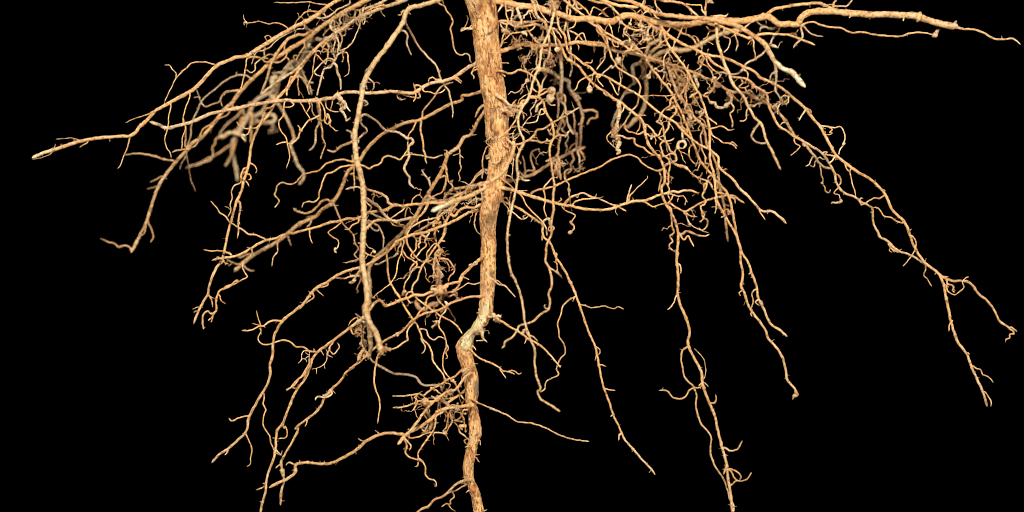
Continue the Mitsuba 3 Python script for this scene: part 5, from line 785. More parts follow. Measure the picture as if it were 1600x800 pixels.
RB - 1.19 1.19 o -174,20,1843 -146,15,1840 -119,7,1836 -36,-14,1833 53,-4,1824 129,19,1830 191,20,1813 259,2,1780 328,-6,1724 376,-13,1655 423,-55,1544 525,-50,1470 560,-38,1423 608,-39,1368 669,-44,1313 738,-34,1272 793,-38,1224 840,-57,1202 893,-88,1152 954,-97,1103 1002,-92,1063 1023,-92,1025 1036,-102,943 1064,-93,861 1106,-74,808 1154,-75,753 1179,-100,683 1185,-118,614 1174,-121,553 1164,-122,543 1164,-131,481 1189,-154,405 1223,-158,351 1266,-130,263 1287,-124,181 1286,-138,106 1284,-141,84 1276,-144,-42 1282,-165,-111 1282,-201,-207 1279,-194,-296 1303,-182,-386 1339,-188,-467 1362,-182,-534 1366,-180,-544 1371,-170,-608 1358,-178,-664 1372,-202,-720 1418,-233,-814 1458,-231,-894 1465,-242,-974 1497,-242,-1078 1540,-213,-1176 1558,-215,-1218 1582,-249,-1337 1614,-262,-1469 1643,-300,-1587 1656,-282,-1699 1679,-272,-1833 1690,-279,-1954 1701,-279,-2031
RP - 0.99 1.14 o 350,-58,1887 347,-60,1869 354,-65,1838 368,-68,1772 409,-52,1719 423,-41,1652 437,-51,1596 486,-77,1553 527,-92,1517 544,-95,1500 606,-96,1466 653,-103,1417 721,-119,1395 775,-118,1365 838,-96,1329 900,-81,1296 955,-89,1268 1008,-104,1229 1063,-110,1177 1137,-120,1115 1216,-156,1058 1250,-163,1041 1305,-151,987 1375,-133,920 1459,-140,859 1527,-134,826 1572,-128,792 1599,-132,764 1597,-152,708 1617,-172,668 1677,-190,617 1722,-185,573 1755,-182,523 1799,-188,484 1835,-191,447 1889,-177,388 1928,-162,351 1965,-158,344 2002,-163,348 2051,-183,314 2086,-199,284 2116,-206,248
RN - 1.14 1.00 o 583,-56,1848 583,-55,1839 604,-54,1822 665,-57,1781 720,-50,1720 782,-54,1678 849,-83,1648 902,-110,1611 970,-115,1576 1038,-109,1543
RN2 RN 1.05 0.90 o 621,-55,1810 631,-49,1826 714,-27,1756 802,-53,1699 871,-48,1658 955,-20,1627 1024,-9,1580
RN3 RN 1.00 0.85 o 669,-56,1777 665,-56,1774 672,-55,1740 700,-49,1720 728,-27,1674 749,-12,1641 764,-4,1601 777,-8,1552 804,-20,1510 808,-24,1493 897,-22,1424 980,-15,1370 1000,-19,1328 987,-7,1240 982,19,1187 942,46,1141 908,54,1086 880,49,1038 846,48,1006 832,52,973
RN4 RN 0.75 0.60 o 720,-50,1720 740,-71,1683 746,-90,1647
RN5 RN 0.65 0.55 o 786,-56,1676 781,-62,1664 794,-74,1635 828,-85,1627 814,-93,1660
RN6 RN 0.75 0.60 p 853,-86,1644 855,-86,1647 889,-93,1674 923,-101,1653 915,-111,1604 881,-117,1590
RN7 RN 0.64 0.55 o 923,-101,1653 930,-103,1652 926,-114,1610 880,-132,1588 933,-153,1596 1001,-168,1605 1055,-166,1619
RN8 RN 0.64 0.50 o 929,-104,1646 936,-108,1645 982,-132,1602 1015,-155,1565
RC13 RC 0.91 0.80 o 725,71,1646 726,73,1653 644,110,1681 554,97,1694 519,87,1734 457,90,1769 436,96,1784
RC14 RC 0.65 0.55 o 498,16,1671 496,14,1678 523,1,1725 551,1,1742 571,3,1705 585,0,1663
RC15 RC 0.70 0.55 o 733,71,1643 725,58,1593 732,58,1559 704,60,1518 687,58,1494 660,51,1458
RC16 RC 0.65 0.55 o 891,87,1599 892,85,1610 885,86,1582 866,102,1528 862,101,1466 855,100,1463 854,74,1371 840,67,1322 836,64,1259
RC17 RC 0.80 0.60 g 837,77,1606 836,76,1602 829,62,1566 835,51,1537
RC17b RC 2.31 1.80 g 832,55,1548 837,26,1511
RC18 RC 0.70 0.60 g 837,26,1511 827,23,1507 778,6,1471 781,1,1485 739,-15,1452 704,-26,1420
RA20 RA 1.20 1.10 o 391,-47,2008 454,-9,1958 517,18,1913 573,40,1874
RA21 RA 0.95 0.80 o 496,3,1980 475,0,2007 544,15,1954 586,31,1921 614,41,1874
RA21b RA 0.75 0.60 p 470,-2,1946 496,3,1980 510,16,1940 545,25,1934 524,32,1970
RA22 RA 0.75 0.60 o 609,-54,1847 610,-55,1870 617,-58,1897 631,-53,1935 694,-26,1914 708,-20,1908 674,-4,1879
RA22b RA 0.65 0.50 o 704,-22,1911 736,0,1938 764,15,1950
RA22c RA 1.10 0.70 b 708,-20,1908 737,8,1877 761,22,1871
RA23 RA 0.75 0.60 o 493,-51,1847 494,-62,1828 493,-75,1806 472,-95,1776 438,-113,1764
RA24 RA 0.74 0.60 o 756,-83,1825 756,-93,1811 771,-127,1752 777,-143,1720
RA25 RA 0.99 0.84 o 828,-109,1846 834,-111,1836 867,-120,1794 901,-121,1773 949,-119,1753 990,-119,1750 1037,-130,1721
RA25b RA 1.29 1.09 p 848,-115,1818 843,-123,1814 855,-155,1797
RA25c RA 1.09 0.99 p 1009,-101,1848 997,-117,1804 1010,-125,1780 996,-134,1745 1023,-141,1744
RA25d RA 0.89 0.69 p 998,-118,1803 983,-124,1793 1029,-147,1770 1056,-160,1776
RA26 RA 0.69 0.55 o 929,-106,1866 926,-110,1850 908,-126,1793 866,-139,1751 866,-141,1730 907,-144,1689 910,-146,1648
RA26b RA 1.09 0.99 p 910,-124,1802 914,-140,1799 918,-183,1783
RA27 RA 0.99 0.74 g 1085,-108,1794 1079,-111,1788 1051,-129,1738 1054,-140,1703 1070,-149,1682
RA27b RA 1.29 0.99 p 1053,-138,1711 1046,-148,1709 1061,-178,1702
RA27c RA 1.29 0.99 p 1041,-150,1681 1042,-155,1674 1081,-188,1684
RA28 RA 0.79 0.64 o 1059,-143,1696 1043,-150,1682 1008,-161,1670 987,-172,1642 1003,-179,1630
RA29 RA 0.64 0.50 o 1106,-111,1775 1100,-114,1767 1092,-132,1711 1111,-147,1661
RA30 RA 1.09 0.89 o 1056,-104,1835 1052,-104,1823 1107,-111,1775 1153,-128,1745 1139,-141,1696
RQ - 1.14 0.99 o 1145,-98,1817 1175,-113,1733 1209,-107,1645 1250,-114,1583 1298,-105,1522 1334,-100,1477 1356,-105,1443 1377,-123,1397 1402,-152,1338 1429,-165,1282 1457,-164,1240 1462,-163,1220 1485,-165,1159 1506,-176,1080 1523,-169,1008 1531,-147,931 1530,-151,848 1532,-161,819 1530,-186,734 1549,-192,667 1564,-206,577 1567,-231,499 1587,-227,402 1634,-204,328 1678,-210,247 1721,-220,180 1743,-218,113 1758,-224,62 1777,-245,10 1811,-273,-44 1840,-279,-133 1878,-266,-229 1892,-273,-324 1930,-264,-398 1996,-271,-531 2057,-304,-571 2107,-316,-617
RR - 1.29 1.09 o 1149,-98,1810 1170,-80,1764 1224,-91,1708 1290,-120,1664 1333,-123,1638 1415,-109,1607 1496,-108,1567 1544,-108,1555 1619,-93,1548 1702,-68,1522 1789,-83,1476 1900,-106,1414 1912,-105,1397 1999,-110,1353 2115,-121,1284 2188,-87,1225 2276,-79,1151 2337,-89,1069 2393,-85,1007 2428,-101,938 2467,-129,856 2513,-118,782 2591,-95,721 2690,-94,649 2787,-73,597 2848,-80,541 2893,-108,484 2922,-120,416 2948,-114,360 3004,-110,304 3041,-114,267 3072,-111,205 3091,-96,158 3133,-69,65 3202,-97,-47 3322,-104,-154 3346,-122,-223 3366,-118,-335 3364,-112,-317 3395,-81,-423 3407,-86,-497 3435,-86,-591 3463,-82,-665 3529,-121,-766 3561,-124,-859 3608,-102,-953 3655,-101,-1056 3676,-91,-1112 3694,-75,-1171
RR1 RR 0.65 0.55 o 1225,-86,1805 1224,-93,1770 1217,-96,1749 1196,-101,1731
RR2 RR 0.70 0.55 o 1257,-106,1686 1260,-114,1651 1253,-122,1620
RR3 RR 0.89 0.70 o 1225,-92,1708 1217,-95,1694 1175,-104,1666 1141,-109,1652
RR4 RR 0.69 0.50 p 1253,-122,1620 1214,-129,1588 1179,-147,1539 1172,-155,1490 1175,-155,1446
BR RC 1.79 1.68 l 1885,846,1866 1757,848,1837 1674,869,1809 1587,859,1765 1527,856,1730 1450,860,1701 1390,852,1691 1311,826,1697 1241,815,1675 1208,820,1662 1137,843,1613 1079,851,1585
BR2 RC 1.66 1.56 g 1043,283,1560 1060,544,1556 1024,768,1570 992,771,1556 991,761,1494 1003,770,1401
BR3 RC 1.78 1.78 l 1048,619,1561 1048,628,1568 1074,711,1511 1096,765,1444 1102,801,1339 1088,816,1239 1051,793,1158 999,774,1106 942,773,1056 913,775,1052
BR4 RC 1.75 1.34 l 1038,83,1565 1043,283,1560 1091,580,1652 1114,611,1712 1171,608,1741 1206,595,1775 1205,580,1837
BR4b RC 1.54 1.23 l 1081,72,1553 1099,277,1587 1154,575,1673 1198,580,1709 1205,580,1759
BR5 RC 1.03 0.93 g 1078,77,1501 1072,137,1501 1051,461,1460 1006,654,1413 958,691,1380 923,697,1331 886,687,1272 865,679,1200 829,682,1114 818,672,1049 825,668,1038
BR5b RC 0.83 0.68 g 920,696,1325 922,686,1322 949,647,1330 1013,648,1327
BR6 RC 1.55 1.03 l 1075,123,1413 1087,622,1453 1115,671,1472 1129,674,1508
RP1 RP 0.69 0.55 o 755,-118,1375 761,-125,1354 788,-142,1305 801,-148,1270 821,-153,1242
RP2 RP 0.79 0.60 o 650,-103,1417 591,-135,1392
RP3 RP 0.69 0.50 o 641,-108,1413 639,-110,1416 618,-133,1356
RP4 RP 0.65 0.55 o 661,-105,1414 660,-107,1410 660,-114,1389 673,-129,1353 709,-144,1308
RP5 RP 0.79 0.60 b 600,-96,1468 599,-101,1465 584,-126,1453
RP6 RP 0.79 0.50 o 563,-95,1489 565,-97,1493 618,-121,1504 622,-128,1524
RP7 RP 0.74 0.60 o 682,-110,1408 680,-113,1403 680,-121,1388 645,-140,1390
RB20 RB 0.70 0.55 o 581,-38,1399 574,-41,1392 560,-46,1384 518,-59,1352 504,-66,1311 477,-73,1281
RB21 RB 0.50 0.50 o 611,-39,1365 608,-42,1361 600,-54,1339 596,-69,1311
RB21b RB 1.79 2.29 p 596,-69,1311 600,-73,1307 600,-99,1271
RB22 RB 0.90 0.70 b 720,-37,1283 718,-39,1279 731,-56,1253 750,-70,1242
RB23 RB 0.74 0.60 o 977,-94,1084 981,-100,1089 1007,-120,1091 1040,-147,1088
RB24 RB 0.75 0.60 o 982,-94,1083 997,-74,1040 991,-56,993 965,-39,957
RB25 RB 0.85 0.70 o 1029,-99,967 982,-92,947 934,-86,961 901,-79,968 881,-69,993 881,-55,1028
RB26 RB 0.99 0.85 o 1139,-75,770 1147,-72,777 1101,-54,788 1059,-60,808 1024,-80,841 982,-96,854 954,-104,874 947,-106,908 899,-107,912 844,-113,932 803,-122,935
RB27 RB 0.70 0.55 o 807,-26,985 767,-18,961 739,-23,927 746,-28,902 773,-36,871 803,-40,844
RB28 RB 1.99 1.10 p 842,-58,1201 837,-56,1195 841,-39,1121 834,-40,1087 824,-40,1052 821,-38,1025
RB28b RB 1.00 2.20 p 821,-38,1025 821,-29,995 818,-25,1016 825,-18,1051
RB28c RB 2.20 1.60 b 821,-29,995 807,-26,988 804,-19,955 822,-10,921 829,-3,880
RB28d RB 1.60 1.30 p 828,-4,886 833,-3,887 826,6,853 813,11,832
RB28e RB 1.00 1.60 p 813,11,832 841,19,823 817,26,792
RB28f RB 0.70 0.50 p 785,-21,972 787,-21,968 781,-15,941 805,-6,921 836,1,928 850,6,901
RB28g RB 0.70 0.50 p 819,9,842 823,11,839 844,25,813 831,33,799
RB28h RB 0.70 0.50 p 878,-80,1166 870,-83,1156 862,-90,1131 848,-98,1107
RB28i RB 0.60 0.50 p 827,-40,1064 820,-43,1066 847,-59,1092
RB29 RB 0.84 0.69 o 1024,-93,1016 1040,-91,1019 1085,-86,985 1111,-104,949 1150,-124,907 1204,-135,890 1238,-140,900 1256,-145,914
RB30 RB 0.74 0.64 o 1036,-102,944 1049,-106,946 1069,-114,928 1103,-124,928 1136,-134,937 1149,-144,967 1162,-156,994
RB30b RB 1.19 1.09 p 1083,-118,928 1081,-137,917 1074,-169,898
RB31 RB 0.99 0.79 o 1180,-96,697 1232,-121,723 1273,-126,743 1266,-129,784 1224,-140,818 1203,-152,865 1182,-154,912 1176,-145,961 1163,-134,1016 1122,-135,1043 1129,-137,1046 1148,-160,1106
RB32 RB 0.84 0.69 o 1190,-153,895 1182,-152,892 1149,-145,865 1156,-147,824 1174,-168,776 1207,-188,747 1219,-203,706 1212,-207,665 1206,-200,611 1200,-192,550 1193,-192,561 1213,-196,513 1206,-201,465 1223,-201,431
RB33 RB 0.79 0.69 o 1218,-134,1050 1209,-156,987 1181,-172,952 1167,-180,931
RB34 RB 0.74 0.64 o 1174,-168,776 1161,-165,769 1195,-159,776 1230,-152,793 1272,-143,777
RB35 RB 0.79 1.09 o 1241,-95,724 1294,-122,696 1340,-139,682 1387,-152,647
RB35b RB 1.19 0.99 p 1314,-124,696 1346,-153,688 1364,-177,666
RB36 RB 0.69 0.59 o 1273,-126,750 1265,-141,818 1278,-147,831 1324,-168,830
RB36b RB 1.38 1.09 p 1285,-150,831 1283,-167,864 1289,-175,877 1329,-190,883 1339,-195,863 1321,-202,828
RB37 RB 0.80 0.60 o 1180,-102,677 1176,-101,676 1146,-95,656 1161,-78,616 1161,-73,606 1149,-47,545 1140,-35,501
RB38 RB 0.84 0.69 o 1209,-156,374 1216,-156,378 1232,-174,317 1236,-161,235 1252,-138,181 1225,-125,154 1245,-118,114 1219,-114,84 1242,-108,47 1272,-98,27
RB39 RB 0.94 0.79 o 1193,-154,399 1202,-161,405 1273,-205,370 1340,-221,343 1379,-236,371
RB39b RB 0.69 0.54 o 1331,-219,346 1326,-224,336 1378,-246,308 1424,-262,301
RB39c RB 0.49 0.39 p 1340,-225,322 1352,-240,281 1377,-265,237
RB40 RB 0.74 0.59 o 1205,-162,405 1234,-188,445 1240,-201,472 1212,-214,479
RB40b RB 0.54 0.44 o 1240,-201,472 1286,-217,461 1319,-224,461 1342,-235,430 1352,-242,410
RB41 RB 0.99 0.84 o 1287,-126,167 1327,-132,174 1347,-135,191 1387,-144,181 1446,-154,158 1498,-156,155 1529,-158,170
RB42 RB 0.84 0.69 o 1294,-128,169 1293,-129,174 1334,-135,126 1360,-141,154 1386,-154,114 1407,-170,71
RB43 RB 0.55 0.45 o 1002,-92,1240 1113,-71,1249 1189,-60,1246 1273,-46,1251
TG20 TG 0.80 0.70 o 1008,-108,426 1050,-93,410 1099,-76,383 1133,-74,394 1188,-77,409
TG21 TG 0.74 0.74 p 892,-109,410 902,-120,475 928,-136,556
TG22 TG 0.84 0.35 o 895,-112,428 899,-113,427 911,-127,461 945,-130,502 994,-123,550 1034,-128,587 1051,-134,607 1047,-138,621
TG23 TG 0.94 0.75 o 412,-64,408 456,-90,455 503,-98,475 558,-88,489 600,-73,466 669,-65,449 743,-84,414 811,-100,386 887,-105,349
TG24 TG 0.75 0.70 o 468,-79,387 469,-82,394 523,-111,434 591,-112,444 660,-116,447
TG25 TG 0.60 0.40 p 648,-68,456 658,-119,483
TG25b TG 0.50 0.30 p 675,-66,449 711,-117,462
TG25c TG 0.50 0.40 p 498,-81,469 503,-97,455 516,-114,461 517,-129,474
TG26 TG 0.45 0.30 p 803,-133,377 805,-136,372 800,-149,344 817,-167,315
TF20 TF 1.45 1.24 b 488,554,1319 531,555,1248 560,559,1177 571,569,1107 560,570,1068 556,569,961 547,610,856
TF20b TF 1.14 0.83 b 574,554,1170 659,547,1176 684,554,1163 684,569,1121 632,592,1108 608,609,1063
TF20c TF 1.24 0.93 b 545,554,1060 538,554,1074
TF21 TF 1.14 1.24 b 550,550,883 559,549,868 580,549,878 596,548,883
TF22 TF 1.03 0.78 b 559,549,868 548,549,860 573,547,818 589,546,782
TF23 TF 0.77 0.62 b 499,554,1138 510,572,1068 503,559,1025 523,531,966 523,517,923 480,509,887 458,507,851 480,504,823
TF24 TF 1.14 0.83 p 517,554,996 524,557,953 520,558,911 530,534,838 544,515,795 543,498,744
TF24b TF 0.67 0.57 b 589,546,782 545,537,753 555,528,710 530,521,681 508,518,696 487,514,731
TF25 TF 1.03 0.72 b 476,518,838 480,518,830 498,526,781 473,533,739 480,533,710 445,525,660
TF26 TF 0.72 0.62 b 477,532,703 459,531,700 427,530,682 438,528,625
RAT RA 1.08 0.69 o 3382,-254,1764 3476,-255,1745 3555,-229,1744 3629,-227,1720 3707,-252,1671 3779,-255,1665 3852,-257,1670 3906,-273,1624
RAB RA 0.89 0.89 o 2210,-195,1795 2227,-190,1788 2252,-184,1792 2316,-180,1809 2391,-170,1784 2466,-162,1769 2537,-179,1762 2617,-202,1723 2692,-192,1729 2801,-170,1711 2929,-159,1701 3019,-131,1704 3083,-124,1726 3183,-152,1728 3256,-158,1712
RABb RA 1.78 0.99 p 3256,-158,1712 3277,-155,1707 3287,-150,1739 3305,-147,1758 3341,-150,1776
RAC RA 0.84 0.69 o 2480,-173,1931 2541,-153,1933 2595,-143,1938 2622,-142,1966 2642,-145,2003
RAD RA 1.19 0.79 b 2474,-164,1908 2476,-165,1911 2485,-176,1936 2489,-183,1961 2509,-190,1976
RAD2 RA 0.59 0.49 b 2485,-177,1941 2441,-189,1940 2391,-205,1917
RAE RA 0.94 0.69 p 2621,-181,1878 2611,-207,1854 2596,-233,1832
RAF RA 0.93 0.59 p 3016,-230,1853 3012,-251,1833 3003,-281,1803
RAG RA 1.28 1.08 g 3398,-263,1772 3405,-248,1786 3428,-213,1816
RAH RA 1.97 1.67 p 3390,-255,1763 3392,-259,1774 3425,-276,1762
RT RA 1.39 1.34 o 1943,-138,1847 1944,-138,1842 1964,-139,1858 1983,-147,1877 2014,-161,1903 2094,-166,1923 2212,-183,1941 2291,-190,1948 2348,-177,1955 2414,-159,1943 2487,-165,1901
RU RA 1.14 0.99 o 1952,-140,1853 1952,-139,1850 1880,-134,1826 1834,-118,1800 1800,-96,1766
RV RA 1.24 1.04 o 1514,-138,1825 1518,-137,1810 1608,-115,1784 1692,-85,1755 1764,-90,1722 1843,-109,1692 1900,-106,1712 1966,-93,1726 2063,-90,1722 2145,-81,1719 2232,-42,1695 2300,-18,1673 2365,-18,1647
RV1 RA 0.70 0.55 o 2159,-75,1715 2163,-68,1724 2216,-37,1744 2234,-23,1766
RV2 RA 0.70 0.50 o 2181,-58,1730 2216,-35,1724 2222,-25,1709 2204,-11,1719
RV3 RA 0.65 0.55 o 1851,-108,1695 1856,-100,1685 1846,-80,1663 1831,-60,1643
RV4 RA 0.75 0.60 o 1856,-100,1685 1860,-99,1685 1878,-90,1609 1891,-75,1554 1877,-58,1515
RV5 RA 1.00 1.00 g 2075,-156,1795 2077,-138,1789 2072,-27,1753 2043,65,1706 2025,90,1652 1972,84,1594 1906,85,1545 1841,83,1512 1815,75,1471 1782,70,1437 1742,73,1426 1694,89,1431 1647,108,1445 1591,120,1432
RV6 RA 1.30 1.20 g 2025,86,1660 2048,44,1647 2085,44,1629
RV7 RA 0.85 0.70 g 1892,-135,1830 1898,-119,1820 1955,-53,1795 1978,-32,1801 1986,7,1842
RV8 RA 1.20 1.10 g 2075,-98,1776 2072,-21,1791 2066,56,1789 2031,105,1784 1990,100,1800 1957,99,1792 1949,99,1759
RV9 RA 0.94 0.69 g 2234,-189,1789 2236,-185,1784 2253,-173,1777 2299,-139,1733 2335,-122,1716 2421,-81,1705
RV10 RA 0.99 0.84 g 2227,-190,1788 2239,-165,1738 2249,-151,1699 2219,-135,1661 2196,-124,1638 2182,-109,1610
RW RA 1.31 0.87 l 1577,-144,1829 1573,-264,1727 1569,-389,1618 1588,-473,1531 1614,-523,1432 1642,-553,1366 1648,-566,1331 1674,-576,1281 1719,-564,1233 1741,-553,1212 1782,-537,1130 1818,-539,1069 1830,-537,1045 1880,-525,1003 1905,-518,937 1921,-536,870 1954,-563,802 1990,-563,724 2026,-554,652
RS RA 1.20 1.00 o 1087,-103,2001 1172,-63,1992 1161,-60,1990 1258,-55,1981 1340,-42,1962 1374,-32,1939 1406,-26,1908 1455,-31,1870
RS1 RA 0.70 0.55 o 1353,-86,1957 1437,-52,1953 1474,-40,1954 1479,-32,1931 1496,-21,1908
RS2 RA 1.05 0.90 o 1527,-40,1987 1523,-33,2012 1510,-8,1934 1516,20,1864
RS3 RA 1.50 1.20 p 1527,-40,1987 1554,-11,1986 1568,11,1977
RS4 RA 0.89 0.70 p 1505,-138,1824 1496,-106,1882 1481,-95,1899 1467,-86,1917
RS5 RA 0.70 0.60 o 1397,-86,1900 1397,-36,1878
RS6 RA 0.94 0.74 p 1557,-141,1831 1557,-145,1845 1604,-159,1859 1650,-181,1853 1668,-197,1871
RS7 RA 0.69 0.55 p 1614,-113,1782 1608,-117,1768 1575,-127,1742 1533,-142,1749 1499,-167,1778
RS8 RA 0.74 0.54 o 1602,-119,1763 1608,-122,1755 1566,-139,1749 1523,-163,1730 1505,-182,1688 1472,-193,1674
RS9 RA 0.79 0.64 g 1650,-100,1769 1640,-117,1735 1647,-128,1702 1687,-130,1682 1679,-135,1621 1637,-152,1573
RS10 RA 0.89 0.65 g 1738,-88,1734 1732,-92,1722 1739,-101,1697 1749,-120,1646 1734,-143,1586
RS11 RA 0.79 0.60 o 1800,-96,1766 1779,-108,1761 1727,-140,1717 1693,-157,1691
RS12 RA 0.84 0.69 o 1327,-99,1794 1327,-102,1797 1307,-152,1740 1274,-205,1676
RS13 RA 1.05 0.90 o 1232,-84,1801 1232,-82,1796 1265,-72,1777 1331,-56,1734 1389,-38,1712 1423,-23,1681 1440,-13,1645
RS14 RA 0.70 0.60 o 1402,-32,1700 1419,-26,1717 1448,-18,1697 1465,-5,1658 1483,13,1615
RS15 RA 0.75 0.60 p 1243,-79,1790 1244,-78,1792 1217,-57,1758 1202,-47,1741
RS16 RA 0.65 0.55 o 1353,-108,1796 1355,-102,1781 1349,-82,1731
RE10 RE 0.97 0.88 g 1986,-474,1487 2006,-439,1408 2016,-397,1320
RE11 RE 0.69 0.54 p 2023,-278,1418 1998,-255,1400 1990,-221,1355
RE12 RE 0.78 0.58 b 2086,-488,1405 2084,-479,1396 2100,-450,1367
RE13 RE 0.78 0.58 b 2152,-514,1350 2168,-497,1363 2187,-474,1381
RX RC 1.15 1.10 o 1061,77,1558 1055,72,1533 1072,75,1510 1101,88,1466 1135,89,1432 1169,83,1381 1208,84,1341 1243,91,1297 1265,93,1260 1271,92,1251 1298,72,1182 1324,52,1141 1346,40,1078 1369,47,1022 1398,59,955 1415,58,898 1443,58,830 1473,77,757 1526,91,690 1553,83,656 1596,57,598 1634,45,553 1679,46,502 1705,45,446 1719,34,386 1733,30,311 1751,56,228 1768,76,146 1790,65,70 1793,57,25 1792,54,-43 1804,55,-98 1810,46,-150 1792,18,-233 1821,13,-300 1846,34,-376 1886,48,-444 1938,45,-511 1992,56,-595 2007,61,-642 2062,44,-706 2114,9,-794 2140,17,-892 2156,20,-974 2205,16,-1030 2230,23,-1076
RY RC 1.41 1.21 b 1111,65,1543 1140,76,1533 1202,80,1505 1231,84,1466 1254,93,1393 1282,85,1324 1304,76,1259 1315,77,1244 1362,98,1195 1398,125,1151 1428,143,1102 1457,147,1074 1497,149,1040 1543,156,1017
RY2 RC 1.11 1.11 b 1506,151,1034 1509,158,1006 1526,158,961 1541,132,863 1552,131,851 1587,145,783 1624,172,682 1636,176,591 1653,202,489 1673,213,436 1682,192,329 1692,175,230 1707,190,113
RZ RR 1.15 1.00 o 1507,-108,1566 1524,-100,1544 1565,-79,1501 1621,-84,1467 1664,-102,1438 1701,-116,1392 1763,-112,1384 1826,-96,1371 1872,-88,1338 1890,-87,1318 1946,-84,1287 1985,-71,1244 1994,-51,1196 2014,-35,1141 2033,-35,1101 2050,-46,1059 2080,-60,1009 2142,-62,971 2192,-56,934 2260,-61,897 2341,-63,847 2414,-33,805 2461,-7,750 2499,-5,687 2517,-10,650 2530,-10,581 2562,-3,525 2611,-7,484 2671,-25,462 2719,-35,424 2771,-25,399 2811,-8,375 2820,8,325 2828,16,250 2867,23,175 2870,25,164 2940,46,118 3022,35,42 3111,11,9 3199,25,-42 3252,32,-77
RR10 RR 0.69 0.55 o 1434,-111,1688 1450,-119,1659 1471,-126,1636 1472,-137,1599
RR12 RR 0.50 0.79 p 1436,-109,1597 1434,-112,1593 1431,-127,1572 1424,-141,1554
RR13 RR 0.75 0.60 o 1484,-108,1573 1479,-106,1563 1454,-101,1547 1452,-97,1516 1475,-91,1489 1459,-84,1462 1426,-73,1442
RR14 RR 0.80 0.65 o 1473,-105,1558 1491,-98,1539 1481,-82,1495 1527,-68,1469 1556,-62,1424 1570,-63,1382
RR15 RR 0.75 0.60 o 1509,-108,1566 1512,-105,1510 1547,-100,1460 1581,-91,1433 1618,-84,1409 1588,-81,1361
RR15b RR 1.30 1.10 p 1570,-63,1382 1576,-54,1383 1596,-23,1394
RR16 RR 0.55 0.45 p 1259,-111,1665 1266,-114,1666 1251,-131,1630 1258,-140,1613
RR17 RR 0.75 0.60 o 1803,-86,1469 1794,-83,1453 1829,-76,1429 1835,-72,1401 1814,-57,1346 1849,-44,1359 1861,-36,1337 1902,-26,1310 1908,-26,1273
RR18 RR 0.70 0.60 o 1783,-107,1380 1781,-100,1371 1794,-85,1350 1769,-61,1318 1811,-38,1312 1859,-8,1337
RR19 RR 0.75 0.55 p 1816,-35,1314 1837,-3,1281 1856,14,1299 1875,29,1286 1900,56,1260
RC20 RC 1.41 1.81 g 1447,115,1436 1448,115,1440 1437,114,1418 1448,113,1395
RC21 RC 1.11 1.31 p 1448,113,1395 1448,113,1389 1460,115,1355 1466,116,1321
RC22 RC 1.01 1.21 p 1266,115,1415 1273,115,1412 1287,116,1398
RC23 RC 1.01 1.11 p 1315,144,1358 1326,144,1358 1331,143,1338
RC24 RC 0.65 0.50 p 1227,40,1586 1227,36,1602 1193,32,1563 1187,26,1522 1186,10,1465 1143,-4,1437
RC25 RC 0.60 0.45 p 1163,67,1528 1164,64,1532 1169,46,1553 1176,37,1560
RC26 RC 0.60 0.45 o 1221,77,1511 1226,64,1532 1236,48,1558
RC27 RC 0.60 0.45 p 1262,24,1522 1282,18,1525 1304,10,1510 1269,-6,1483 1257,-13,1468
RC28 RC 0.55 0.40 p 1292,15,1518 1302,-10,1536 1312,-30,1551 1323,-43,1555
RC28b RC 0.55 0.40 p 1304,10,1510 1330,-21,1510 1345,-52,1528
RC28c RC 0.70 0.50 p 1375,97,1463 1378,91,1472 1380,79,1488 1389,65,1506
RC28d RC 0.41 0.31 p 1198,580,1716 1221,566,1711 1246,548,1697
RC28e RC 0.35 0.25 b 1236,48,1558 1227,40,1586 1260,27,1534 1263,23,1514
RC29 RC 0.86 0.65 o 1109,88,1458 1124,91,1472 1150,97,1456 1193,111,1446 1194,124,1407 1186,131,1385
RC30 RC 0.96 0.71 p 1193,113,1440 1211,118,1441 1223,137,1397 1247,147,1375 1259,153,1398
RC31 RC 0.81 0.65 o 1283,90,1494 1277,97,1473 1301,112,1423 1324,114,1401 1355,115,1381 1346,113,1344
RC32 RC 0.70 0.55 o 1333,93,1480 1331,95,1472 1335,118,1418 1328,127,1390 1308,132,1408
RC33 RC 0.85 0.70 o 1309,92,1487 1305,88,1472 1343,71,1442 1370,54,1395 1392,50,1389
RC34 RC 0.80 0.65 o 1386,51,1389 1381,53,1367 1358,50,1333 1336,54,1282 1319,62,1255 1331,66,1249 1327,85,1194
RC35 RC 0.70 0.55 p 1381,53,1367 1411,79,1341 1435,95,1348
RC36 RC 0.65 0.50 p 1210,84,1340 1219,79,1347 1230,74,1357 1241,68,1346 1243,59,1317
RC37 RC 0.76 0.61 o 1317,130,1400 1314,131,1396 1316,156,1319 1305,168,1292
RC38 RC 1.01 0.75 p 1091,83,1480 1095,86,1483 1091,101,1456 1075,123,1413
RC39 RC 1.01 0.91 b 1233,85,1458 1243,90,1461 1261,103,1439 1267,114,1418 1257,126,1396
RC40 RC 0.91 0.71 o 1593,144,1375 1594,155,1330 1561,165,1291 1527,170,1280 1513,174,1263 1540,181,1258 1564,192,1225 1593,202,1208
RC40b RC 1.22 1.11 p 1572,195,1220 1570,196,1216 1604,201,1211 1616,205,1180 1651,216,1174 1693,232,1179
RC40c RC 1.42 0.91 p 1690,231,1179 1699,238,1197 1723,250,1212 1742,264,1236 1738,279,1277
RC41 RC 1.41 1.01 b 1637,132,1349 1625,123,1333 1595,109,1335 1583,99,1320
RC42 RC 1.61 1.11 b 1707,121,1304 1704,121,1299 1710,122,1270 1727,122,1248 1721,121,1208
RC43 RC 0.86 0.71 o 1724,122,1251 1727,123,1253 1727,123,1202 1743,114,1173 1737,108,1139 1717,106,1122 1725,108,1082 1737,112,1043 1731,114,1011
RC44 RC 0.71 0.61 o 1738,279,1277 1749,278,1288 1761,277,1271 1795,273,1236 1829,271,1219 1846,271,1230
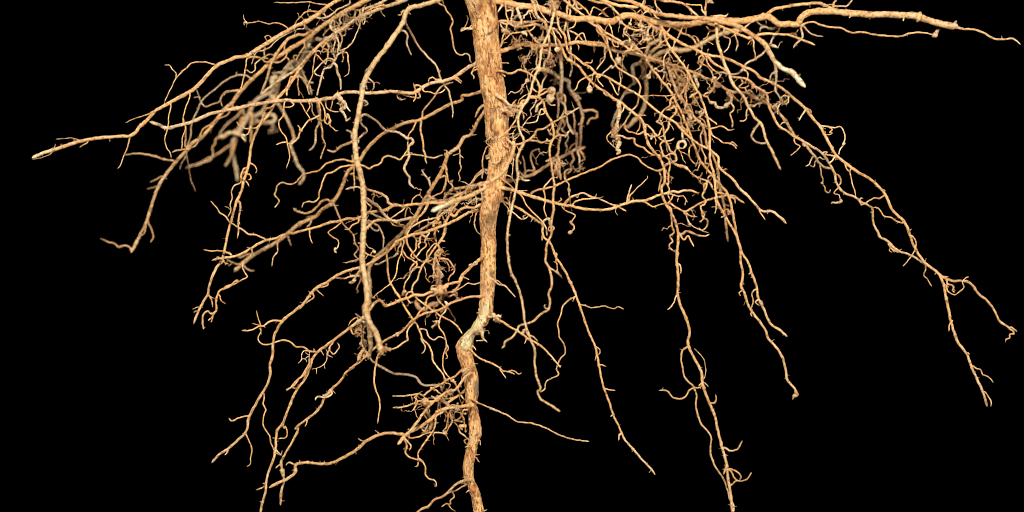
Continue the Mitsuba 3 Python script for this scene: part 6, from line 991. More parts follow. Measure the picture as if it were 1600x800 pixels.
RC45 RC 0.76 0.55 o 1963,124,1213 1965,123,1208 1931,125,1197 1904,135,1180 1876,139,1175 1854,141,1153 1845,138,1113 1847,135,1084 1824,132,1064 1793,131,1063
RC46 RC 0.60 0.50 o 1894,124,1258 1891,123,1253 1880,122,1202
RC46b RC 0.60 0.50 o 1909,106,1179 1906,106,1181 1861,106,1190
RW1 RA 0.87 0.78 g 1872,-527,1007 1830,-494,949 1815,-480,912 1833,-464,880 1869,-443,859 1898,-427,857 1944,-405,861
RQ1 RQ 0.74 0.64 o 1496,-171,1118 1491,-168,1117 1464,-149,1093 1454,-138,1071 1482,-131,1055 1505,-122,1017
RQ2 RQ 0.79 0.64 o 1510,-175,1062 1517,-177,1063 1549,-191,1040 1575,-204,1022 1580,-209,1010
RQ3 RQ 0.74 0.59 o 1526,-162,983 1529,-163,983 1568,-164,992 1607,-162,1003 1640,-167,997 1673,-176,971 1716,-186,980
RQ4 RQ 0.74 0.69 o 1531,-163,984 1532,-162,981 1553,-148,931 1594,-133,910 1639,-125,877 1694,-131,871 1721,-138,853 1739,-143,829
RQ4b RQ 0.69 0.45 o 1689,-130,872 1689,-128,868 1701,-121,882 1750,-102,852
RQ5 RQ 0.74 0.64 o 1438,-165,1268 1429,-161,1262 1397,-148,1243 1370,-136,1224
RQ5b RQ 1.09 0.99 o 1397,-149,1246 1408,-119,1239
RQ6 RC 0.80 0.60 o 1358,62,1416 1370,55,1424 1374,35,1366 1361,55,1283 1370,58,1220 1357,39,1145 1390,26,1116 1400,19,1079
RQ7 RC 0.91 0.76 o 1453,146,1078 1445,142,1070 1422,132,1061 1363,113,1049 1305,95,1045
RQ7b RC 0.80 0.65 p 1368,34,1134 1389,14,1093 1405,3,1075 1381,-9,1063 1364,-17,1074
RQ8 RC 0.76 0.66 o 1508,156,1011 1512,158,1012 1488,170,950 1500,181,882 1500,187,848 1529,191,780 1526,188,731
RQ8b RC 1.01 0.81 o 1529,191,774 1533,198,774 1531,240,759
RX1 RC 0.86 0.70 o 1272,91,1248 1265,92,1245 1243,94,1217 1243,96,1183 1204,108,1156 1177,116,1122 1166,120,1072 1189,124,1038
RX2 RC 0.80 0.70 o 1293,70,1167 1275,65,1164 1246,57,1158 1211,47,1140
RX3 RC 0.90 0.75 o 1267,63,1162 1263,66,1181 1286,65,1153 1286,61,1130 1247,71,1080 1231,81,1052 1226,96,1008 1199,106,969
RX4 RC 0.80 0.65 o 1298,71,1180 1292,71,1176 1297,67,1136 1326,67,1074 1331,65,1023 1364,55,988
RX5 RC 0.90 1.21 p 1334,104,1048 1339,87,990 1338,75,944 1340,70,916
RX6 RC 0.65 0.55 o 1426,58,873 1404,64,864 1387,64,808 1399,65,762 1428,73,729 1468,85,721
RX7 RC 0.80 0.60 o 1484,80,744 1479,78,740 1472,67,717 1457,52,687
RX8 RC 0.70 0.50 p 1383,120,1053 1380,115,1066 1396,101,1037 1407,89,1010
RX9 RC 1.10 0.80 b 1364,55,988 1369,51,988 1367,26,953
RB50 RB 0.84 0.84 o 1178,-97,693 1212,-93,721 1234,-93,727 1267,-102,715 1311,-113,695 1355,-118,678 1388,-125,642 1425,-142,613 1462,-164,596 1510,-190,578 1537,-201,550 1548,-203,514
RB50b RB 1.19 1.19 p 1305,-111,698 1335,-154,688 1357,-195,667
RB51 RB 0.69 0.54 o 1449,-155,604 1459,-205,622 1464,-257,643
RB52 RB 0.74 0.59 o 1505,-187,581 1496,-222,532 1469,-266,487 1456,-290,464
RX10 RC 0.66 0.51 o 1638,180,576 1625,177,574 1624,170,540 1583,157,523
RX11 RC 0.66 0.51 o 1526,188,731 1557,184,728 1539,176,682 1535,163,644
RX12 RC 0.66 0.51 p 1632,175,621 1621,170,620 1628,157,642 1634,148,659
RX13 RC 0.75 0.60 o 1568,74,636 1563,72,633 1539,58,615 1538,43,587
RR20 RR 1.14 0.94 o 3325,-105,-155 3374,-123,-180 3408,-136,-192 3484,-131,-193 3537,-114,-202 3577,-100,-230 3615,-98,-286 3687,-111,-348 3743,-108,-422 3782,-128,-508 3837,-157,-551 3845,-160,-560 3873,-163,-578 3884,-161,-606
RR21 RR 0.79 0.64 o 3848,-161,-561 3854,-165,-551 3881,-178,-569 3900,-188,-584
RR22 RR 0.69 0.54 o 3882,-161,-602 3847,-171,-606 3845,-180,-633 3815,-190,-642 3807,-197,-665
RR23 RR 0.64 0.49 o 3346,-122,-225 3355,-123,-223 3377,-139,-273 3420,-167,-300 3460,-183,-272 3490,-185,-238 3479,-181,-204 3505,-176,-170 3529,-176,-161
RR24 RR 0.79 0.64 o 3374,-123,-180 3374,-137,-217 3400,-148,-223 3416,-157,-248 3406,-162,-263 3423,-167,-284
RR25 RR 0.50 0.40 p 3377,-138,-217 3364,-155,-229 3375,-178,-241
RR26 RR 0.80 0.65 o 3334,-108,-161 3393,-76,-162
RR27 RR 0.70 0.60 o 3409,-86,-506 3418,-90,-503 3396,-104,-534 3386,-124,-583
RR28 RR 0.74 0.55 o 3560,-124,-856 3566,-124,-854 3603,-125,-873 3630,-128,-882 3646,-139,-919 3682,-146,-932 3724,-154,-978
RR29 RR 0.69 0.60 o 3656,-100,-1060 3668,-105,-1056 3692,-124,-1091 3713,-141,-1146 3705,-146,-1166
RR30 RR 0.69 0.50 p 3522,-116,-755 3525,-122,-752 3542,-156,-760
RR31 RR 0.60 0.50 o 3092,-95,157 3095,-96,158 3126,-105,130 3134,-113,84 3113,-125,28 3073,-138,-28 3028,-132,-81
RR32 RR 0.65 0.50 o 3237,30,-66 3231,20,-122 3221,20,-145 3254,18,-188 3280,8,-239
RR33 RR 0.45 0.30 p 3202,-97,-46 3206,-102,-42 3210,-128,-14
RR34 RR 0.80 0.60 o 3044,-114,259 3041,-114,258 2980,-107,273 2944,-97,298 2886,-76,314 2869,-67,349 2839,-64,377 2807,-68,377
RR35 RR 0.79 0.60 o 2898,-110,472 2890,-109,469 2850,-102,447 2813,-100,450 2782,-101,435 2745,-103,410 2705,-99,393
RR36 RR 0.79 0.60 p 2877,-98,505 2881,-106,509 2895,-128,505
RR36b RR 0.69 0.50 p 3032,-113,276 3034,-119,279 3047,-143,273
RR37 RR 0.65 0.55 o 2639,-94,686 2629,-91,671 2635,-92,603 2637,-99,578 2654,-109,521 2668,-114,462
RR38 RR 0.79 0.65 o 2584,-97,727 2591,-110,689 2611,-121,654
RR39 RR 0.84 0.64 p 2509,-118,782 2480,-129,738 2451,-134,716
RR40 RR 0.79 0.59 o 2506,-120,772 2449,-131,784 2429,-135,787 2438,-137,806 2416,-140,805 2397,-143,787
RR41 RR 0.79 0.64 o 2506,-119,777 2509,-121,775 2506,-138,740
RR42 RR 0.65 0.55 p 2390,-86,1013 2450,-81,1007 2511,-86,998 2552,-86,1004 2579,-90,963 2583,-104,913 2568,-124,862 2541,-135,824 2532,-134,784
RR42b RR 0.99 1.09 p 2572,-118,875 2574,-121,875 2559,-139,860
RR43 RR 0.65 0.55 o 2456,-82,1007 2486,-90,979 2467,-94,960 2488,-95,954 2473,-96,944 2435,-96,944
RR44 RR 0.70 0.50 b 2423,-98,950 2433,-108,962 2420,-118,971
RR45 RR 0.80 0.60 p 2282,-81,1138 2250,-91,1088 2227,-97,1050
RR46 RR 0.70 0.55 p 2284,-81,1141 2288,-82,1144 2318,-91,1131 2324,-98,1112 2310,-103,1118
RR47 RR 0.70 0.60 p 2162,-99,1242 2137,-99,1242 2118,-99,1248 2093,-102,1230 2073,-115,1191 2034,-126,1172
RR47b RR 0.79 0.65 p 2146,-99,1242 2146,-100,1220 2142,-105,1192 2110,-113,1179 2084,-120,1185 2058,-129,1141
RR47c RR 0.50 0.35 p 2073,-115,1191 2084,-123,1185 2050,-144,1198
RR47d RR 0.40 0.35 p 2110,-113,1179 2095,-131,1203 2100,-144,1220
RR48 RR 0.60 0.50 p 1803,-81,1449 1833,-93,1423 1825,-107,1378 1812,-115,1353
RE15 RE 0.98 0.78 g 1996,-472,1474 2021,-278,1419 2027,-276,1345 2021,-298,1264 2042,-298,1233 2068,-289,1191
RE15b RE 0.69 0.54 p 2020,-286,1421 2023,-282,1421 2001,-242,1407 1996,-180,1360
RZ1 RR 0.75 0.60 o 1969,-76,1261 1977,-82,1268 2001,-93,1268 2024,-105,1280
RZ2 RR 0.70 0.50 o 1879,-87,1331 1870,-92,1324 1894,-107,1298 1897,-117,1266
RZ3 RR 0.65 0.55 o 2205,-57,927 2198,-61,915 2203,-66,878 2241,-66,853 2215,-69,821 2164,-80,779
RZ4 RR 0.90 0.70 p 2077,-59,1012 2076,-90,998
RZ5 RR 0.75 0.60 b 2520,-10,636 2524,-9,637 2563,6,619 2571,13,588 2559,17,557 2547,19,563
RZ5b RR 0.80 0.60 b 2557,3,622 2583,32,589
RZ6 RR 0.60 0.50 o 2557,-4,534 2546,-5,528 2530,-6,515 2514,-12,486 2549,-25,477 2559,-39,436
RZ6b RR 1.10 0.70 b 2559,-39,436 2565,-41,430 2520,-51,414 2494,-58,417 2482,-64,405
RZ7 RR 0.70 0.65 p 2708,-33,433 2712,-39,440 2719,-51,452 2732,-63,447
RZ8 RR 0.70 0.60 o 2701,-31,437 2720,-64,398
RZ9 RR 0.60 0.45 p 2818,4,338 2812,-4,337 2795,-26,343
RZ10 RR 0.55 0.45 o 2954,44,105 2948,42,99 2965,33,66 2951,29,47 2973,22,28
RZ10b RR 0.50 0.40 o 2965,33,66 2988,4,28
RZ11 RR 0.70 0.60 o 2961,43,98 2958,42,94 3014,39,33 3080,41,23 3116,36,5
RC60 RC 0.66 0.50 p 2383,158,792 2379,156,789 2359,145,763 2344,129,725 2311,119,705
RC60b RC 0.56 0.45 p 2406,168,758 2390,162,739 2382,152,703 2345,139,716
RC61 RC 0.56 0.45 p 2404,166,765 2412,163,770 2430,156,779 2447,148,763 2471,139,763
RC62 RC 0.66 0.56 o 2439,183,724 2437,183,721 2443,181,664 2443,181,651 2455,177,600 2451,173,575 2469,164,543 2473,153,511 2497,143,498 2511,132,526
RC62b RC 0.91 0.66 p 2451,173,575 2444,164,575 2453,143,568
RC63 RC 0.66 0.56 p 2167,179,1059 2161,175,1055 2134,161,1051 2116,148,1031
RC64 RC 0.76 0.61 o 2092,179,1141 2065,165,1124 2053,146,1088
RC65 RC 1.21 1.21 b 2311,176,888 2305,170,884 2315,147,864
RC66 RC 1.31 1.11 o 2155,179,1074 2167,149,1066
RC67 RC 0.60 0.50 p 1927,125,1241 1945,115,1259 1963,108,1258 1956,101,1239 1936,91,1219
RC68 RC 0.60 0.50 b 1972,126,1216 1933,115,1202 1906,105,1176 1861,94,1182
RC69 RC 0.91 0.76 p 2057,164,1171 2070,155,1186 2093,140,1160 2091,126,1115
TM - 0.74 0.70 o -323,-80,-1107 -261,-77,-1142 -199,-78,-1169 -112,-94,-1205 -25,-131,-1240 31,-136,-1279 149,-112,-1297 248,-119,-1328 372,-107,-1391 471,-131,-1420 596,-172,-1434
TM1 TM 0.99 0.89 p -174,-83,-1181 -112,-95,-1203 -75,-97,-1218
RX20 RC 0.95 0.90 o 1676,47,484 1675,45,480 1590,21,457 1516,37,431 1464,42,409 1402,25,371 1359,6,346
RX21 RC 1.15 0.95 o 1685,46,489 1675,46,484 1744,62,466 1783,76,440 1826,85,416
RX22 RC 0.85 0.70 o 1701,45,456 1705,47,458 1744,62,447 1753,74,409
RX23 RC 0.96 0.76 o 1600,162,530 1612,167,503 1659,181,496 1706,197,473
RQ20 RQ 0.59 0.44 p 1577,-229,451 1568,-231,450 1572,-246,394 1560,-264,326
RP20 RP 0.69 0.54 o 1920,-165,359 1916,-167,355 1933,-181,314 1955,-195,277
RQ21 RQ 0.74 0.59 b 1603,-219,377 1590,-200,369 1564,-166,381 1544,-143,378
RQ22 RQ 0.69 0.54 b 1624,-209,344 1633,-215,350 1661,-231,357 1674,-246,331 1658,-254,312
RQ23 RQ 0.69 0.54 o 1642,-205,313 1648,-211,317 1628,-228,306 1606,-244,296
RY20 RC 0.81 0.66 b 1676,207,405 1681,214,405 1730,286,398
RB60 RB 0.74 0.69 o 1500,-204,557 1493,-205,558 1479,-197,491 1468,-202,469 1488,-219,432 1483,-237,401 1451,-261,379 1456,-283,341 1462,-299,304 1498,-311,267 1498,-313,245 1475,-321,208 1452,-327,197 1429,-337,218
RB60b RB 0.93 0.78 o 1459,-290,326 1461,-315,326 1466,-410,317
RB61 RB 0.49 0.39 p 1340,-221,343 1340,-222,339 1347,-231,291 1371,-249,242 1412,-281,216 1460,-317,190 1502,-341,179
RB61b RB 0.88 0.88 p 1370,-248,244 1365,-276,242 1366,-368,235
RB61c RB 0.64 0.54 o 1340,-224,332 1377,-347,297
RB62 RB 0.64 0.49 p 1278,-150,-64 1290,-154,-63 1307,-171,-111 1303,-179,-137
RB63 RB 0.64 0.49 p 1281,-193,-302 1276,-194,-304 1249,-203,-355 1226,-210,-392 1196,-219,-416
RB64 RB 0.99 0.79 o 1275,-150,-63 1264,-150,-78
RQ24 RQ 0.64 0.49 o 1882,-268,-256 1871,-269,-258 1844,-272,-280 1851,-280,-339 1837,-288,-405
RQ25 RQ 0.59 0.49 o 1897,-272,-335 1888,-275,-339 1869,-283,-350 1896,-302,-383
RQ26 RQ 1.38 1.18 p 1907,-270,-350 1926,-270,-383
RX24 RC 0.60 0.50 o 1808,15,-269 1795,9,-274 1775,-1,-289 1786,-13,-313
RX25 RC 0.60 0.50 o 1884,48,-441 1878,43,-444 1869,36,-451 1878,19,-473
RQ27 RQ 0.59 0.44 p 1836,-279,-129 1811,-310,-140
RB65 RB 0.84 0.74 o 1365,-192,-696 1316,-201,-728 1304,-208,-791 1316,-210,-864 1333,-190,-937 1407,-176,-1018 1422,-191,-1065 1419,-218,-1176 1425,-218,-1196 1452,-224,-1284 1527,-249,-1382 1530,-213,-1518 1564,-213,-1618 1629,-222,-1717 1657,-224,-1794 1675,-258,-1884
RB66 RB 0.79 0.64 o 1469,-242,-982 1440,-249,-1013 1401,-245,-1014 1369,-245,-1030 1328,-256,-1085 1295,-260,-1097 1240,-260,-1089 1192,-259,-1037 1126,-276,-1032
RB67 RB 0.34 0.30 p 1463,-238,-947 1473,-239,-946 1489,-241,-902 1487,-251,-845 1470,-271,-788 1429,-288,-740 1397,-290,-709
RB67b RB 0.49 0.39 p 1466,-242,-976 1473,-246,-974 1510,-275,-1004
RB67c RB 0.79 0.59 o 1465,-242,-974 1434,-271,-996
RB68 RB 0.84 0.69 o 1523,-226,-1131 1558,-236,-1130 1572,-248,-1093 1564,-257,-1065
RX26 RC 1.20 0.90 b 2222,21,-1061 2218,21,-1063 2234,22,-1080 2214,22,-1108
RX27 RC 1.10 0.80 b 2223,22,-1095 2214,22,-1088 2193,22,-1124
RB69 RB 0.79 0.64 o 1616,-265,-1477 1625,-267,-1474 1678,-281,-1495 1727,-290,-1483 1766,-292,-1417
RB70 RB 0.74 0.64 o 1650,-293,-1632 1699,-298,-1640 1751,-326,-1695 1739,-333,-1716
RB71 RB 0.74 0.59 o 1655,-293,-1632 1683,-287,-1655 1711,-283,-1710 1743,-295,-1725 1801,-317,-1707 1833,-329,-1656
RB72 RB 0.69 0.59 o 1667,-277,-1763 1679,-280,-1760 1711,-291,-1729 1742,-304,-1721
RB73 RB 0.88 0.74 b 1644,-296,-1609 1619,-325,-1673
RB74 RB 0.88 0.79 p 1685,-275,-1882 1700,-282,-1920 1700,-288,-1964
TH20 TH 0.65 0.55 o 524,-63,-380 559,-74,-383 610,-91,-400 724,-68,-391 795,-58,-409 821,-62,-396 868,-77,-413
TH21 TH 0.55 0.45 o 647,-50,-702 681,-64,-727 679,-72,-762 667,-75,-766
TH22 TH 0.70 0.55 o 676,-74,-848 684,-78,-846 733,-102,-859
TH23 TH 0.69 0.55 o 717,-110,-1031 720,-111,-1030 756,-127,-1039 800,-146,-1040
TH24 TH 0.70 0.60 o 785,-102,-1231 789,-105,-1229 762,-133,-1246
TH25 TH 0.70 0.55 o 854,-95,-1379 838,-101,-1385 825,-124,-1433
TH26 TH 0.55 0.45 o 660,-51,-766 644,-77,-815
TH27 TH 0.70 0.55 b 486,-44,-322 472,-73,-356
TH28 TH 1.20 1.00 b 447,-22,-192 473,-23,-240 499,-25,-301
'''

def hermite(P, step):
    """A smooth line through P, resampled about every step mm: (points, tangents, length so far)."""
    d = np.linalg.norm(np.diff(P, axis=0), axis=1)
    P = P[np.concatenate([[True], d > 0.12])]
    if len(P) < 2: P = np.vstack([P[0], P[0] + [0.3, 0, -0.3]])
    s = np.concatenate([[0], np.cumsum(np.linalg.norm(np.diff(P, axis=0), axis=1))])
    h = np.diff(s); sl = np.diff(P, axis=0) / h[:, None]
    m = np.empty_like(P); m[0], m[-1] = sl[0], sl[-1]
    if len(P) > 2: m[1:-1] = (sl[:-1] * h[1:, None] + sl[1:] * h[:-1, None]) / (h[1:] + h[:-1])[:, None]
    from scipy.interpolate import CubicHermiteSpline
    f = CubicHermiteSpline(s, P, m, axis=0)
    q = np.linspace(0, s[-1], max(4, int(round(s[-1] / step)) + 1))
    t = f.derivative()(q)
    return f(q), t / np.maximum(np.linalg.norm(t, axis=1, keepdims=True), 1e-9), q

def frames(t):
    n = np.empty_like(t)
    a = np.cross(t[0], [0.3, 1, 0.2]); n[0] = a / np.linalg.norm(a)
    for k in range(1, len(t)):
        v = n[k - 1] - t[k] * np.dot(n[k - 1], t[k]); l = np.linalg.norm(v)
        n[k] = v / l if l > 1e-6 else n[k - 1]
    return n, np.cross(t, n)

def tube(C, t, R, sides, uvt, number, rough, seed):
    """One closed tube along C with radii R; rough moves its skin."""
    n, b = frames(t)
    ang = np.arange(sides) / sides * 2 * math.pi
    ring = np.cos(ang)[None, :, None] * n[:, None] + np.sin(ang)[None, :, None] * b[:, None]
    P = C[:, None] + ring * R[:, None, None]
    bump = 1 + rough * (meshkit.fbm(P * 0.7 + seed % 97, 2, 5) - 0.5) * 2
    P = C[:, None] + ring * (R[:, None] * bump)[..., None]
    m = len(C)
    i, j = np.meshgrid(np.arange(m - 1), np.arange(sides), indexing='ij')
    a, c = (i * sides + j).ravel(), (i * sides + (j + 1) % sides).ravel()
    F = np.vstack([np.stack([a, c, c + sides], 1), np.stack([a, c + sides, a + sides], 1)])
    k = np.arange(sides); N = m * sides
    F = np.vstack([F, np.stack([(k + 1) % sides, k, np.full(sides, N)], 1), np.stack([k + N - sides, (k + 1) % sides + N - sides, np.full(sides, N + 1)], 1)])
    V = np.vstack([P.reshape(-1, 3), C[0] - t[0] * R[0] * 0.4, C[-1] + t[-1] * R[-1] * 0.4])
    u = np.concatenate([np.repeat(uvt, sides), [uvt[0], uvt[-1]]])
    v = number + np.concatenate([np.tile(ang / 6.4, m), [0.5, 0.5]])
    return V, F, np.stack([u, v], 1)

def side_root(name, r0, r1, tone, P, number, lateral):
    rng = np.random.default_rng(zlib.crc32(name.encode()))
    step = 0.55 if r0 > 0.9 else 0.5
    C, t, s = hermite(P, step)
    L = s[-1]; f = s / max(L, 1e-6)
    # small crooks in the axis, fading out at both ends
    amp = min(0.10, 0.03 * L) * np.clip(np.minimum(s, L - s) / 3, 0, 1)
    for wl in (9.0, 4.2):
        ph = rng.uniform(0, 6.28, 3)
        C = C + amp[:, None] * (wl / 9) * np.stack([np.sin(s / wl * 6.28 * (1 + 0.15 * k) + ph[k]) for k in range(3)], 1)
    t = np.gradient(C, axis=0); t /= np.maximum(np.linalg.norm(t, axis=1, keepdims=True), 1e-9)
    R = r0 + (r1 - r0) * f
    nz = meshkit.noise(np.stack([s / 5.0, np.full_like(s, number * 3.1), 0 * s], 1), 9) - 0.5
    nf = meshkit.noise(np.stack([s / 1.5, np.full_like(s, number * 7.7), 0 * s], 1), 4) - 0.5
    R = R * (1 + 0.22 * nz + 0.11 * nf)
    R = R * (1 + 0.38 * np.exp(-s / (2.6 * r0)))               # a collar where it springs from its holder
    for _ in range(rng.poisson(L / 40)):                       # knots
        R = R * (1 + rng.uniform(0.12, 0.40) * np.exp(-((s - rng.uniform(0, L)) / rng.uniform(0.5, 1.4)) ** 2))
    tipl = min(0.3 * L, 1.6 * R[-1] + 0.4)
    R = R * np.sqrt(np.clip((L - s) / tipl, 0.05, 1))
    if rng.random() < 0.5 and r1 < 1.0: R = R * (1 - 0.35 * np.clip((s - L + 4) / 4, 0, 1))
    sides = 12 if r0 > 1.3 else (9 if r0 > 0.8 else 7)
    code = CODE[tone]
    parts = [tube(C, t, np.maximum(R, 0.10), sides, code + np.clip(f, 0, 0.998), number, 0.17 if r0 > 0.5 else 0.2, number)]
    if r0 > 0.66:                                              # broken-off stubs and root hairs
        for _ in range(rng.poisson(L / (10.0 if lateral else 13.0))):
            k = rng.integers(2, len(C) - 2) if len(C) > 6 else 0
            if not k: continue
            d = rng.normal(size=3); d -= t[k] * np.dot(d, t[k]); d /= np.linalg.norm(d)
            ln, rr = rng.uniform(0.5, 1.9) ** 1.3, rng.uniform(0.16, 0.32)
            q = np.linspace(0, 1, 4)[:, None]
            cc = C[k] + d * (R[k] * 0.6 + ln * q) + rng.normal(size=3) * 0.35 * ln * q ** 2
            tt = np.gradient(cc, axis=0); tt /= np.linalg.norm(tt, axis=1, keepdims=True)
            parts.append(tube(cc, tt, rr * np.linspace(1.2, 0.6, 4), 5, np.full(4, (3 if rng.random() < 0.5 else code) + 0.3), number, 0.1, number))
    V, F, U, n = [], [], [], 0
    for v, fc, u in parts:
        V.append(v); F.append(fc + n); U.append(u); n += len(v)
    return np.vstack(V) / 1000.0, np.vstack(F), np.vstack(U), L * (r0 + r1)

LATERAL_LABELS = {'RA': 'thickest side root, brown, reaching to the far right near the top', 'RE': 'side root ending in a blunt white tip at the upper right',
                  'CH': 'short root with a pale cut end in front of the taproot', 'I': 'pale smooth root hanging down left of the taproot',
                  'RR': 'long orange root running down to the lower right', 'RB': 'long root hanging straight to the lower edge right of the taproot',
                  'A': 'long root arching out to the far left with a pale pointed tip', 'B': 'root curving down at the left with a forked end',
                  'AG': 'thin forked root at the lowest part of the taproot', 'TM': 'thin straight bare side root low on the right of the taproot'}
rows, built, key_of = [l.split() for l in ROOTS.strip().splitlines()], [], {}
for number, row in enumerate(rows):
    P = np.array([[float(c) for c in q.split(',')] for q in row[5:]]) / 10
    built.append((row[0], row[1], *side_root(row[0], *((0.92 if float(row[2]) > 1.2 else 0.87) * float(q) for q in row[2:4]), row[4], P, number, row[1] == '-')))
n_lat = 0
for name, holder, V, F, U, size in built:
    if holder == '-':
        key = 'plant_root__lateral_root' + (f'_{n_lat:03d}' if n_lat else ''); n_lat += 1
        key_of[name] = key
        scene[key] = mikit.ply((V, F), 'root_skin', smooth=True, uv=U)
        if name in LATERAL_LABELS: labels[key] = {'label': LATERAL_LABELS[name]}
key_of['T'] = 'plant_root__taproot'
small = sorted((b for b in built if b[1] != '-'), key=lambda b: -b[5])
count, rest = {}, []
for k, (name, holder, V, F, U, size) in enumerate(small):
    if k >= 300:
        rest.append((V, F, U)); continue
    h = key_of[holder]; c = count.get(h, 0); count[h] = c + 1
    scene[h + '__rootlet' + (f'_{c:03d}' if c else '')] = mikit.ply((V, F), 'root_skin', smooth=True, uv=U)
# hair-fine rootlets hanging through the densest parts: box left, right, top, bottom in mm, how many
rng = np.random.default_rng(31)
axis = np.array([[float(c) for c in q.split(',')] for row in rows for q in row[5:]]) / 10
for left, right, top, low, many in [(-2, 52, 205, 70, 75), (108, 156, 165, 75, 75), (60, 112, 205, 140, 45), (150, 220, 170, 120, 30), (-125, -40, 60, -45, 60), (-82, -38, -92, -142, 30), (-170, -105, 205, 130, 45), (-60, -20, 60, 30, 15), (100, 165, 70, 20, 25)]:
    inside = axis[(axis[:, 0] > left) & (axis[:, 0] < right) & (axis[:, 2] < top) & (axis[:, 2] > low)]
    for _ in range(many):
        p = inside[rng.integers(len(inside))]
        n_s = int(rng.integers(4, 9))
        go = rng.normal(size=3) * [0.8, 0.7, 0.6] - [0, 0, 0.7]
        steps = go / np.linalg.norm(go) * rng.uniform(0.8, 2.0) + rng.normal(size=(n_s, 3)) * 0.75
        C, t, s = hermite(np.vstack([p, p + np.cumsum(steps, axis=0)]), 0.4)
        r0 = rng.uniform(0.22, 0.42); tone = 'obpogo'[rng.integers(6)]
        v, f, u = tube(C, t, r0 * np.linspace(1, 0.55, len(C)) * (1 + 0.25 * (meshkit.noise(C * 0.8, 3) - 0.5)), 6, CODE[tone] + np.linspace(0, 0.9, len(C)), int(rng.integers(2000, 3000)), 0.2, 1)
        rest.append((v / 1000.0, f, u))

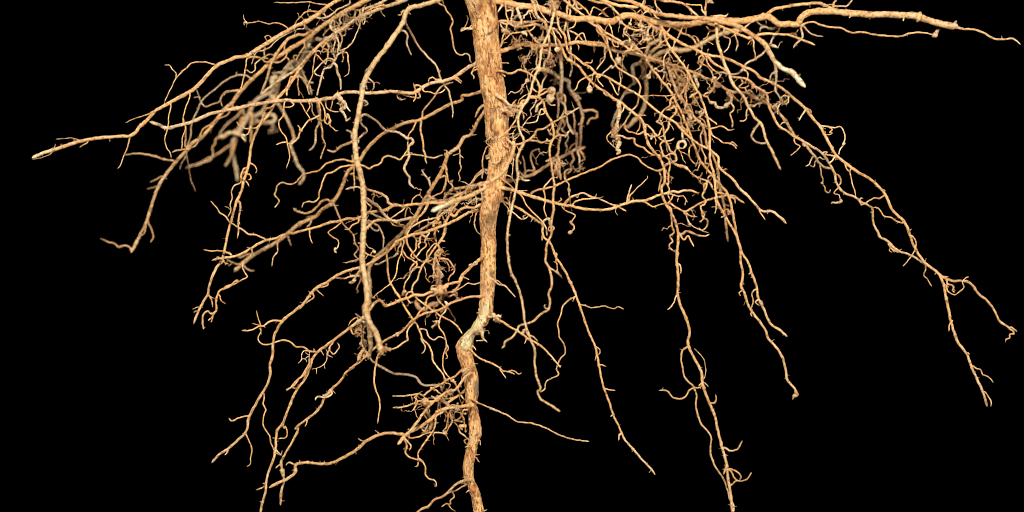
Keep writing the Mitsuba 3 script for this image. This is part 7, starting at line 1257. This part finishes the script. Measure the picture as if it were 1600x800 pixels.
# tangles of hair-thin rootlets and soil crumbs: centre in mm, size in mm
rng = np.random.default_rng(77)
for x, y, z, size, tone in [(28.9, -8.1, 193.0, 5.2, 'g'), (32.9, -5.9, 197.3, 4.5, 'b'), (-4.9, -24.8, 173.3, 3.0, 'p'), (1.5, 1.6, 166.2, 3.8, 'b'), (9.0, 2.8, 154.3, 3.0, 'b'), (6.0, 1.7, 164.2, 3.0, 'p'), (16.0, 4.5, 164.5, 3.8, 'b'), (22.6, 7.7, 169.8, 3.0, 'p'), (24.5, -32.4, 156.8, 3.0, 'b'), (31.2, 11.5, 152.1, 4.5, 'b'), (36.2, 8.7, 156.8, 3.8, 'b'), (27.8, 19.5, 146.8, 3.8, 'b'), (35.4, 64.1, 143.0, 3.0, 'b'), (3.9, -23.9, 177.3, 3.0, 'p'), (6.0, -5.7, 186.8, 2.2, 'p'), (0.0, -3.1, 194.6, 3.8, 'p'), (17.4, -6.9, 191.7, 2.2, 'p'), (101.6, -14.1, 172.5, 3.8, 'p'), (105.0, -15.5, 167.4, 3.8, 'g'), (91.9, -10.1, 165.9, 3.8, 'b'), (111.7, -11.1, 176.3, 3.0, 'p'), (99.2, -12.4, 178.6, 3.0, 'o'), (120.5, 7.3, 151.7, 4.5, 'b'), (125.9, -1.3, 145.9, 4.5, 'o'), (134.0, 11.4, 140.0, 3.8, 'b'), (137.4, 5.0, 131.4, 3.8, 'o'), (141.4, -11.9, 120.1, 3.0, 'o'), (136.3, 3.4, 112.2, 3.8, 'o'), (139.9, 10.1, 104.7, 3.0, 'p'), (146.1, 12.2, 142.1, 2.2, 'g'), (111.5, 6.5, 154.6, 3.0, 'o'), (80.9, -2.6, 99.8, 3.0, 'b'), (81.5, -1.0, 92.4, 3.0, 'p'), (83.3, -4.0, 108.7, 2.2, 'p'), (-133.7, 2.3, 119.2, 2.2, 'p'), (-123.1, 14.1, 185.6, 3.0, 'p'), (-129.6, 26.4, 189.1, 3.0, 'p'), (-116.7, 9.9, 187.2, 3.0, 'p'), (-137.2, 13.8, 179.5, 3.0, 'p'), (-140.2, 13.5, 171.4, 2.2, 'p'), (-132.1, 26.4, 183.0, 3.0, 'p'), (-140.6, 7.2, 160.7, 2.2, 'g'), (-204.9, 148.8, 106.6, 2.2, 'p'), (0.0, -15.1, 112.9, 3.8, 'p'), (-2.5, -15.8, 109.9, 3.0, 'b'), (-16.0, -1.6, 88.9, 3.0, 'g'), (-13.9, -7.7, 93.5, 2.2, 'b'), (-120.4, -14.3, -59.5, 2.2, 'o'), (-117.9, -15.3, -55.5, 2.2, 'b'), (-114.8, 10.8, -69.5, 2.2, 'g'), (-115.4, -7.8, -77.1, 2.2, 'p'), (-98.2, -59.1, -69.8, 3.0, 'o'), (-55.0, -1.0, 4.0, 3.0, 'o'), (-58.1, 3.9, -16.0, 3.0, 'b'), (-55.1, 3.8, -10.0, 2.2, 'b'), (-59.7, -8.0, -27.4, 3.0, 'b'), (-50.0, -1.6, 35.0, 2.2, 'p'), (-32.4, -4.6, 42.4, 2.2, 'p'), (-85.2, 3.6, 39.1, 1.5, 'b'), (211.3, -13.1, 120.0, 2.2, 'p'), (208.5, 15.5, 118.1, 2.2, 'b'), (196.3, 10.8, 124.8, 3.0, 'p'), (188.9, 12.4, 126.0, 3.0, 'b'), (173.0, 27.9, 127.2, 3.0, 'b'), (146.1, -14.9, 110.0, 2.2, 'p'), (35.6, 27.1, 66.1, 2.2, 'b'), (40.5, 20.2, 73.4, 2.2, 'p'), (54.5, 61.0, 85.6, 2.2, 'b'), (54.7, 52.8, 71.3, 2.2, 'p'), (-27.4, -7.2, -59.7, 2.2, 'p'), (-22.4, -7.2, -57.2, 2.2, 'p'), (-13.4, -6.7, -48.3, 2.2, 'p'), (-36.2, -11.4, -90.8, 1.5, 'b'), (-49.5, -16.9, -106.4, 3.0, 'b'), (-55.2, 5.1, -112.9, 3.0, 'b'), (-43.6, -13.3, -117.0, 3.0, 'p'), (-47.2, -8.8, -124.3, 2.2, 'b'), (-67.0, -11.1, -135.1, 1.5, 'p'), (-34.9, -6.7, -174.3, 1.5, 'g'), (156.6, 16.5, 131.3, 3.0, 'b'), (131.4, 16.8, 128.8, 3.0, 'b'), (166.1, 20.2, 48.1, 2.2, 'o'), (167.4, -24.6, 33.5, 1.5, 'o')]:
    for _ in range(int(6 + size * 4)):
        p = np.array([x, y, z]) + rng.normal(size=3) * size * 0.45
        steps = rng.normal(size=(5, 3)) * rng.uniform(0.3, 0.9)
        C, t, s = hermite(np.vstack([p, p + np.cumsum(steps, axis=0) + np.arange(1, 6)[:, None] * rng.normal(size=3) * 0.35]), 0.35)
        v, f, u = tube(C, t, np.linspace(1, 0.6, len(C)) * rng.uniform(0.13, 0.28), 5, CODE[tone] + np.linspace(0, 0.9, len(C)), int(rng.integers(2000, 3000)), 0.2, 1)
        rest.append((v / 1000.0, f, u))
    for _ in range(int(2 + size * 0.9)):
        p = np.array([x, y, z]) + rng.normal(size=3) * size * 0.4
        m = trimesh.creation.icosphere(subdivisions=1, radius=1.0); rr = rng.uniform(0.25, 0.75)
        v = np.array(m.vertices) * rr * rng.uniform(0.6, 1.3, size=(len(m.vertices), 1)) + p
        rest.append((v / 1000.0, np.array(m.faces), np.tile([CODE[tone] + 0.4, int(rng.integers(2000, 3000)) + 0.5], (len(v), 1))))
n = np.cumsum([0] + [len(v) for v, _, _ in rest])
scene['plant_root__fine_rootlet'] = mikit.ply((np.vstack([v for v, _, _ in rest]), np.vstack([f + o for (_, f, _), o in zip(rest, n)])), 'root_skin', smooth=True, uv=np.vstack([u for _, _, u in rest]))
labels['plant_root__fine_rootlet'] = {'label': 'finest hair-like rootlets and clinging crumbs all over the tangle', 'kind': 'stuff'}
